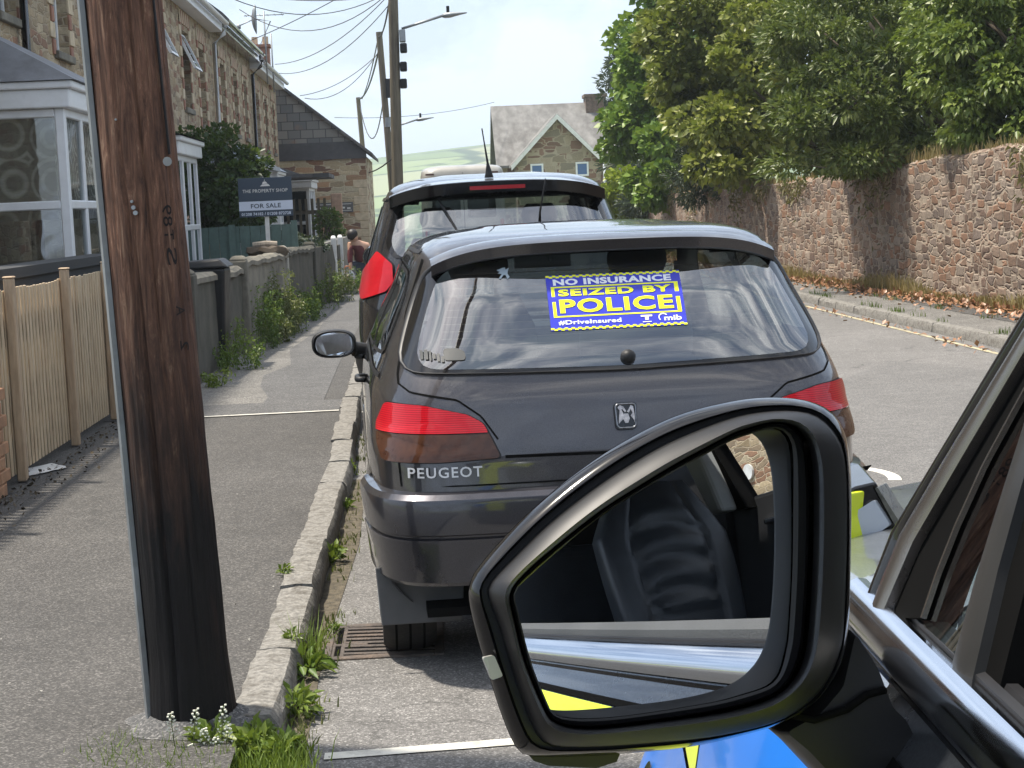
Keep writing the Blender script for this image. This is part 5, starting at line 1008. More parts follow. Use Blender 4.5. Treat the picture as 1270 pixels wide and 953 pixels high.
# sticker
ST0 = (.014, 1.2165); SW, SH = .462, .178
def stk(u, v, off): return HB.rearn(ST0[0]+(u-.5)*SW+.004*(v-.5), ST0[1]+(v-.5)*SH, off)
blue = simple('sticker blue', (.035, .045, .52), .35, var=.04); yel = simple('sticker yellow', (.90, .93, .02), .4, var=.03); wht = simple('sticker white', (.85, .87, .92), .4, var=.02)
t = thing('police_sticker', tuple(HB.rear(.03, 1.21, .01)), 'blue and yellow sticker reading no insurance seized by police on the hatchback rear window', 'sticker')
def grid(u0, u1, v0, v1, off, m, name, nu=24, nv=8): return MB().rings([[stk(u, v, off) for u in np.linspace(u0, u1, nu)] for v in np.linspace(v0, v1, nv)], close=False).build(name, m, t, fix=False)
grid(0, 1, 0, 1, .0085, blue, 'blue_sheet')
for v0, nm in ((.965, 'top_checks'), (0, 'bottom_checks')):
    b = MB(); n = 40
    for k in range(n):
        vv = v0+(.0 if k % 2 else .018); b.rings([[stk(k/n, vv+(-.018 if v0 > .5 else .0), .0095), stk((k+1)/n, vv+(-.018 if v0 > .5 else .0), .0095)], [stk(k/n, vv+.032+(-.018 if v0 > .5 else 0), .0095), stk((k+1)/n, vv+.032+(-.018 if v0 > .5 else 0), .0095)]], close=False)
    b.build(nm, yel, t, fix=False)
b = MB()
for (u0, u1, v0, v1) in ((.03, .975, .765, .79), (.03, .975, .235, .26), (.03, .055, .26, .765), (.945, .975, .26, .765)): b.rings([[stk(u, v, .0095) for u in np.linspace(u0, u1, 24)] for v in (v0, v1)], close=False)
b.build('yellow_frame', yel, t, fix=False)
def stext(s, cu, cv, wu, hv, m, name, bold=.02, sp_=1.0):
    v, f = fit_text(s, cu, cv, wu, hv, bold, sp_); MB().add([stk(a, b, .0102) for a, b in v], f).build(name, m, t, fix=False)
stext('NO INSURANCE', .49, .868, .88, .118, wht, 'heading_text', .045, 1.06)
stext('SEIZED BY', .50, .675, .84, .125, yel, 'middle_text', .04, 1.1); stext('POLICE', .50, .43, .84, .255, yel, 'main_text', .034, 1.10)
stext('#DriveInsured', .29, .135, .46, .085, wht, 'hashtag_text', .03, 1.05); stext('mib', .90, .135, .13, .095, wht, 'insurer_text', .03)
b = MB(); b.rings([[stk(.80+.028*math.cos(a)+.03, .15+.055*math.sin(a), .0102) for a in np.linspace(.6, 3.9, 16)], [stk(.80+.036*math.cos(a)+.03, .15+.078*math.sin(a), .0102) for a in np.linspace(.6, 3.9, 16)]], close=False)
for (u0, u1, v0, v1) in ((.665, .75, .175, .205), (.695, .722, .115, .175), (.675, .74, .075, .09)): b.rings([[stk(u, v, .0102) for u in (u0, u1)] for v in (v0, v1)], close=False)
b.build('small_marks', wht, t, fix=False)
# pale lion decal, old grey decal, wiper spindle
dec = simple('faded decal', (.42, .50, .56), .4, var=.1); b = MB(); lx, lz, k = -.352, 1.322, .0011
for poly in ([(-14, 12), (-5, 16), (3, 17), (4, 10), (14, 16), (10, 6), (8, -2), (13, -12), (6, -18), (2, -6), (-4, -6), (-12, -17), (-18, -16), (-8, -2), (-20, 0), (-12, 4), (-22, 10)],):
    pp = [(lx+x*k*1.1, lz+z*k) for x, z in poly]; bb = bmesh.new(); vs_ = [bb.verts.new((x, z, 0)) for x, z in pp]; bb.faces.new(vs_); bmesh.ops.triangulate(bb, faces=bb.faces[:]); b.add([HB.rearn(v.co.x, v.co.y, .0085) for v in bb.verts], [tuple(v.index for v in f.verts) for f in (bb.verts.index_update(), bb.faces)[1]]); bb.free()
b.build('lion_decal', dec, rw, fix=False)
old = simple('old grey decal', (.035, .04, .042), .6, var=.2); b = patch(rf_(.0085), rounded([(-.56, 1.05), (-.51, 1.05), (-.51, 1.075), (-.53, 1.088), (-.58, 1.088), (-.58, 1.05)], .012), 30, 1, 0, 2)
q = random.Random(5); x = -.655
while x < -.58: w_ = q.uniform(.006, .012); z_ = 1.045+q.uniform(0, .012); b.rings([[HB.rearn(a, c, .0085) for a in (x, x+w_)] for c in (z_, z_+q.uniform(.015, .032))], close=False); x += w_+.004
b.build('old_decal', old, rw, fix=False)
c = HB.rearn(.026, 1.035, .0); n_ = (HB.rearn(.026, 1.035, .03)-c).normalized()
MB().tube([c, c+n_*.016, c+n_*.028, c+n_*.033], [.026, .025, .016, .004], 20).build('wiper_cap', K['black_plastic'], tc_, smooth=True)
patch(rf_(-.012), [(-.07+.0*0+.096+.10*math.cos(a)-.07, 1.01+.062*math.sin(a)) for a in np.linspace(0, math.pi, 20)]+[(-.07, 1.0)], 50, 1, 0, 3).build('wiper_motor_cover', K['interior'], tc_)
# mirrors, wheels, underside, mud flaps, aerial
for sg in (-1, 1):
    mc = Vector((CX+sg*.965, CY+2.42, .965)); t_ = MB(); R = []
    for y_, k in ((-.035, .86), (-.045, .93), (-.035, 1.0), (.0, 1.02), (.05, .9), (.09, .6), (.105, .2)):
        R.append([(mc.x+sg*(.002+.105*k*math.copysign(abs(math.cos(a))**.75, math.cos(a))-(.0 if math.cos(a) > 0 else -.01)), mc.y+y_, mc.z+.064*k*math.copysign(abs(math.sin(a))**.75, math.sin(a))) for a in np.linspace(0, 2*math.pi, 36, endpoint=False)])
    mo = t_.rings(R, cap1=True).tube([(mc.x-sg*.08, mc.y+.02, mc.z-.03), (mc.x-sg*.17, mc.y+.05, mc.z-.045), (mc.x-sg*.28, mc.y+.10, mc.z-.02)], [.035, .03, .04], 12).build('door_mirror', K['black_plastic'], tc_, smooth=50)
    g_ = MB(); g_.add([(mc.x+sg*(.002+.088*math.copysign(abs(math.cos(a))**.75, math.cos(a))), mc.y-.040+.012*math.cos(a)*-1, mc.z+.052*math.copysign(abs(math.sin(a))**.75, math.sin(a))) for a in np.linspace(0, 2*math.pi, 36, endpoint=False)], [tuple(range(36))]); g_.build('mirror_glass', simple('mirror silver', (.8, .8, .8), .02, metal=1, var=.01), mo)
    wheel(tc_, CX+sg*.735, CY+.575, .292, .185, sg, K['steel']); wheel(tc_, CX+sg*.735, CY+3.12, .292, .185, sg, K['steel'])
for wy in (.60, 3.12): archlip(HB, tc_, wy, .335, K['grey_paint'])
MB().box(CX-.68, CX+.68, CY+.12, CY+3.85, .21, .24).box(CX-.5, CX+.5, CY+.1, CY+.35, .26, .34).build('underbody', K['black_matte'], tc_)
MB().box(CX-.56, CX+.56, CY+.16, CY+3.0, .44, .50).box(CX-.60, CX+.60, CY+.25, CY+.45, .5, .93).build('floor', K['interior'], tc_)
MB().tube([(CX+.35, CY+.03, .26), (CX+.35, CY+.4, .26)], .025, 12).build('exhaust', K['steel'], tc_)
K['flap'] = simple('grey rubber flap', (.085, .085, .087), .7, var=.2)
for sg in (-1, 1):
    x0, x1 = sorted((CX+sg*.845, CX+sg*.56)); b = MB(); b.hexa([(x0+.012, CY+.235, .165), (x1, CY+.235, .165), (x1, CY+.243, .165), (x0+.012, CY+.243, .165)], [(x0, CY+.26, .36), (x1+.02, CY+.26, .36), (x1+.02, CY+.268, .36), (x0, CY+.268, .36)]); b.build('mud_flap', K['flap'], tc_, bevel=.006)
a = Vector((CX-.02, CY+2.25, 1.47)); MB().tube([a, a+Vector((0, -.02, .05)), a+Vector((.02, -.12, .20))], [.009, .005, .0025], 8).build('roof_aerial', K['black_plastic'], tc_, smooth=True)
def seat(parent, cx, cy, z0, w_, back, m, name='front_seat', lean=.22, head=True, ztop=None):
    b = MB(); ztop = ztop or z0+back; R = []
    for k in range(9):
        s = k/8; z = z0+back*s; hw = w_/2*(.92+.12*math.sin(s*2.4))*(1-.28*max(0, s-.72)/.28); dp = .07*(1-.35*s); yc = cy-lean*back*s
        R.append([(cx+hw*math.copysign(abs(math.cos(a))**.45, math.cos(a)), yc+dp*math.copysign(abs(math.sin(a))**.6, math.sin(a))+(.025*abs(math.cos(a))**3), z) for a in np.linspace(0, 2*math.pi, 28, endpoint=False)])
    b.rings(R, cap0=True, cap1=True); b.box(cx-w_/2, cx+w_/2, cy-.02, cy+.48, z0-.12, z0+.06)
    o = b.build(name, m, parent, smooth=50)
    if head:
        h = MB(); yc = cy-lean*(back+.12); h.tube([(cx-.07, yc, z0+back-.05), (cx-.07, yc, z0+back+.1)], .008, 6).tube([(cx+.07, yc, z0+back-.05), (cx+.07, yc, z0+back+.1)], .008, 6)
        R = []
        for k in range(6): s = k/5; R.append([(cx+.13*(1-.3*(2*s-1)**2)*math.copysign(abs(math.cos(a))**.5, math.cos(a)), yc+.045*math.copysign(abs(math.sin(a))**.6, math.sin(a)), z0+back+.05+.16*s) for a in np.linspace(0, 2*math.pi, 20, endpoint=False)])
        h.rings(R, cap0=True, cap1=True).build('headrest', m, o, smooth=50)
    return o
for sx in (-.34, .34): seat(tc_, CX+sx, CY+1.95, .62, .48, .56, K['seat'])
seat(tc_, CX, CY+1.05, .55, 1.1, .42, K['seat'], 'rear_seat', head=False)
MB().box(CX-.13, CX+.13, CY+2.38, CY+2.40, 1.27, 1.33).tube([(CX, CY+2.4, 1.33), (CX, CY+2.45, 1.42)], .01, 6).build('interior_mirror', K['black_plastic'], tc_)
MB().box(CX-.6, CX+.6, CY+2.6, CY+2.95, .75, 1.0).build('dashboard', K['interior'], tc_, bevel=.05)
YAW = rad(2.4)                                 # the hatchback stands slightly askew to the kerb
tc_.rotation_euler.z = YAW; t.rotation_euler.z = YAW; t.location = Vector((CX, CY, 0))+Matrix.Rotation(YAW, 3, 'Z')@(t.location-Vector((CX, CY, 0)))
# ------------------------------------------------------------ second parked car (tall, black)
C2X, C2Y = .46, 10.3
K['black_paint'] = carpaint('black metallic paint', (.012, .012, .014), .22, .3, 1, .1)
SV = Loft(C2X, C2Y, 4.15, [(.24, .80, .10, .08, 7), (.35, .86, .02, .02, 7), (.55, .91, .0, .0, 7), (.8, .915, .01, .05, 7), (1.0, .905, .03, .25, 6.5), (1.15, .865, .05, .75, 6), (1.27, .835, .09, 1.0, 6), (1.42, .785, .19, 1.3, 6), (1.62, .715, .36, 1.6, 6), (1.69, .68, .42, 1.7, 6), (1.73, .61, .52, 1.85, 5), (1.76, .50, .75, 2.0, 4.5), (1.78, .32, 1.1, 2.2, 4), (1.787, .08, 1.6, 2.4, 3)])
t2 = thing('tall_black_car', (C2X, C2Y, 0), 'tall black car with high red tail lamps parked in front of the hatchback', 'car', 'cars parked along the kerb')
RW2 = rounded([(-.66, 1.27), (0, 1.24), (.66, 1.27), (.70, 1.36), (.625, 1.60), (.3, 1.635), (-.3, 1.635), (-.625, 1.60), (-.70, 1.36)], [.16, .1, .16, .1, .07, .05, .05, .07, .1]); RW2i = shrink(RW2, .95)
SW2 = [rounded([(.60, 1.22), (1.55, 1.2), (1.55, 1.60), (.75, 1.58)], [.1, .03, .03, .1]), rounded([(1.63, 1.2), (2.75, 1.17), (2.2, 1.58), (1.63, 1.6)], [.03, .04, .1, .03])]; SW2i = [shrink(w_, .93) for w_ in SW2]
def sskip(x, y, z):
    if z > 1.2 and y < 1.0 and abs(x) < .72 and inpoly(x, z, RW2i): return True
    w_, yc, l, n = SV.at(z)
    if 1.22 < z < 1.62 and y > yc+l*.88 and abs(x) < .62: return True
    if 1.15 < z < 1.62 and abs(x) > .55 and any(inpoly(y, z, q) for q in SW2i): return True
    return any((y-wy)**2+(z-.32)**2 < .36**2 and abs(x) > .5 for wy in (.68, 3.25))
zs2 = sorted(set(list(np.round(np.arange(.24, 1.70, .03), 3))+[1.71, 1.725, 1.74, 1.75, 1.76, 1.77, 1.778, 1.783, 1.787]))
SV.mesh('body', K['black_paint'], t2, zs2, sskip, 50, 110)
K['sky_sheen'] = carpaint('pale sky sheen colour', (.40, .41, .43), .25, .7, 1, .05)  # pale colour stands for sky reflected in the black paint
f2 = lambda off: (lambda u, v: SV.rearn(u, v, off))
rw2 = patch(f2(.006), RW2, 110, .95, 0, 8).build('rear_window', K['tint'], t2, smooth=True); patch(f2(.005), RW2, 110, 1, .95, 2).build('window_border', K['black_gloss'], rw2, smooth=True)
for sg in (-1, 1):
    for w_ in SW2:
        o = patch(lambda u, v: SV.side(u, v, sg, .004), w_, 70, .93, 0, 5).build('side_window', K['car_glass'], t2, smooth=True); patch(lambda u, v: SV.side(u, v, sg, .005), w_, 70, 1.02, .93, 2).build('window_frame', K['black_plastic'], o)
    strip(lambda u, v: SV.side(u, v, sg, .012), [(y, 1.635) for y in np.linspace(.6, 2.6, 24)], .02, K['chrome'], 'roof_rail', t2)
    LP = rounded([(-.745, 1.315), (-.655, 1.235), (-.655, 1.13), (-.70, 1.075), (-.86, 1.02), (-.872, 1.06), (-.855, 1.18)], .012, 3)
    ll = MB(); n_ = 60; P = [(x*-sg, z) for x, z in LP]; lo = patch(f2(.004), P, 70, 1.04, .9, 2).build('tail_lamp', K['black_plastic'], t2); patch(f2(.016), P, 70, 1, 0, 6).build('red_lens', K['rlens'], lo, smooth=True)
    wheel(t2, C2X+sg*.76, C2Y+.68, .325, .2, sg, K['steel']); wheel(t2, C2X+sg*.76, C2Y+3.25, .325, .2, sg, K['steel'])
    mc = Vector((C2X+sg*(1.02 if sg > 0 else .84), C2Y+2.75, 1.22)); MB().tube([mc+Vector((0, -.05, 0)), mc+Vector((0, 0, 0)), mc+Vector((0, .08, 0)), mc+Vector((0, .12, 0))], [.085, .095, .08, .03], 16).tube([mc, mc-Vector((sg*.15, -.03, .03))], .03, 8).build('door_mirror', K['black_paint'], t2, smooth=50)
for wy in (.68, 3.25): archlip(SV, t2, wy, .37, K['black_plastic'])
MB().rings([[SV.ringpt(z, a, b, o) for a, b in B] for z, o in ((.30, 0), (.34, .03), (.62, .035), (.70, .03), (.72, 0))], close=False).build('rear_bumper', K['black_plastic'], t2, smooth=30)
sp = MB(); R = []
for t_ in np.linspace(-1, 1, 41):
    x = .665*t_; zt = 1.715-.055*abs(t_)**4-.02*t_*t_; y0 = SV.rear(x, 1.66, 0).y; yb = C2Y+.27+.06*abs(t_)**4
    R.append([(C2X+x, y0+.14, zt+.02), (C2X+x, yb, zt), (C2X+x, yb+.004, zt-.066), (C2X+x, y0+.02, zt-.07)])
sp.rings(R).build('spoiler', K['black_gloss'], t2, smooth=45)
MB().rings([[C_+Vector((0, 0, .004)) for C_ in (r_[0], r_[0].lerp(r_[1], .5), r_[1])] for r_ in [[Vector(q_) for q_ in q] for q in R]], close=False).build('spoiler_sky_sheen', K['sky_sheen'], t2, smooth=True)  # strip added over the black spoiler, sky reflection put into its colour
MB().rings([[(C2X+x, C2Y+.266, z) for x in np.linspace(-.17, .17, 10)] for z in (1.665, 1.688)], close=False).build('brake_light', K['red_lens'], t2)
a = Vector((C2X-.04, C2Y+.50, 1.74)); MB().tube([a, a+Vector((0, 0, .03)), a+Vector((-.005, -.02, .09)), a+Vector((-.035, -.12, .30))], [.03, .022, .008, .004], 10).build('roof_aerial', K['black_plastic'], t2, smooth=True)
p0, p1 = SV.rearn(-.36, 1.60, .02), SV.rearn(-.20, 1.30, .02); MB().tube([p0, p1], .007, 6).tube([p1, SV.rearn(-.0, 1.27, .03)], .010, 6).build('rear_wiper', K['black_plastic'], t2)
MB().box(C2X-.78, C2X+.78, C2Y+.1, C2Y+4, .22, .26).build('underbody', K['black_matte'], t2); MB().box(C2X-.62, C2X+.62, C2Y+.3, C2Y+3.0, .55, .60).box(C2X-.66, C2X+.66, C2Y+.35, C2Y+.6, .6, 1.15).build('floor', K['interior'], t2)
for sx in (-.36, .36): seat(t2, C2X+sx, C2Y+2.05, .8, .5, .56, K['seat'])
ws = MB(); ws.rings([[Vector((SV.ox+x, SV.oy+SV.at(z)[1]+SV.at(z)[2]*(1-min(.999, abs(x)/SV.at(z)[0])**SV.at(z)[3])**(1/SV.at(z)[3])+.003, z)) for x in np.linspace(-.64, .64, 24)] for z in np.linspace(1.2, 1.64, 10)], close=False).build('windscreen', K['car_glass'], t2, smooth=True)
# ------------------------------------------------------------ white van further on
VX, VY = .95, 40.0
VN = Loft(VX, VY, 5.2, [(.3, .95, 0, .1, 9), (.9, 1.0, 0, .0, 9), (1.3, 1.0, .0, .4, 9), (1.9, .98, .02, 1.1, 8), (2.35, .98, .05, 1.5, 8), (2.48, .95, .10, 1.7, 7), (2.55, .88, .2, 1.9, 6), (2.585, .6, .5, 2.1, 5), (2.59, .1, 1.5, 2.4, 4)])
tv = thing('white_van', (VX, VY, 0), 'cream white high roofed van parked far along the kerb, only its roof in view', 'van')
K['van'] = carpaint('cream van paint', (.34, .33, .30), .4, 0, .6, .25)
VN.mesh('body', K['van'], tv, [.3, .5, .7, .9, 1.1, 1.3, 1.5, 1.7, 1.9, 2.1, 2.3, 2.35, 2.42, 2.48, 2.52, 2.55, 2.57, 2.585, 2.59], lambda x, y, z: any((y-wy)**2+(z-.33)**2 < .37**2 and abs(x) > .6 for wy in (.9, 4.2)), 40, 60)
fv = lambda u, v: VN.rear(u, v, .006)
for sg in (-1, 1): patch(fv, rounded([(.08*sg, 1.35), (.75*sg, 1.35), (.72*sg, 1.95), (.08*sg, 1.95)], .06), 40, 1, 0, 4).build('rear_window', K['black_gloss'], tv); patch(fv, rounded([(.82*sg, .8), (.93*sg, .8), (.92*sg, 1.3), (.83*sg, 1.3)], .02), 30, 1, 0, 3).build('tail_lamp', K['red_lens'], tv); wheel(tv, VX+sg*.86, VY+.9, .34, .2, sg, K['steel']); wheel(tv, VX+sg*.86, VY+4.2, .34, .2, sg, K['steel'])
for x in (-.86, .62): MB().box(VX+x, VX+x+.2, VY-.005, VY+.03, 2.36, 2.40).build('marker_lamp', simple('dark amber lamp', (.10, .04, .03), .4), tv)
strip(fv, [(0, z) for z in np.linspace(.5, 2.4, 12)], .015, K['black_matte'], 'door_seam', tv)
# ------------------------------------------------------------ drain grate
K['iron'] = simple('rusty cast iron', (.10, .085, .075), .75, metal=.3, var=.3, scale=25, bmp=.5, dirt=((.22, .16, .12), .6))
t = thing('drain_grate', (-.22, 6.12, 0), 'rusty cast iron drain grating in the gutter by the hatchback rear wheel', 'drain'); x0, x1, y0, y1 = -.435, -.0, 5.90, 6.40
b = MB(); b.box(x0, x0+.035, y0, y1, -.008, .008).box(x1-.035, x1, y0, y1, -.008, .008).box(x0+.035, x1-.035, y0, y0+.04, -.008, .008).box(x0+.035, x1-.035, y1-.04, y1, -.008, .008).box(x0+.035, x0+.16, y0+.19, y0+.21, -.006, .0075)
b.build('frame', K['iron'], t, bevel=.003, seg=1)
q = MB()
for k in range(8):
    y = y0+.065+k*.052; q.hexa([(x0+.075, y, -.006), (x1-.035, y-.03, -.006), (x1-.035, y-.008, -.006), (x0+.075, y+.022, -.006)], [(x0+.075, y, .007), (x1-.035, y-.03, .007), (x1-.035, y-.008, .007), (x0+.075, y+.022, .007)])
q.box(x0+.035, x0+.045, y0, y1, -.006, .006).box(x0+.065, x0+.08, y0+.04, y1-.04, -.006, .0072); q.build('bars', K['iron'], t, bevel=.002, seg=1)
MB().box(x0+.03, x1-.03, y0+.03, y1-.03, .0012, .0018).build('void', K['black_matte'], t)
# ------------------------------------------------------------ kerb side plants
def rosette(x, y, z, r_, h, n, label, m='limew', sz=.06, asp=.35, grp='weeds growing along the kerb', nm='kerb_weed'):
    t = thing(nm, (x, y, z), label, 'weed', grp); P = []; Dr = []; b = MB()
    for i in range(max(3, n//14)):
        a = rnd.uniform(0, 6.28); q = Vector((x+r_*.5*math.cos(a)*rnd.random(), y+r_*.7*math.sin(a)*rnd.random(), z+h*rnd.uniform(.2, .8))); b.tube([(x, y, z), ((x+q.x)/2, (y+q.y)/2, z+(q.z-z)*.6), q], [.003, .002, .001], 5)
    b.build('stems', LM[m], t)
    for i in range(n):
        a = rnd.uniform(0, 6.28); u = rnd.random()**.6; P.append((x+r_*.45*u*math.cos(a), y+r_*.8*u*math.sin(a), z+h*rnd.random()*.8)); Dr.append((math.cos(a)*.6, math.sin(a)*.6, .5))
    leafobj('foliage', P, sz, LM[m], t, .8, asp, .15, dirs=np.array(Dr)); return t
for (px, py, r_, h, n, sz, m, lb) in ((380, 838, .10, .07, 60, .07, 'weed', 'broad leaved weed in the gutter left of the drain grating'), (368, 890, .10, .09, 130, .05, 'limew', 'bright low weed against the kerb end'), (412, 700, .07, .08, 50, .06, 'limew', 'spiky weed in the gutter above the drain grating'), (430, 632, .05, .05, 40, .04, 'weed', 'small weed in the gutter by the hatchback corner'), (437, 590, .05, .09, 60, .04, 'limew', 'farthest gutter weed under the hatchback side'), (352, 712, .05, .03, 40, .03, 'limew', 'tiny tuft in a kerb joint'), (362, 792, .04, .025, 30, .03, 'limew', 'smallest tuft on the kerb edge'), (413, 786, .03, .04, 25, .03, 'weed', 'lone seedling beside the grating')):
    z = .10 if 'kerb joint' in lb or 'kerb edge' in lb else 0.0; p = ground(px, py, z); rosette(p.x, p.y, z, r_, h, n, lb, m, sz)
pts = []
for i in range(16): p = ground(383+rnd.uniform(-12, 12), 822+rnd.uniform(-6, 10), 0); pts.append((p.x, p.y, 0))
tag(blades('grass_tuft', pts, .17, LM['limew'], 5, .02, lean=.9, wd=.003), 'tuft of long grass blades in the gutter against the kerb', 'grass tuft')
pts = []
for i in range(420):
    p = ground(rnd.uniform(120, 375), rnd.uniform(925, 1000), .05)
    pts.append((p.x, p.y, .03, .4+.6*rnd.random()))
tag(blades('verge_grass', pts, .09, LM['limew'], 14, .03, lean=.7, wd=.003), kind='stuff')
pts = []
for i in range(60): y = 5.0+rnd.random()*7; pts.append((kx(y)+.03+abs(rnd.gauss(0, .03)), y, 0))
tag(blades('gutter_moss', pts, .035, LM['dryw'], 10, .03, lean=.9, wd=.003), kind='stuff')
for (px, py, r_, h, n, sz, lb) in ((265, 940, .09, .10, 220, .05, 'leafy green weed at the foot of the pole'), (315, 940, .10, .09, 260, .05, 'bushy green weed below the kerb end'), (350, 945, .08, .07, 160, .045, 'low green weed right of the kerb end at the picture edge')):
    p = ground(px, py, .03); rosette(p.x, p.y, .03, r_, h, n, lb, 'limew', sz)
wh = simple('tiny white flower', (.75, .75, .62), .6)
for i, (px, pt, base) in enumerate(((211, 885, 935), (243, 880, 940), (253, 905, 940), (277, 875, 945), (283, 900, 950), (268, 915, 950), (236, 925, 955))):
    a = atD(px+rnd.uniform(-6, 10), base+5, 4.72); q = atD(px, pt, 4.72); t = thing('flowering_weed', tuple(a), 'thin stemmed weed with tiny white flowers in front of the pole', 'weed', 'thin flowering weeds in front of the pole')
    b = MB(); md = (a+q)/2+Vector((rnd.uniform(-.01, .01), 0, 0)); b.tube([a, md, q], [.002, .0016, .001], 5); fl = MB()
    for k in range(22):
        s = .45+.55*k/22; p = a.lerp(q, s); an = k*2.4; L = .022*(1.25-s); e = p+Vector((math.cos(an)*L, math.sin(an)*L, L*.5)); b.tube([p, e], .0006, 4)
        if s > .8: fl.tube([e, e+Vector((0, 0, .004))], .0035, 6)
        else: fl.add([e, e+Vector((.004, 0, .006)), e+Vector((-.004, 0, .006))], [(0, 1, 2)])
    b.build('stem', LM['dryw'], t); fl.build('flowers', wh, t)
# litter specks on the road and footway
P = [];
for i in range(60): p = ground(rnd.uniform(0, 620), rnd.uniform(560, 950), .0); z = .106 if p.x < -.66 else .012; P.append((p.x, p.y, z)) if not (-.66 < p.x < -.47) else None
tag(leafobj('grit', P, .010, K['palewall'], up=3, aspect=.8), kind='stuff')
P = []
for i in range(500):
    y = 8+rnd.random()*7.5; P.append((-2.36+abs(rnd.gauss(0, .12)), y, .1+.008))
tag(leafobj('fence_foot_litter', P, .028, simple('soil litter', (.07, .055, .035), .95, var=.5, scale=20), up=1.5, aspect=.7), kind='stuff')
# ------------------------------------------------------------ stooping woman and her bag
def skinned(name, pts, edges, radii, m, parent=None, sub=2, root=0):
    me = bpy.data.meshes.new(name); me.from_pydata([tuple(p) for p in pts], edges, []); o = link(name, me, m, parent); bm = bmesh.new(); bm.from_mesh(me); L_ = bm.verts.layers.skin.verify(); bm.verts.ensure_lookup_table()
    for v, r_ in zip(bm.verts, radii): v[L_].radius = r_ if isinstance(r_, tuple) else (r_, r_)
    bm.verts[root][L_].use_root = True; bm.to_mesh(me); bm.free(); s = o.modifiers.new('skin', 'SKIN'); s.use_smooth_shade = True; b = o.modifiers.new('sub', 'SUBSURF'); b.levels = b.render_levels = sub
    return o
W0 = ground(446, 364, .1); wx, wy = W0.x, 33.0; k = 33.0/F; Wp = lambda px, py, dy=0: atD(px, py, 33+dy)
t = thing('person', (wx, wy, .1), 'woman with dark hair in a maroon top and jeans bending over by the white gateposts', 'person', None)
hip, chest, neck, head = Wp(450, 326), Wp(446, 308, -.1), Wp(441, 299, -.15), Wp(438, 291, -.2)
ptsb = [hip, Wp(448, 317, -.05), chest, neck, head, Wp(447, 325), Wp(447, 343, -.08), Wp(446, 361), Wp(443, 363, -.08), Wp(454, 326), Wp(456, 343, -.05), Wp(454, 362), Wp(452, 364, -.08), Wp(434, 303, -.1), Wp(434, 318, -.15), Wp(435, 331, -.2), Wp(434, 335, -.2), Wp(456, 304, -.1), Wp(461, 316, -.15), Wp(458, 327, -.2)]
ed = [(0, 1), (1, 2), (2, 3), (3, 4), (0, 5), (5, 6), (6, 7), (7, 8), (0, 9), (9, 10), (10, 11), (11, 12), (2, 13), (13, 14), (14, 15), (15, 16), (2, 17), (17, 18), (18, 19)]
ra = [.15, .13, .15, .055, .095, .10, .07, .045, .03, .10, .07, .045, .03, .055, .042, .032, .03, .055, .042, .03]
skinned('body', ptsb, ed, ra, K['skin'], t)
skinned('maroon_top', [Wp(449, 325), Wp(448, 316, -.05), Wp(446, 307, -.1), Wp(435, 306, -.1), Wp(434, 318, -.15), Wp(434.5, 328, -.18)], [(0, 1), (1, 2), (2, 3), (3, 4), (4, 5)], [.165, .15, .165, .07, .056, .046], simple('maroon cloth', (.10, .018, .022), .8, var=.3), t)
skinned('jeans', [Wp(450, 327), Wp(447, 329), Wp(447, 343, -.08), Wp(446, 358), Wp(454, 329), Wp(456, 343, -.05), Wp(454, 359)], [(0, 1), (1, 2), (2, 3), (0, 4), (4, 5), (5, 6)], [.165, .115, .085, .06, .115, .085, .06], simple('dark jeans', (.025, .032, .05), .85, var=.3), t)
skinned('hair', [Wp(439, 286, -.12), Wp(437, 291, -.2), Wp(433, 298, -.22)], [(0, 1), (1, 2)], [.09, .125, .06], simple('dark hair', (.012, .009, .008), .5, var=.3), t)
t = thing('shopping_bag', tuple(Wp(431, 362, -.3)), 'white and orange plastic shopping bag held by the stooping woman', 'bag'); R = []
for s, hw in ((0, .11), (.15, .16), (.5, .165), (.8, .13), (1, .07)):
    c = Wp(431, 361-26*s, -.35); R.append([(c.x+hw*math.cos(a)*(1+.08*math.sin(5*a+s*4)), c.y+.09*math.sin(a), c.z+.01*math.sin(3*a)) for a in np.linspace(0, 6.283, 24, endpoint=False)])
MB().rings(R, cap0=True).build('bag_body', simple('carrier bag', (.55, .57, .62), .4, var=.15, scale=14, dirt=((.55, .15, .05), .8)), t, smooth=True)
c = Wp(431, 335, -.35); MB().tube([c+Vector((-.07, 0, 0)), c+Vector((-.03, 0, .07)), c+Vector((.03, 0, .07)), c+Vector((.07, 0, 0))], .012, 6).build('handle', simple('orange handle', (.6, .2, .08), .5), t, smooth=True)

# ------------------------------------------------------------ haze over the valley
hz = MB().box(-1700, 1700, -70, 3400, -22, 110).build('haze', None); mh = bpy.data.materials.new('haze'); mh.use_nodes = True; nth = mh.node_tree; nth.nodes.clear()
oh = nth.nodes.new('ShaderNodeOutputMaterial'); pv = nth.nodes.new('ShaderNodeVolumePrincipled'); pv.inputs['Color'].default_value = (.80, .90, 1, 1); pv.inputs['Density'].default_value = .00055; pv.inputs['Anisotropy'].default_value = .2
nth.links.new(pv.outputs[0], oh.inputs['Volume']); hz.data.materials.append(mh); tag(hz, kind='stuff')
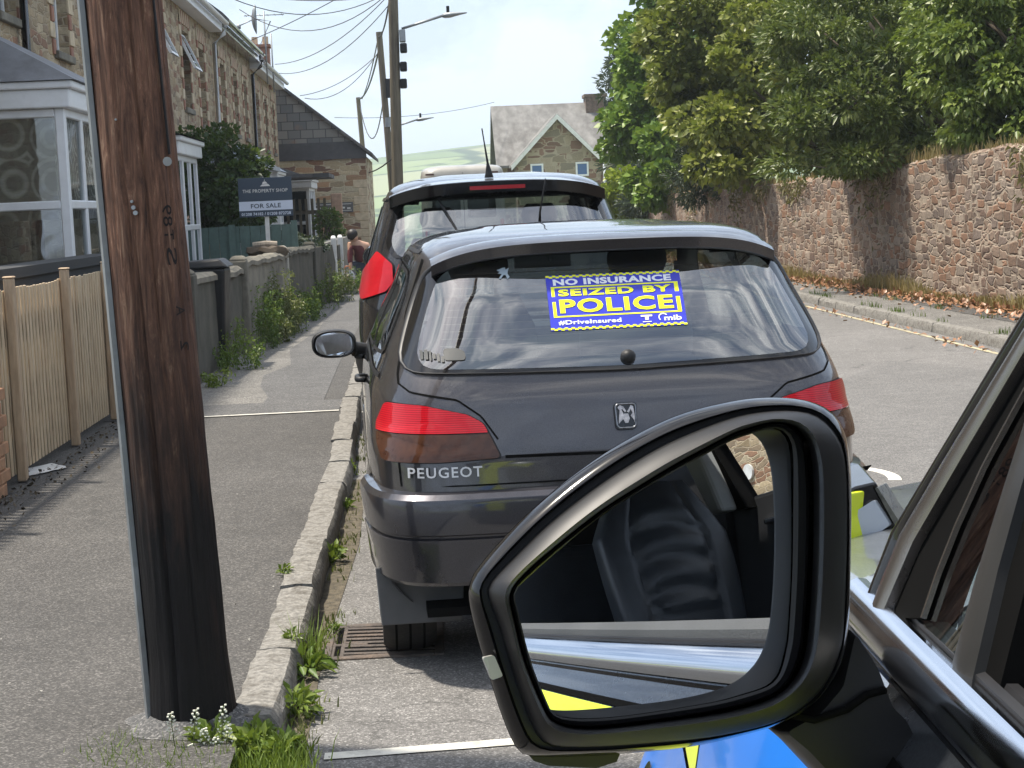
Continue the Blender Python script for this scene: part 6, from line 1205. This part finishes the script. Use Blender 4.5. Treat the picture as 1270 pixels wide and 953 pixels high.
# ------------------------------------------------------------ the police car beside the camera
def W(xc, y, z): return Vector((xc+.0305*y, y, z))
tp = thing('police_car', (.32, 1.2, 0), 'police car with yellow and blue checked side, cut by the right edge of the picture', 'car')
K['police_paint'] = carpaint('dark police car paint', (.075, .085, .10), .25, .7, 1, .03, .02)
K['lime'] = simple('reflective yellow', (.68, .80, .01), .35, coat=.5, var=.05); K['pblue'] = simple('reflective blue', (.005, .16, .62), .35, coat=.5, var=.05)
NYB = simple
def sx(y, z, off=0.0):                       # outer skin of the near side, car frame
    x = float(np.interp(z, [.25, .45, .70, .95, 1.07, 1.125, 1.162, 1.18], [.25, .20, .185, .215, .252, .280, .312, .316]))
    t_ = max(0, (y-1.45)/1.15); return x+.20*t_**2.2*max(0, min(1, (z-.72)/.4))+.28*max(0, (y-2.35)/.3)**2.2-off
YS = list(np.linspace(-1.9, 1.4, 40))+list(np.linspace(1.45, 2.64, 36)); ZS = [.26, .35, .45, .58, .70, .80, .88, .95, 1.01, 1.07, 1.10, 1.125, 1.145, 1.162, 1.17]
def inarch(y, z): return (y-1.78)**2+(z-.36)**2 < .40**2 or (y+1.2)**2+(z-.36)**2 < .40**2
zf = lambda y, z: z if y < 1.38 else .26+(z-.26)*(bz(sx(y, 1.1)+.012, y)-.26)/.91
def bz(x, y): u = (x-1.3)/1.0; return 1.165-.05*((y-1.35)/1.25)**2-.05*abs(u)**4-.02*u*u
mb = MB(); R = [[W(sx(y, z), y, zf(y, z)) for y in YS] for z in ZS]; n = len(YS); mb.v = [tuple(p) for r in R for p in r]
for i in range(len(ZS)-1):
    for k in range(n-1):
        yc, zc = (YS[k]+YS[k+1])/2, (ZS[i]+ZS[i+1])/2
        if not inarch(yc, zc): mb.f.append((i*n+k, i*n+k+1, (i+1)*n+k+1, (i+1)*n+k)); mb.mi.append(0)
sidep = mb.build('side_panel', K['police_paint'], tp, smooth=True)
def pan(name, y0, y1, z0, z1, m, off=.003, parent=None, ny=18, nz=6, arch=True):
    Y, Z = np.linspace(y0, y1, ny), np.linspace(z0, z1, nz); b = MB(); b.v = [tuple(W(sx(y, z, off), y, z)) for z in Z for y in Y]
    for i in range(nz-1):
        for k in range(ny-1):
            if not arch or not inarch((Y[k]+Y[k+1])/2, (Z[i]+Z[i+1])/2): b.f.append((i*ny+k, i*ny+k+1, (i+1)*ny+k+1, (i+1)*ny+k)); b.mi.append(0)
    return b.build(name, m, parent or tp, smooth=True)
yb = [-1.5, -.83, -.16, .51, 1.18, 1.86, 2.55]
for i in range(len(yb)-1):
    a, c = yb[i]+.006, yb[i+1]-.006; up_ = K['lime'] if (i % 2 == 1) else K['pblue']; lo_ = K['pblue'] if (i % 2 == 1) else K['lime']
    pan('livery_block', a, c, .895, 1.128, up_); pan('livery_block', a, c, .66, .885, lo_)
pan('livery_block', 2.556, 2.64, .5, 1.02, K['lime'], ny=5); pan('door_gap', 1.335, 1.345, .35, 1.16, K['black_matte'], .0045, ny=2, nz=14); pan('door_gap', -.30, -.29, .35, 1.16, K['black_matte'], .0045, ny=2, nz=14)
pan('black_pinstripe', -1.5, 2.55, 1.130, 1.138, K['black_matte'], .004, ny=60, nz=2)
# ring mark on the blue wing block
cm = (2.28, .745); b = MB(); b.rings([[W(sx(cm[0]+r_*.55*math.cos(a), cm[1]+r_*math.sin(a), .0065), cm[0]+r_*.9*math.cos(a), cm[1]+r_*math.sin(a)) for a in np.linspace(0, 6.283, 48)] for r_ in (.040, .030)], close=False); b.build('ring_mark', K['black_gloss'], tp)
# bonnet, front, far side
XB = np.linspace(0, 1, 24); YB = np.linspace(1.38, 2.62, 24); R = []
for y in YB:
    x0 = sx(y, 1.1)+.012; x1 = 2.6-x0; R.append([W(x0+(x1-x0)*u, y-.0, min(bz(x0+(x1-x0)*u, y), 1.2)+(.0)) for u in XB])
MB().rings(R, close=False).build('bonnet', carpaint('bonnet sky sheen colour', (.17, .18, .19), .30, .5, 1, .05, .03), tp, smooth=True)  # paler than the body, standing for sky reflected at a grazing angle
b = MB(); R = []
for z, yo in ((1.06, 2.62), (.98, 2.68), (.85, 2.70), (.6, 2.72), (.4, 2.70), (.26, 2.62)):
    R.append([W(.30+.0*z+2.0*u, yo-.30*abs(2*u-1)**5, z) for u in np.linspace(0, 1, 30)])
b.rings(R, close=False).build('front_fascia', K['police_paint'], tp, smooth=True)
MB().prism([W(.7, 2.715, .55), W(1.9, 2.715, .55), W(1.95, 2.70, .92), W(.65, 2.70, .92)], (0, .02, 0)).build('grille', K['black_plastic'], tp, bevel=.01)
for xx in (.42, 2.0): MB().prism([W(xx, 2.66, .80), W(xx+.3, 2.70 if xx < 1 else 2.66, .80), W(xx+.3, 2.69 if xx < 1 else 2.64, .95), W(xx-.02, 2.62, .97)], (0, .03, 0)).build('front_lamp', simple('lamp glass', (.6, .62, .65), .1, metal=.6), tp, bevel=.01)
for (x0, x1, z0, z1, m_) in ((1.5, 1.98, .965, 1.01, 'lime'),): MB().box(W(x0, 0, 0).x+.08, W(x1, 0, 0).x+.08, 2.715, 2.735, z0, z1).build('front_livery', K[m_], tp)
b = MB(); b.rings([[W(2.6-sx(y, z), y, zf(y, z)) for y in YS] for z in ZS], close=False).build('far_side_panel', K['police_paint'], tp, smooth=True)
for wy in (1.78, -1.2):
    wheel(tp, W(.36, wy, 0).x, wy, .36, .22, -1, K['steel']); wheel(tp, W(2.24, wy, 0).x, wy, .36, .22, 1, K['steel'])
MB().box(.45, 2.25, -1.8, 2.5, .25, .3).box(.5, 2.2, -1.8, 1.3, .3, .52).build('floor', K['interior'], tp)
# waist: profile swept along the door
def sweep(prof, y0, y1, name, m, n_=40, sm=30, endtaper=0):
    R = []
    for y in np.linspace(y0, y1, n_): R.append([W(x, y, z) for x, z in prof])
    return MB().rings(R, cap0=True, cap1=True).build(name, m, tp, smooth=sm)
sweep([(.312, 1.160), (.311, 1.167), (.330, 1.170), (.335, 1.160)], -1.75, 1.46, 'waist_moulding', K['black_gloss'])
sweep([(.314, 1.168), (.3085, 1.172), (.3060, 1.180), (.3068, 1.190), (.310, 1.199), (.316, 1.206), (.324, 1.2095), (.332, 1.208), (.332, 1.17)], -1.75, 1.485, 'chrome_strip', K['chrome'])
sweep([(.333, 1.205), (.334, 1.2115), (.341, 1.213), (.343, 1.209), (.346, 1.2135), (.354, 1.213), (.356, 1.20)], -1.75, 1.45, 'window_seal', K['rubtrim'])
sweep([(.362, 1.205), (.364, 1.222), (.385, 1.232), (.43, 1.222), (.46, 1.18), (.47, .6), (.362, .6)], -1.75, 1.30, 'door_card', simple('grey door top', (.085, .087, .088), .65, var=.12, bmp=.2, bscale=300))
# window frames on the leaning plane of the side glass
PN = Vector((1, -.0305, -.35)).normalized(); P0 = W(.318, 0, 1.2)
def pp(px, py, off=0.0): return onplane(px, py, P0+PN*off, PN)
def lineP(pts): return lambda t_: (float(np.interp(t_, np.linspace(0, 1, len(pts)), [p[0] for p in pts])), float(np.interp(t_, np.linspace(0, 1, len(pts)), [p[1] for p in pts])))
L0 = lineP([(1064, 770), (1083, 722), (1106, 662), (1162, 570), (1262, 403), (1330, 292), (1420, 150)]); L1 = lineP([(1066, 775), (1092, 722), (1118, 662), (1172, 570), (1270, 408), (1342, 292), (1430, 155)])
L1 = lineP([(1076, 768), (1090, 726), (1115, 664), (1168, 574), (1266, 416), (1336, 300), (1425, 158)])
L2 = lineP([(1091, 768), (1107, 730), (1132, 672), (1184, 582), (1283, 414), (1352, 300), (1442, 158)])
L3 = lineP([(1141, 766), (1160, 710), (1183, 652), (1218, 575), (1300, 425), (1366, 305), (1455, 160)])
def band(La, Lb, off, th, name, m, bulge=0, bev=0, n_=40, t1=1.0):
    R = []
    for t_ in np.linspace(0, t1, n_):
        a, b_ = pp(*La(t_), off), pp(*Lb(t_), off); mid = (a+b_)/2-PN*bulge; R.append([a, (a*3+b_)/4-PN*bulge*.75, mid, (a+b_*3)/4-PN*bulge*.75, b_, b_+PN*th, a+PN*th])
    return MB().rings(R, cap0=True, cap1=True).build(name, m, tp, smooth=35)
K['bronze'] = simple('dull bright trim', (.24, .225, .215), .25, metal=.9, var=.1)
band(L0, L1, .004, .05, 'windscreen_pillar', K['black_gloss'], .004)
band(L1, L2, .000, .02, 'frame_trim', K['bronze'], .004)
band(L2, L3, .008, .03, 'door_frame', K['black_matte'], .0)
L3b = lineP([(1143, 766), (1162, 710), (1185, 652), (1220, 575), (1302, 425), (1368, 305), (1457, 160)]); band(L3, L3b, .006, .004, 'glass_edge', K['bronze'])
M4 = lineP([(1180, 826), (1212, 709), (1242, 612), (1272, 520), (1312, 420), (1375, 310)]); M5 = lineP([(1204, 852), (1237, 709), (1264, 612), (1290, 525), (1328, 425), (1390, 315)]); M6 = lineP([(1240, 812), (1270, 728), (1300, 630), (1330, 545), (1370, 440), (1420, 330)]); M6 = lineP([(1236, 868), (1272, 728), (1300, 630), (1330, 545), (1370, 440), (1420, 330)])
band(M4, M5, .010, .02, 'quarterlight_bar', simple('grey bar', (.03, .03, .03), .4), .004)
band(M5, M6, .018, .05, 'door_frame', K['black_matte'])
# quarter glass
R = [];
for t_ in np.linspace(0, 1, 16): a, b_ = pp(*L3(t_), .012), pp(*M4(min(1, t_)), .012); R.append([a.lerp(b_, s) for s in np.linspace(0, 1, 6)])
MB().rings(R, close=False).build('quarterlight_glass', glassmat('quarterlight glass', (.62, .70, .67), 1.6, 1.6), tp, smooth=True)
# dash, seats, pillars and far windows seen in the mirror
K['trim_grey'] = simple('pillar trim grey', (.30, .31, .31), .7, var=.08)
MB().hexa([W(.42, 1.42, .7), W(2.2, 1.42, .7), W(2.2, .98, .7), W(.42, .98, .7)], [W(.42, 1.42, 1.15), W(2.2, 1.42, 1.15), W(2.2, 1.05, 1.19), W(.42, 1.05, 1.19)]).build('dashboard', K['interior'], tp, bevel=.03)
dz = atD(1262, 872, .93); R = []
MB().hexa([W(.42, 1.02, 1.08), W(.80, 1.02, 1.08), W(.80, .66, 1.05), W(.42, .62, 1.05)], [W(.425, 1.02, 1.225), W(.80, 1.02, 1.23), W(.80, .70, 1.20), W(.425, .66, 1.195)]).build('dash_end', simple('grey dash plastic', (.10, .095, .09), .7, var=.1, bmp=.15, bscale=300), tp, bevel=.03, seg=4, smooth=True)
def quiltseat(cx, cy, z0, w_, back, name):
    b = MB(); R = []
    for k in range(33):
        s = k/32; z = z0+back*s; hw = w_/2*(.9+.14*math.sin(s*2.6))*(1-.42*max(0, s-.66)/.34); yc = cy-.30*back*s; r_ = []
        for a in np.linspace(0, 2*math.pi, 72, endpoint=False):
            ca, sa = math.copysign(abs(math.cos(a))**.5, math.cos(a)), math.copysign(abs(math.sin(a))**.6, math.sin(a)); d = .08*(1-.3*s); X = hw*ca; Y = d*sa
            if sa > 0:
                inn = abs(X) < hw*.56; Y += .035*(abs(X)/hw)**3 if not inn else 0
                if inn and .22 < s < .86: Y += .030*abs(math.sin((s+.12*(abs(X)/hw))*17))-.012
                if abs(abs(X)-hw*.57) < .012: Y -= .012
            r_.append(W(cx+X, yc+Y, z))
        R.append(r_)
    b.rings(R, cap0=True, cap1=True); b.box(W(cx-w_/2, 0, 0).x, W(cx+w_/2, 0, 0).x, cy-.02, cy+.52, z0-.16, z0+.04); o = b.build(name, K['leather'], tp, smooth=45); return o
K['leather'] = simple('black seat leather', (.036, .040, .046), .36, var=.15, bmp=.15, bscale=150)
s1 = quiltseat(1.60, -.80, .98, .74, .80, 'driver_seat'); s2 = quiltseat(.80, -.62, .62, .56, .52, 'passenger_seat')
# far side: door card, pillars, window frame; roof; rear
MB().box(W(2.16, 0, 0).x, W(2.24, 0, 0).x, -1.8, 1.35, .5, 1.66).build('far_door_card', K['interior'], tp, bevel=.02)
MB().box(2.13, 2.18, -.78, -.45, 1.50, 1.53).build('inner_handle', K['chrome'], tp, bevel=.01)
b = MB(); b.hexa([W(2.0, -.93, 1.60), W(2.1, -.90, 1.60), W(2.1, -1.02, 1.60), W(2.0, -1.04, 1.60)], [W(1.93, -1.02, 2.02), W(2.05, -.99, 2.02), W(2.05, -1.16, 2.02), W(1.93, -1.18, 2.02)]); b.build('far_pillar_trim', K['trim_grey'], tp, bevel=.02)
b = MB(); b.hexa([W(2.10, -.84, 1.6), W(2.24, -.84, 1.6), W(2.24, -.92, 1.6), W(2.10, -.92, 1.6)], [W(2.02, -.98, 2.0), W(2.14, -.98, 2.0), W(2.14, -1.06, 2.0), W(2.02, -1.06, 2.0)]); b.build('far_window_frame', K['black_matte'], tp)
MB().box(2.10, 2.2, -1.95, -1.06, .5, 2.0).build('far_rear_door', K['interior'], tp)
MB().box(.5, 2.2, -1.98, -1.94, .5, 2.0).build('rear_bulkhead', K['interior'], tp)
MB().box(.6, 1.95, -1.75, -1.45, .6, 1.55).build('rear_seat', K['leather'], tp, bevel=.06, seg=4)
b = MB(); b.box(2.03, 2.2, -1.9, 1.0, 2.0, 2.08).build('far_roof_rail', K['interior'], tp)
R = []
for y in np.linspace(-1.95, .55, 12): R.append([W(.62+u*1.36, y, 1.98+.10*math.sin(math.pi*u)-.03*((y+.7)/1.3)**2) for u in np.linspace(0, 1, 14)])
ro_ = MB().rings(R, close=False).build('roof', K['police_paint'], tp, smooth=True); s_ = ro_.modifiers.new('s', 'SOLIDIFY'); s_.thickness = .04
MB().hexa([W(.36, -1.75, 1.18), W(.42, -1.75, 1.18), W(.42, -1.95, 1.18), W(.36, -1.95, 1.18)], [W(.62, -1.8, 1.98), W(.68, -1.8, 1.98), W(.68, -2, 1.98), W(.62, -2, 1.98)]).build('rear_pillar', K['police_paint'], tp)
MB().box(.4, 2.3, -2.02, -1.95, .3, 1.3).build('tailgate', K['police_paint'], tp, bevel=.02)
# thing at the front corner: headlamp wrapping over the wing
HL = 2.18
def prismpx(poly, D, dy, name, m, parent=tp, bev=0, r_=0): 
    P = [atD(x, y, D) for x, y in (rounded(poly, min(r_, 3), 4) if r_ else poly)]; return MB().prism(P, (0.02, dy, 0)).build(name, m, parent, bevel=bev)
hl = prismpx([(1048, 612), (1060, 604), (1086, 598), (1100, 622), (1115, 648), (1111, 658), (1092, 672), (1068, 684), (1056, 664), (1050, 640)], HL, .16, 'headlamp', K['black_gloss'], r_=5, bev=.004)
prismpx([(1062, 634), (1084, 620), (1104, 651), (1072, 674)], HL-.004, .02, 'lamp_lens', simple('lamp lens painted reflection', (.50, .55, .62), .12, var=.02, coat=.5), hl, r_=3)  # pale grey stands in for the bright reflection on the clear lens
prismpx([(1068, 680), (1104, 659), (1106, 664), (1086, 694), (1078, 697)], HL+.001, .12, 'lamp_edge', K['chrome'], hl, r_=3)
prismpx([(1085, 606), (1088, 604), (1114, 645), (1110, 652)], HL-.006, .03, 'lamp_edge', simple('mottled gasket', (.10, .10, .085), .3, var=.5, scale=90), hl, r_=2)
prismpx([(1030, 640), (1046, 612), (1056, 612), (1053, 642), (1062, 678), (1054, 704), (1030, 714)], HL-.012, .012, 'wing_livery', K['lime'], hl, r_=3)
# ------------------------------------------------------------ wing mirror
MA, ME = rad(13), rad(7); MN = Vector((math.sin(MA)*math.cos(ME), -math.cos(MA)*math.cos(ME), math.sin(ME))); MP = CP+ray(815, 715)*(1.17/ray(815, 715).y)
def mpt(px, py, off=0.0): return onplane(px, py, MP+MN*off, MN)     # off > 0 comes towards the camera
CEN = (835, 712)
def cr(poly, k=6):     # smooth closed curve through points
    out = []; n = len(poly)
    for i in range(n):
        p0, p1, p2, p3 = [Vector(poly[(i+j) % n]) for j in (-1, 0, 1, 2)]
        for j in range(k): t_ = j/k; out.append(tuple(.5*((2*p1)+(p2-p0)*t_+(2*p0-5*p1+4*p2-p3)*t_*t_+(3*p1-p0-3*p2+p3)*t_**3)))
    return out
def polar(poly, n=144, r=0):
    P = cr(poly, 6) if r else poly; out = []
    for k in range(n):
        a = 2*math.pi*k/n; dx, dy = math.cos(a), math.sin(a); best = None
        for i in range(len(P)):
            x1, y1 = P[i-1][0]-CEN[0], P[i-1][1]-CEN[1]; x2, y2 = P[i][0]-CEN[0], P[i][1]-CEN[1]; ex, ey = x2-x1, y2-y1; den = dx*ey-dy*ex
            if abs(den) < 1e-9: continue
            t_ = (x1*ey-y1*ex)/den; u = (x1*dy-y1*dx)/den
            if t_ > 0 and -1e-6 <= u <= 1+1e-6: best = t_ if best is None else max(best, t_)
        out.append((CEN[0]+dx*best, CEN[1]+dy*best))
    return out
Gp = polar([(639, 735), (659, 713), (700, 677), (748, 639), (795, 609), (838, 584), (875, 564), (907, 547), (932, 538), (952, 532), (966, 532), (976, 539), (982, 551), (984, 570), (984, 609), (983, 703), (979, 780), (976, 804), (969, 832), (960, 846), (947, 854), (915, 864), (882, 872), (808, 884), (760, 890), (724, 892), (706, 891), (694, 889), (686, 884), (681, 877), (659, 822), (644, 763)], r=5)
Ip = polar([(631, 738), (650, 710), (700, 667), (748, 630), (795, 600), (838, 574), (907, 537), (935, 527), (960, 522), (985, 525), (1001, 537), (1010, 556), (1015, 600), (1014, 700), (1008, 790), (1000, 826), (985, 850), (962, 868), (930, 880), (882, 890), (808, 900), (745, 907), (712, 906), (690, 900), (676, 886), (650, 825), (637, 775)], r=6)
Op = polar([(607, 735), (617, 716), (634, 698), (679, 654), (729, 614), (785, 576), (838, 547), (907, 520), (957, 511), (997, 512), (1021, 523), (1039, 545), (1047, 570), (1050, 610), (1050, 678), (1046, 778), (1041, 808), (1030, 836), (1012, 862), (985, 884), (955, 898), (910, 909), (858, 917), (758, 925), (700, 926), (680, 922), (668, 910), (655, 880), (640, 838), (622, 778)], r=6)
Sp = polar([(581, 742), (583, 722), (593, 704), (620, 672), (659, 633), (709, 591), (768, 551), (838, 516), (907, 498), (957, 493), (1000, 497), (1030, 510), (1046, 532), (1053, 560), (1056, 610), (1055, 700), (1052, 785), (1044, 822), (1030, 850), (1008, 875), (980, 893), (940, 907), (858, 926), (758, 936), (690, 939), (660, 938), (642, 930), (625, 895), (606, 838), (590, 785)], r=6)
wm = tag(MB().rings([[mpt(x, y, -.003) for x, y in Sp], [mpt(x, y, -.008) for x, y in Sp], [mpt(CEN[0]+(x-CEN[0])*.992, CEN[1]+(y-CEN[1])*.992, -.02) for x, y in Sp], [mpt(CEN[0]+(x-CEN[0])*.97, CEN[1]+(y-CEN[1])*.97, -.05) for x, y in Sp], [mpt(CEN[0]+(x-CEN[0])*.90, CEN[1]+(y-CEN[1])*.90, -.08) for x, y in Sp], [mpt(CEN[0]+(x-CEN[0])*.7, CEN[1]+(y-CEN[1])*.7, -.105) for x, y in Sp], [mpt(CEN[0]+(x-CEN[0])*.3, CEN[1]+(y-CEN[1])*.3, -.118) for x, y in Sp]], cap1=True).build('wing_mirror', K['black_gloss'], tp, smooth=40))
def lerpP(A_, B_, t_): return [(a[0]+(b[0]-a[0])*t_, a[1]+(b[1]-a[1])*t_) for a, b in zip(A_, B_)]
K['mirror_plastic'] = simple('satin black mirror plastic', (.011, .011, .012), .46, var=.1, spec=.4)
rim = MB(); rr = []
# outer skin in to the gap, over the rim face, down the inner wall
for P_, off in ((lerpP(Sp, Op, .0), -.004), (lerpP(Sp, Op, .10), .004), (lerpP(Sp, Op, .35), .011), (lerpP(Sp, Op, .52), .013), (lerpP(Sp, Op, .62), .010)): rr.append([mpt(x, y, off) for x, y in P_])
rim.rings(rr).build('housing_edge', K['black_gloss'], wm, smooth=35)
rr = []
for P_, off in ((lerpP(Sp, Op, .62), .006), (lerpP(Sp, Op, .90), .006), (lerpP(Sp, Op, .96), .013), (Op, .017), (lerpP(Op, Ip, .08), .020), (lerpP(Op, Ip, .5), .029), (lerpP(Op, Ip, .80), .033), (lerpP(Op, Ip, .93), .029), (Ip, .015), (lerpP(Ip, Gp, .12), -.002), (lerpP(Ip, Gp, .2), -.012)): rr.append([mpt(x, y, off) for x, y in P_])
MB().rings(rr).build('mirror_bezel', K['mirror_plastic'], wm, smooth=38)
rr = []
for P_, off in ((lerpP(Gp, Ip, .60), -.012), (lerpP(Gp, Ip, .50), -.001), (lerpP(Gp, Ip, .2), .001), (Gp, -.0005), (Gp, -.004)): rr.append([mpt(x, y, off) for x, y in P_])
MB().rings(rr).build('glass_frame', K['mirror_plastic'], wm, smooth=30)
# convex glass: real spherical curvature, radius 1.3 m
RM = 1.3; ctr = MP-MN*RM; G0 = [mpt(x, y) for x, y in Gp]; cg = sum(G0, Vector())/len(G0); rr = []
edge_sag = max(((p-MP).length)**2/(2*RM) for p in G0)
for k in range(24):
    s = 1-k/23*.995; row = []
    for p in G0: q = cg+(p-cg)*s; d2 = (q-MP).length_squared; row.append(q+MN*(edge_sag*.2-d2/(2*RM)))
    rr.append(row[::-1])
mgl = MB().rings(rr, cap1=True).build('mirror_glass', None, wm, smooth=True, fix=False)
mm, ntm, bm_ = newmat('silvered mirror glass'); bm_.inputs['Base Color'].default_value = (.80, .83, .86, 1); bm_.inputs['Metallic'].default_value = 1; bm_.inputs['Roughness'].default_value = .0; mgl.data.materials.append(mm)
# exact smooth normals of the sphere
nn = [tuple((v.co-ctr).normalized()) for v in mgl.data.vertices]; mgl.data.normals_split_custom_set_from_vertices(nn)
MB().rings([[mpt(x, y, .0165) for x, y in ((598, 814), (603, 814), (613, 838), (610, 842))], [mpt(x, y, .0175) for x, y in ((610, 812), (608, 813), (622, 838), (618, 842))]], close=False)
MB().prism([mpt(x, y, .0135) for x, y in rounded([(597, 815), (611, 812), (622, 838), (608, 843)], 3, 3)], MN*.004).build('indicator_lens', simple('frosted lamp', (.42, .41, .38), .3, coat=.6), wm)
# underside bulge and the foot that joins it to the door
def blob(pts, radii, name, m, parent, sub=2): return MB().tube(pts, radii, 20).build(name, m, parent, smooth=True)
b = MB(); lowpx = [(650, 925), (700, 932), (790, 934), (880, 926), (960, 906), (1010, 880), (1010, 930), (960, 965), (880, 985), (790, 968), (770, 940), (760, 952), (670, 952)]
b.rings([[mpt(x, y, -.005) for x, y in [(650, 930), (700, 933), (770, 933), (765, 945), (740, 953), (680, 950), (662, 944)]], [mpt(x, y, -.05) for x, y in [(655, 925), (700, 928), (770, 928), (765, 942), (740, 948), (680, 946), (664, 940)]]], cap0=True, cap1=True).build('lower_bulge', K['mirror_plastic'], wm, smooth=50)
foot = [(1046, 775), (1062, 800), (1076, 822), (1087, 852), (1096, 874), (1112, 888), (1122, 908), (1138, 940), (1166, 995), (1060, 1010), (985, 930), (955, 905), (1000, 880), (1030, 845)]
F1 = [mpt(x, y, -.035) for x, y in rounded(foot, 8, 4)]; cx_ = sum(F1, Vector())/len(F1); nF = len(F1)
b = MB(); b.rings([[cx_+(p-cx_)*.93+MN*.018 for p in F1], [cx_+(p-cx_)*.985+MN*.010 for p in F1], F1, [p-MN*.05+Vector((.01, 0, 0)) for p in F1], [p-MN*.12+Vector((.05, 0, 0)) for p in F1]], cap0=True, cap1=True).build('mirror_foot', K['mirror_plastic'], wm, smooth=45)
fs = [mpt(x, y, -.014) for x, y in ((975, 885), (1010, 893), (1050, 880), (1075, 862), (1098, 856))]; MB().tube(fs, .003, 8).build('foot_seam', K['black_matte'], wm, smooth=True)
# windscreen, far pillar and header
pa, pb = pp(*L0(.06), .02), pp(*L0(.93), .02); fx = lambda p: Vector((2.6+.061*p.y-p.x, p.y, p.z))
def wsp(u, v): a = pa.lerp(pb, v); c = fx(a); q = a.lerp(c, u); q.y += .16*(1-(2*u-1)**2); return q
MB().rings([[wsp(u, v) for u in np.linspace(.01, .99, 20)] for v in np.linspace(0, 1, 8)], close=False).build('windscreen', K['car_glass'], tp, smooth=True)
MB().tube([fx(pa), fx(pb)], .035, 10).build('far_windscreen_pillar', K['black_gloss'], tp, smooth=True)
MB().rings([[wsp(u, 1)+d for u in np.linspace(0, 1, 16)] for d in (Vector((0, .02, 0)), Vector((0, 0, .03)), Vector((0, -.1, .03)), Vector((0, -.1, -.01)))], close=False).build('roof_header', K['police_paint'], tp, smooth=True)
